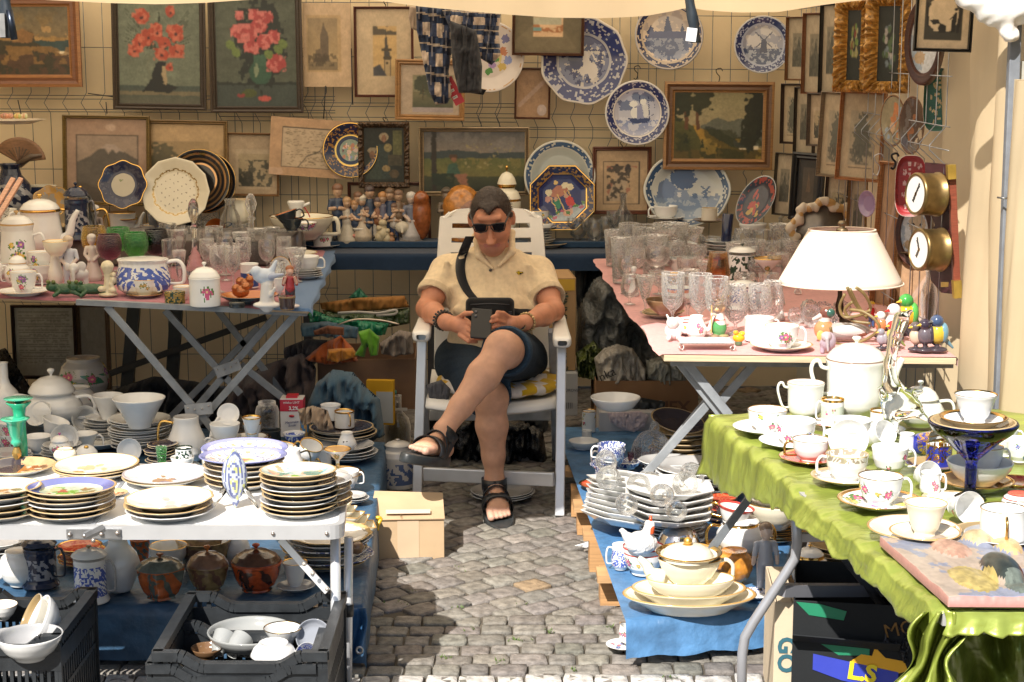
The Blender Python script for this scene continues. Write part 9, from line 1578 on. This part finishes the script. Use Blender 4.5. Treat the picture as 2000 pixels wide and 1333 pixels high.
for(u0,v0,u1,v1,Y,r)in((905,588,1000,600,6.53,.009),(890,605,960,618,6.52,.009),(1020,560,1045,600,6.60,.009),(880,560,900,600,6.62,.008),(1000,560,1050,572,6.58,.008),(1068,550,1082,565,6.60,.006),(830,560,850,575,6.6,.006),(885,560,915,620,6.57,.009),(1000,585,1046,606,6.55,.010),(1035,520,1046,575,6.6,.008),(872,515,876,590,6.62,.008),(920,610,1000,622,6.5,.010)):Q.append(('c',(V3(u0,v0,Y),V3(u1,v1,Y+.01),r,r),SH,.035))
sdf_mesh(Q,.0046,relax=2,noise=(.012,11)).build('polo_shirt',CLOTH,man)
def onshirt(u,v,dy=0):return None
Qc=[('c',(V3(928,462,6.64),V3(936,500,6.575),.012,.014),SH,.012),('c',(V3(936,500,6.575),V3(962,524,6.55),.014,.006),SH,.01),('c',(V3(1000,455,6.64),V3(1000,492,6.575),.012,.014),SH,.012),('c',(V3(1000,492,6.575),V3(974,520,6.55),.014,.006),SH,.01),('c',(V3(928,462,6.64),V3(940,455,6.75),.012,.014),SH,.01),('c',(V3(1000,455,6.64),V3(990,452,6.75),.012,.014),SH,.01),('c',(V3(940,455,6.75),V3(990,452,6.75),.014,.014),SH,.01)]
sdf_mesh(Qc,.003,relax=1).build('collar',CLOTH,man)
dg=bpy.context.evaluated_depsgraph_get();dg.update();shirt=[c for c in man.children if c.name.startswith('polo_shirt')][0]
def hit(u,v,off=.002):
 d=ray(u,v).normalized();ok,loc,nrm_,_=shirt.ray_cast(Vector((0,0,CH)),d);loc=loc if ok else PY(u,v,6.56);return loc-d*off
m=M();G=[[tuple(hit(u+du,v,.0016))for du in(-9,-3,3,9)]for u,v in((958,524),(957,535),(957,546),(957,557),(957,568))];m.grid(G,(.71,.55,.35));m.build('placket',CLOTH,man)
for u,v in((948,508),(958,528)):M().ball(tuple(hit(u,v,.005)),(.0065,.004,.0065),(.06,.055,.05),12,6).build('button',PLAS,man)
b_=hit(1013,533,.003);m=M();m.box(b_,(.036,.003,.007),(.01,.01,.01));m.box(b_+Vector((0,-.002,.001)),(.030,.002,.003),(.6,.42,.02));m.box(b_+Vector((0,-.001,0)),(.008,.003,.015),(.5,.35,.02));m.box(b_+Vector((0,0,-.005)),(.022,.003,.004),(.01,.01,.01));m.build('chest_badge',CLOTH,man)
DN=(.022,.036,.055)
kn1,kn2=lp(hipL,K1,.80),lp(hipR,K2,.86);d1,d2=(K1-hipL)/np.linalg.norm(K1-hipL),(K2-hipR)/np.linalg.norm(K2-hipR)
Q=[('e',(tuple(pel+[0,.0,-.02]),(.178,.13,.12)),DN,.04),('c',(hipL,kn1,.112,.092),DN,.04),('c',(hipR,kn2,.110,.092),DN,.04),('c',(lp(hipL,K1,.76),lp(hipL,K1,.81),.094,.094),(.03,.06,.10),.004),('c',(lp(hipR,K2,.84),lp(hipR,K2,.88),.094,.094),(.03,.06,.10),.004),('e',(tuple(kn1+d1*.095),(.102,.102,.102)),None,.004,'s'),('e',(tuple(kn2+d2*.10),(.102,.102,.102)),None,.004,'s')]
sdf_mesh(Q,.005,relax=2,noise=(.008,16)).build('denim_shorts',vmat('denim',.85,spec=.2,var=.35,vscale=120,bump=.4,bscale=600),man)
g=bpy.data.objects.new('sunglasses',None);C.objects.link(g);g.parent=man;g.matrix_local=Matrix.Translation(Vector(hl(0,-.092,.036)))@Matrix(RH.tolist()).to_4x4()
for s_ in(-1,1):
 m=M();P=[(s_*x,z)for x,z in((.008,.014),(.056,.018),(.060,.008),(.054,-.014),(.036,-.021),(.016,-.016))]
 if s_>0:P=P[::-1]
 m.prism(P,-.013+0,-.009,(.012,.010,.012));m.build('lens',vmat('dark_lens',.08,coat=.6),g,bevel=.0015)if s_<0 else m.build('lens',bpy.data.materials['dark_lens'],g,bevel=.0015)
 M().bar((s_*.060,-.010,.012),(s_*.077,.055,.016),.004,.007,(.012,.012,.012)).build('temple',BPLAS,g);m=M();m.tube([(s_*x,-.0135,z)for x,z in((.006,.012),(.03,.0185),(.058,.0195),(.063,.010),(.056,-.015),(.037,-.023),(.015,-.018),(.006,-.002),(.006,.012))],.0024,6,(.01,.01,.01));m.build('rim',BPLAS,g)
M().tube([(-.009,-.012,.010),(0,-.014,.012),(.009,-.012,.010)],.003,6,(.01,.01,.01)).build('bridge',BPLAS,g)
BKS=(.012,.014,.018)
for K,A,T,E in((K1,A1,T1,E1),(K2,A2,T2,E2)):
 ax_=T-E;L=np.linalg.norm(ax_);ax_/=L;up_=A-E;up_=up_-ax_*(up_@ax_);up_/=np.linalg.norm(up_);sd_=np.cross(ax_,up_);Rm=np.stack([sd_,ax_,up_],1)
 s0=bpy.data.objects.new('sandal',None);C.objects.link(s0);s0.parent=man;c0_=lp(E,T,.5)-up_*.034
 c0_=c0_-up_*.006;Q=[('e',(tuple(c0_+ax_*.045),(.056,L*.60,.09),Rm),(.03,.034,.036),.02),('e',(tuple(c0_-ax_*.06),(.042,L*.42,.09),Rm),(.03,.034,.036),.02),('b',(tuple(c0_+up_*.118),(.15,.3,.10),.002,Rm),None,.002,'s'),('b',(tuple(c0_-up_*.116),(.15,.3,.10),.002,Rm),None,.002,'s')]
 sdf_mesh(Q,.003,relax=1).build('sole',BPLAS,s0)
 def band(cen,rx,rz_,wd,tl,col=BKS,a0=-.35,a1=3.5,nm_='strap'):
  G=[]
  for a in np.linspace(a0,a1,22):
   p=cen+sd_*rx*math.cos(a)+up_*rz_*math.sin(a);fwd=ax_*math.cos(tl)+up_*math.sin(tl);G.append([tuple(p-fwd*wd/2),tuple(p+fwd*wd/2)])
  M().grid(np.array(G),col).build(nm_,BPLAS,s0,solid=.004)
 band(lp(E,T,.55)-up_*.004,.056,.047,.040,0);band(lp(E,T,.36)-up_*.004,.050,.066,.022,.35);band(E+up_*.02+ax_*.0,.036,.04,.03,0,a0=0,a1=6.28)if 0 else None
 G=[]
 an=lp(A,E,.25)
 sh_=(K-A)/np.linalg.norm(K-A)
 u2=ax_-sh_*(ax_@sh_);u2/=np.linalg.norm(u2);v2=np.cross(sh_,u2)
 for a in np.linspace(0,6.2832,26):p=an+u2*.052*math.cos(a)+v2*.046*math.sin(a);G.append([tuple(p-sh_*.021),tuple(p+sh_*.021)])
 M().grid(np.array(G),BKS).build('ankle_strap',BPLAS,s0,solid=.004)
 for sg in(-1,1):M().bar(lp(E,T,.3)+sd_*sg*.04-up_*.025,an+v2*.042*(sg if(v2@sd_)>0 else-sg),.006,.032,BKS,up=tuple(ax_)).build('side_strap',BPLAS,s0)
 M().box(tuple(lp(E,T,.42)+up_*.036+sd_*.026),(.006,.018,.008),(.35,.35,.35)).build('logo_patch',PLAS,s0)
def wring(c,d,R,r,col,n=18,beads=True,nm_='bracelet',lb='',mt=BPLAS):
 d=d/np.linalg.norm(d);a1=np.cross(d,(0,0,1));a1/=np.linalg.norm(a1);a2=np.cross(d,a1);m=M()
 for i in range(n):
  a=i/n*6.283;p=c+(a1*math.cos(a)+a2*math.sin(a))*R;m.ball(tuple(p),r,col if i%3 else tuple(x*1.6 for x in col),8,6)
 return tag(m.build(nm_,mt),lb,nm_)
wring(lp(eR,wR,.90),wR-eR,.034,.0062,(.03,.022,.018),lb='dark beaded bracelet on the wrist of the man')
wring(lp(eR,wR,.83),wR-eR,.036,.005,(.02,.02,.022),lb='second dark bracelet higher on the same wrist');o=wring(lp(eL,wL,.90),wL-eL,.0335,.0058,(.45,.33,.17),20,nm_='wristwatch',lb='steel and gold wristwatch with a dark dial',mt=MET);o['category']='watch'
wf=V3(1017,637,6.225);c_=M();c_.lathe([(0,0),(1,0),(1.02,.5),(.95,1),(0,1)],.0185,.009,24,(.5,.38,.2,.1));c_.build('watch_case',MET,o,loc=wf,rot=(R_(70),0,R_(15)));M().lathe([(0,1.02),(.8,1.02),(.8,.9)],.0185,.009,24,(.02,.025,.03)).build('watch_dial',CER,o,loc=wf,rot=(R_(70),0,R_(15)))
t=thing('smartphone','black smartphone held in both hands of the man','phone',PY(940,633,6.095),0,None,(R_(-38),R_(6),R_(4)));M().box((0,0,0),(.076,.010,.125),(.006,.006,.007)).build('case',BPLAS,t,bevel=.004)
for k in range(2):M().lathe([(0,0),(1,0),(1,1),(0,1)],.006,.002,14,(.03,.03,.04)).build('camera_lens',CER,t,loc=(-.022,-.0055,.045-.018*k),rot=(R_(90),0,0))
t=thing('belt_bag','black belt bag worn across the chest of the man','bag',PY(957,606,6.44));b0=np.array(tuple(t.location));m=sdf_mesh([('b',((0,0,0),(.094,.03,.048),.022,rotm(-12,0,0)),(.006,.006,.007),.01),('e',((0,-.012,-.005),(.075,.032,.035)),(.006,.006,.007),.01)],.0035);m.build('pouch',CLOTH,t);M().tube([(-.075,-.03,.026),(.0,-.036,.031),(.075,-.03,.026)],.0018,5,(.06,.06,.065)).build('zip',BPLAS,t)
G=[]
for u,v in smooth([(918,462),(908,485),(899,515),(902,545),(914,570),(930,588)],4):a,b=hit(u-9,v,.004),hit(u+9,v,.004);G.append([tuple(a-t.location),tuple((a+b)/2-t.location),tuple(b-t.location)])
M().grid(np.array(G),(.012,.012,.014)).build('shoulder_strap',CLOTH,t,solid=.003);M().grid(np.array([[tuple(hit(u,v-8,.004)-t.location),tuple(hit(u,v+8,.004)-t.location)]for u,v in((1000,610),(1015,612),(1030,612),(1044,614))]),(.012,.012,.014)).build('waist_strap',CLOTH,t,solid=.004);M().box((.078,-.03,-.012),(.012,.014,.024),(.03,.03,.035)).build('buckle',BPLAS,t)
rh=np.random.RandomState(5);hm=[c for c in man.children if c.name.startswith('hair')][0].data;fc=[p for p in hm.polygons];m=M()
for i in range(5200):
 p=fc[rh.randint(len(fc))];c=np.array(tuple(p.center));n_=np.array(tuple(p.normal));d=c-hc
 if n_@(RH@np.array((0,-1,-.35)))>.75:continue
 dr=n_*.5+RH@np.array((rh.uniform(-.5,.5),-.45 if d@(RH@np.array((0,0,1.)))>.06 else.3,-.35));dr/=np.linalg.norm(dr);s_=np.cross(dr,n_);s_/=(np.linalg.norm(s_)+1e-6);L=rh.uniform(.007,.015);k=rh.uniform(.5,1.9)
 m.add([tuple(c-n_*.002-s_*.0007),tuple(c-n_*.002+s_*.0007),tuple(c+dr*L)],[(0,1,2)],(.035*k,.021*k,.015*k))
hs_=m.build('hair_strands',HAIR,man);hs_['kind']='stuff'
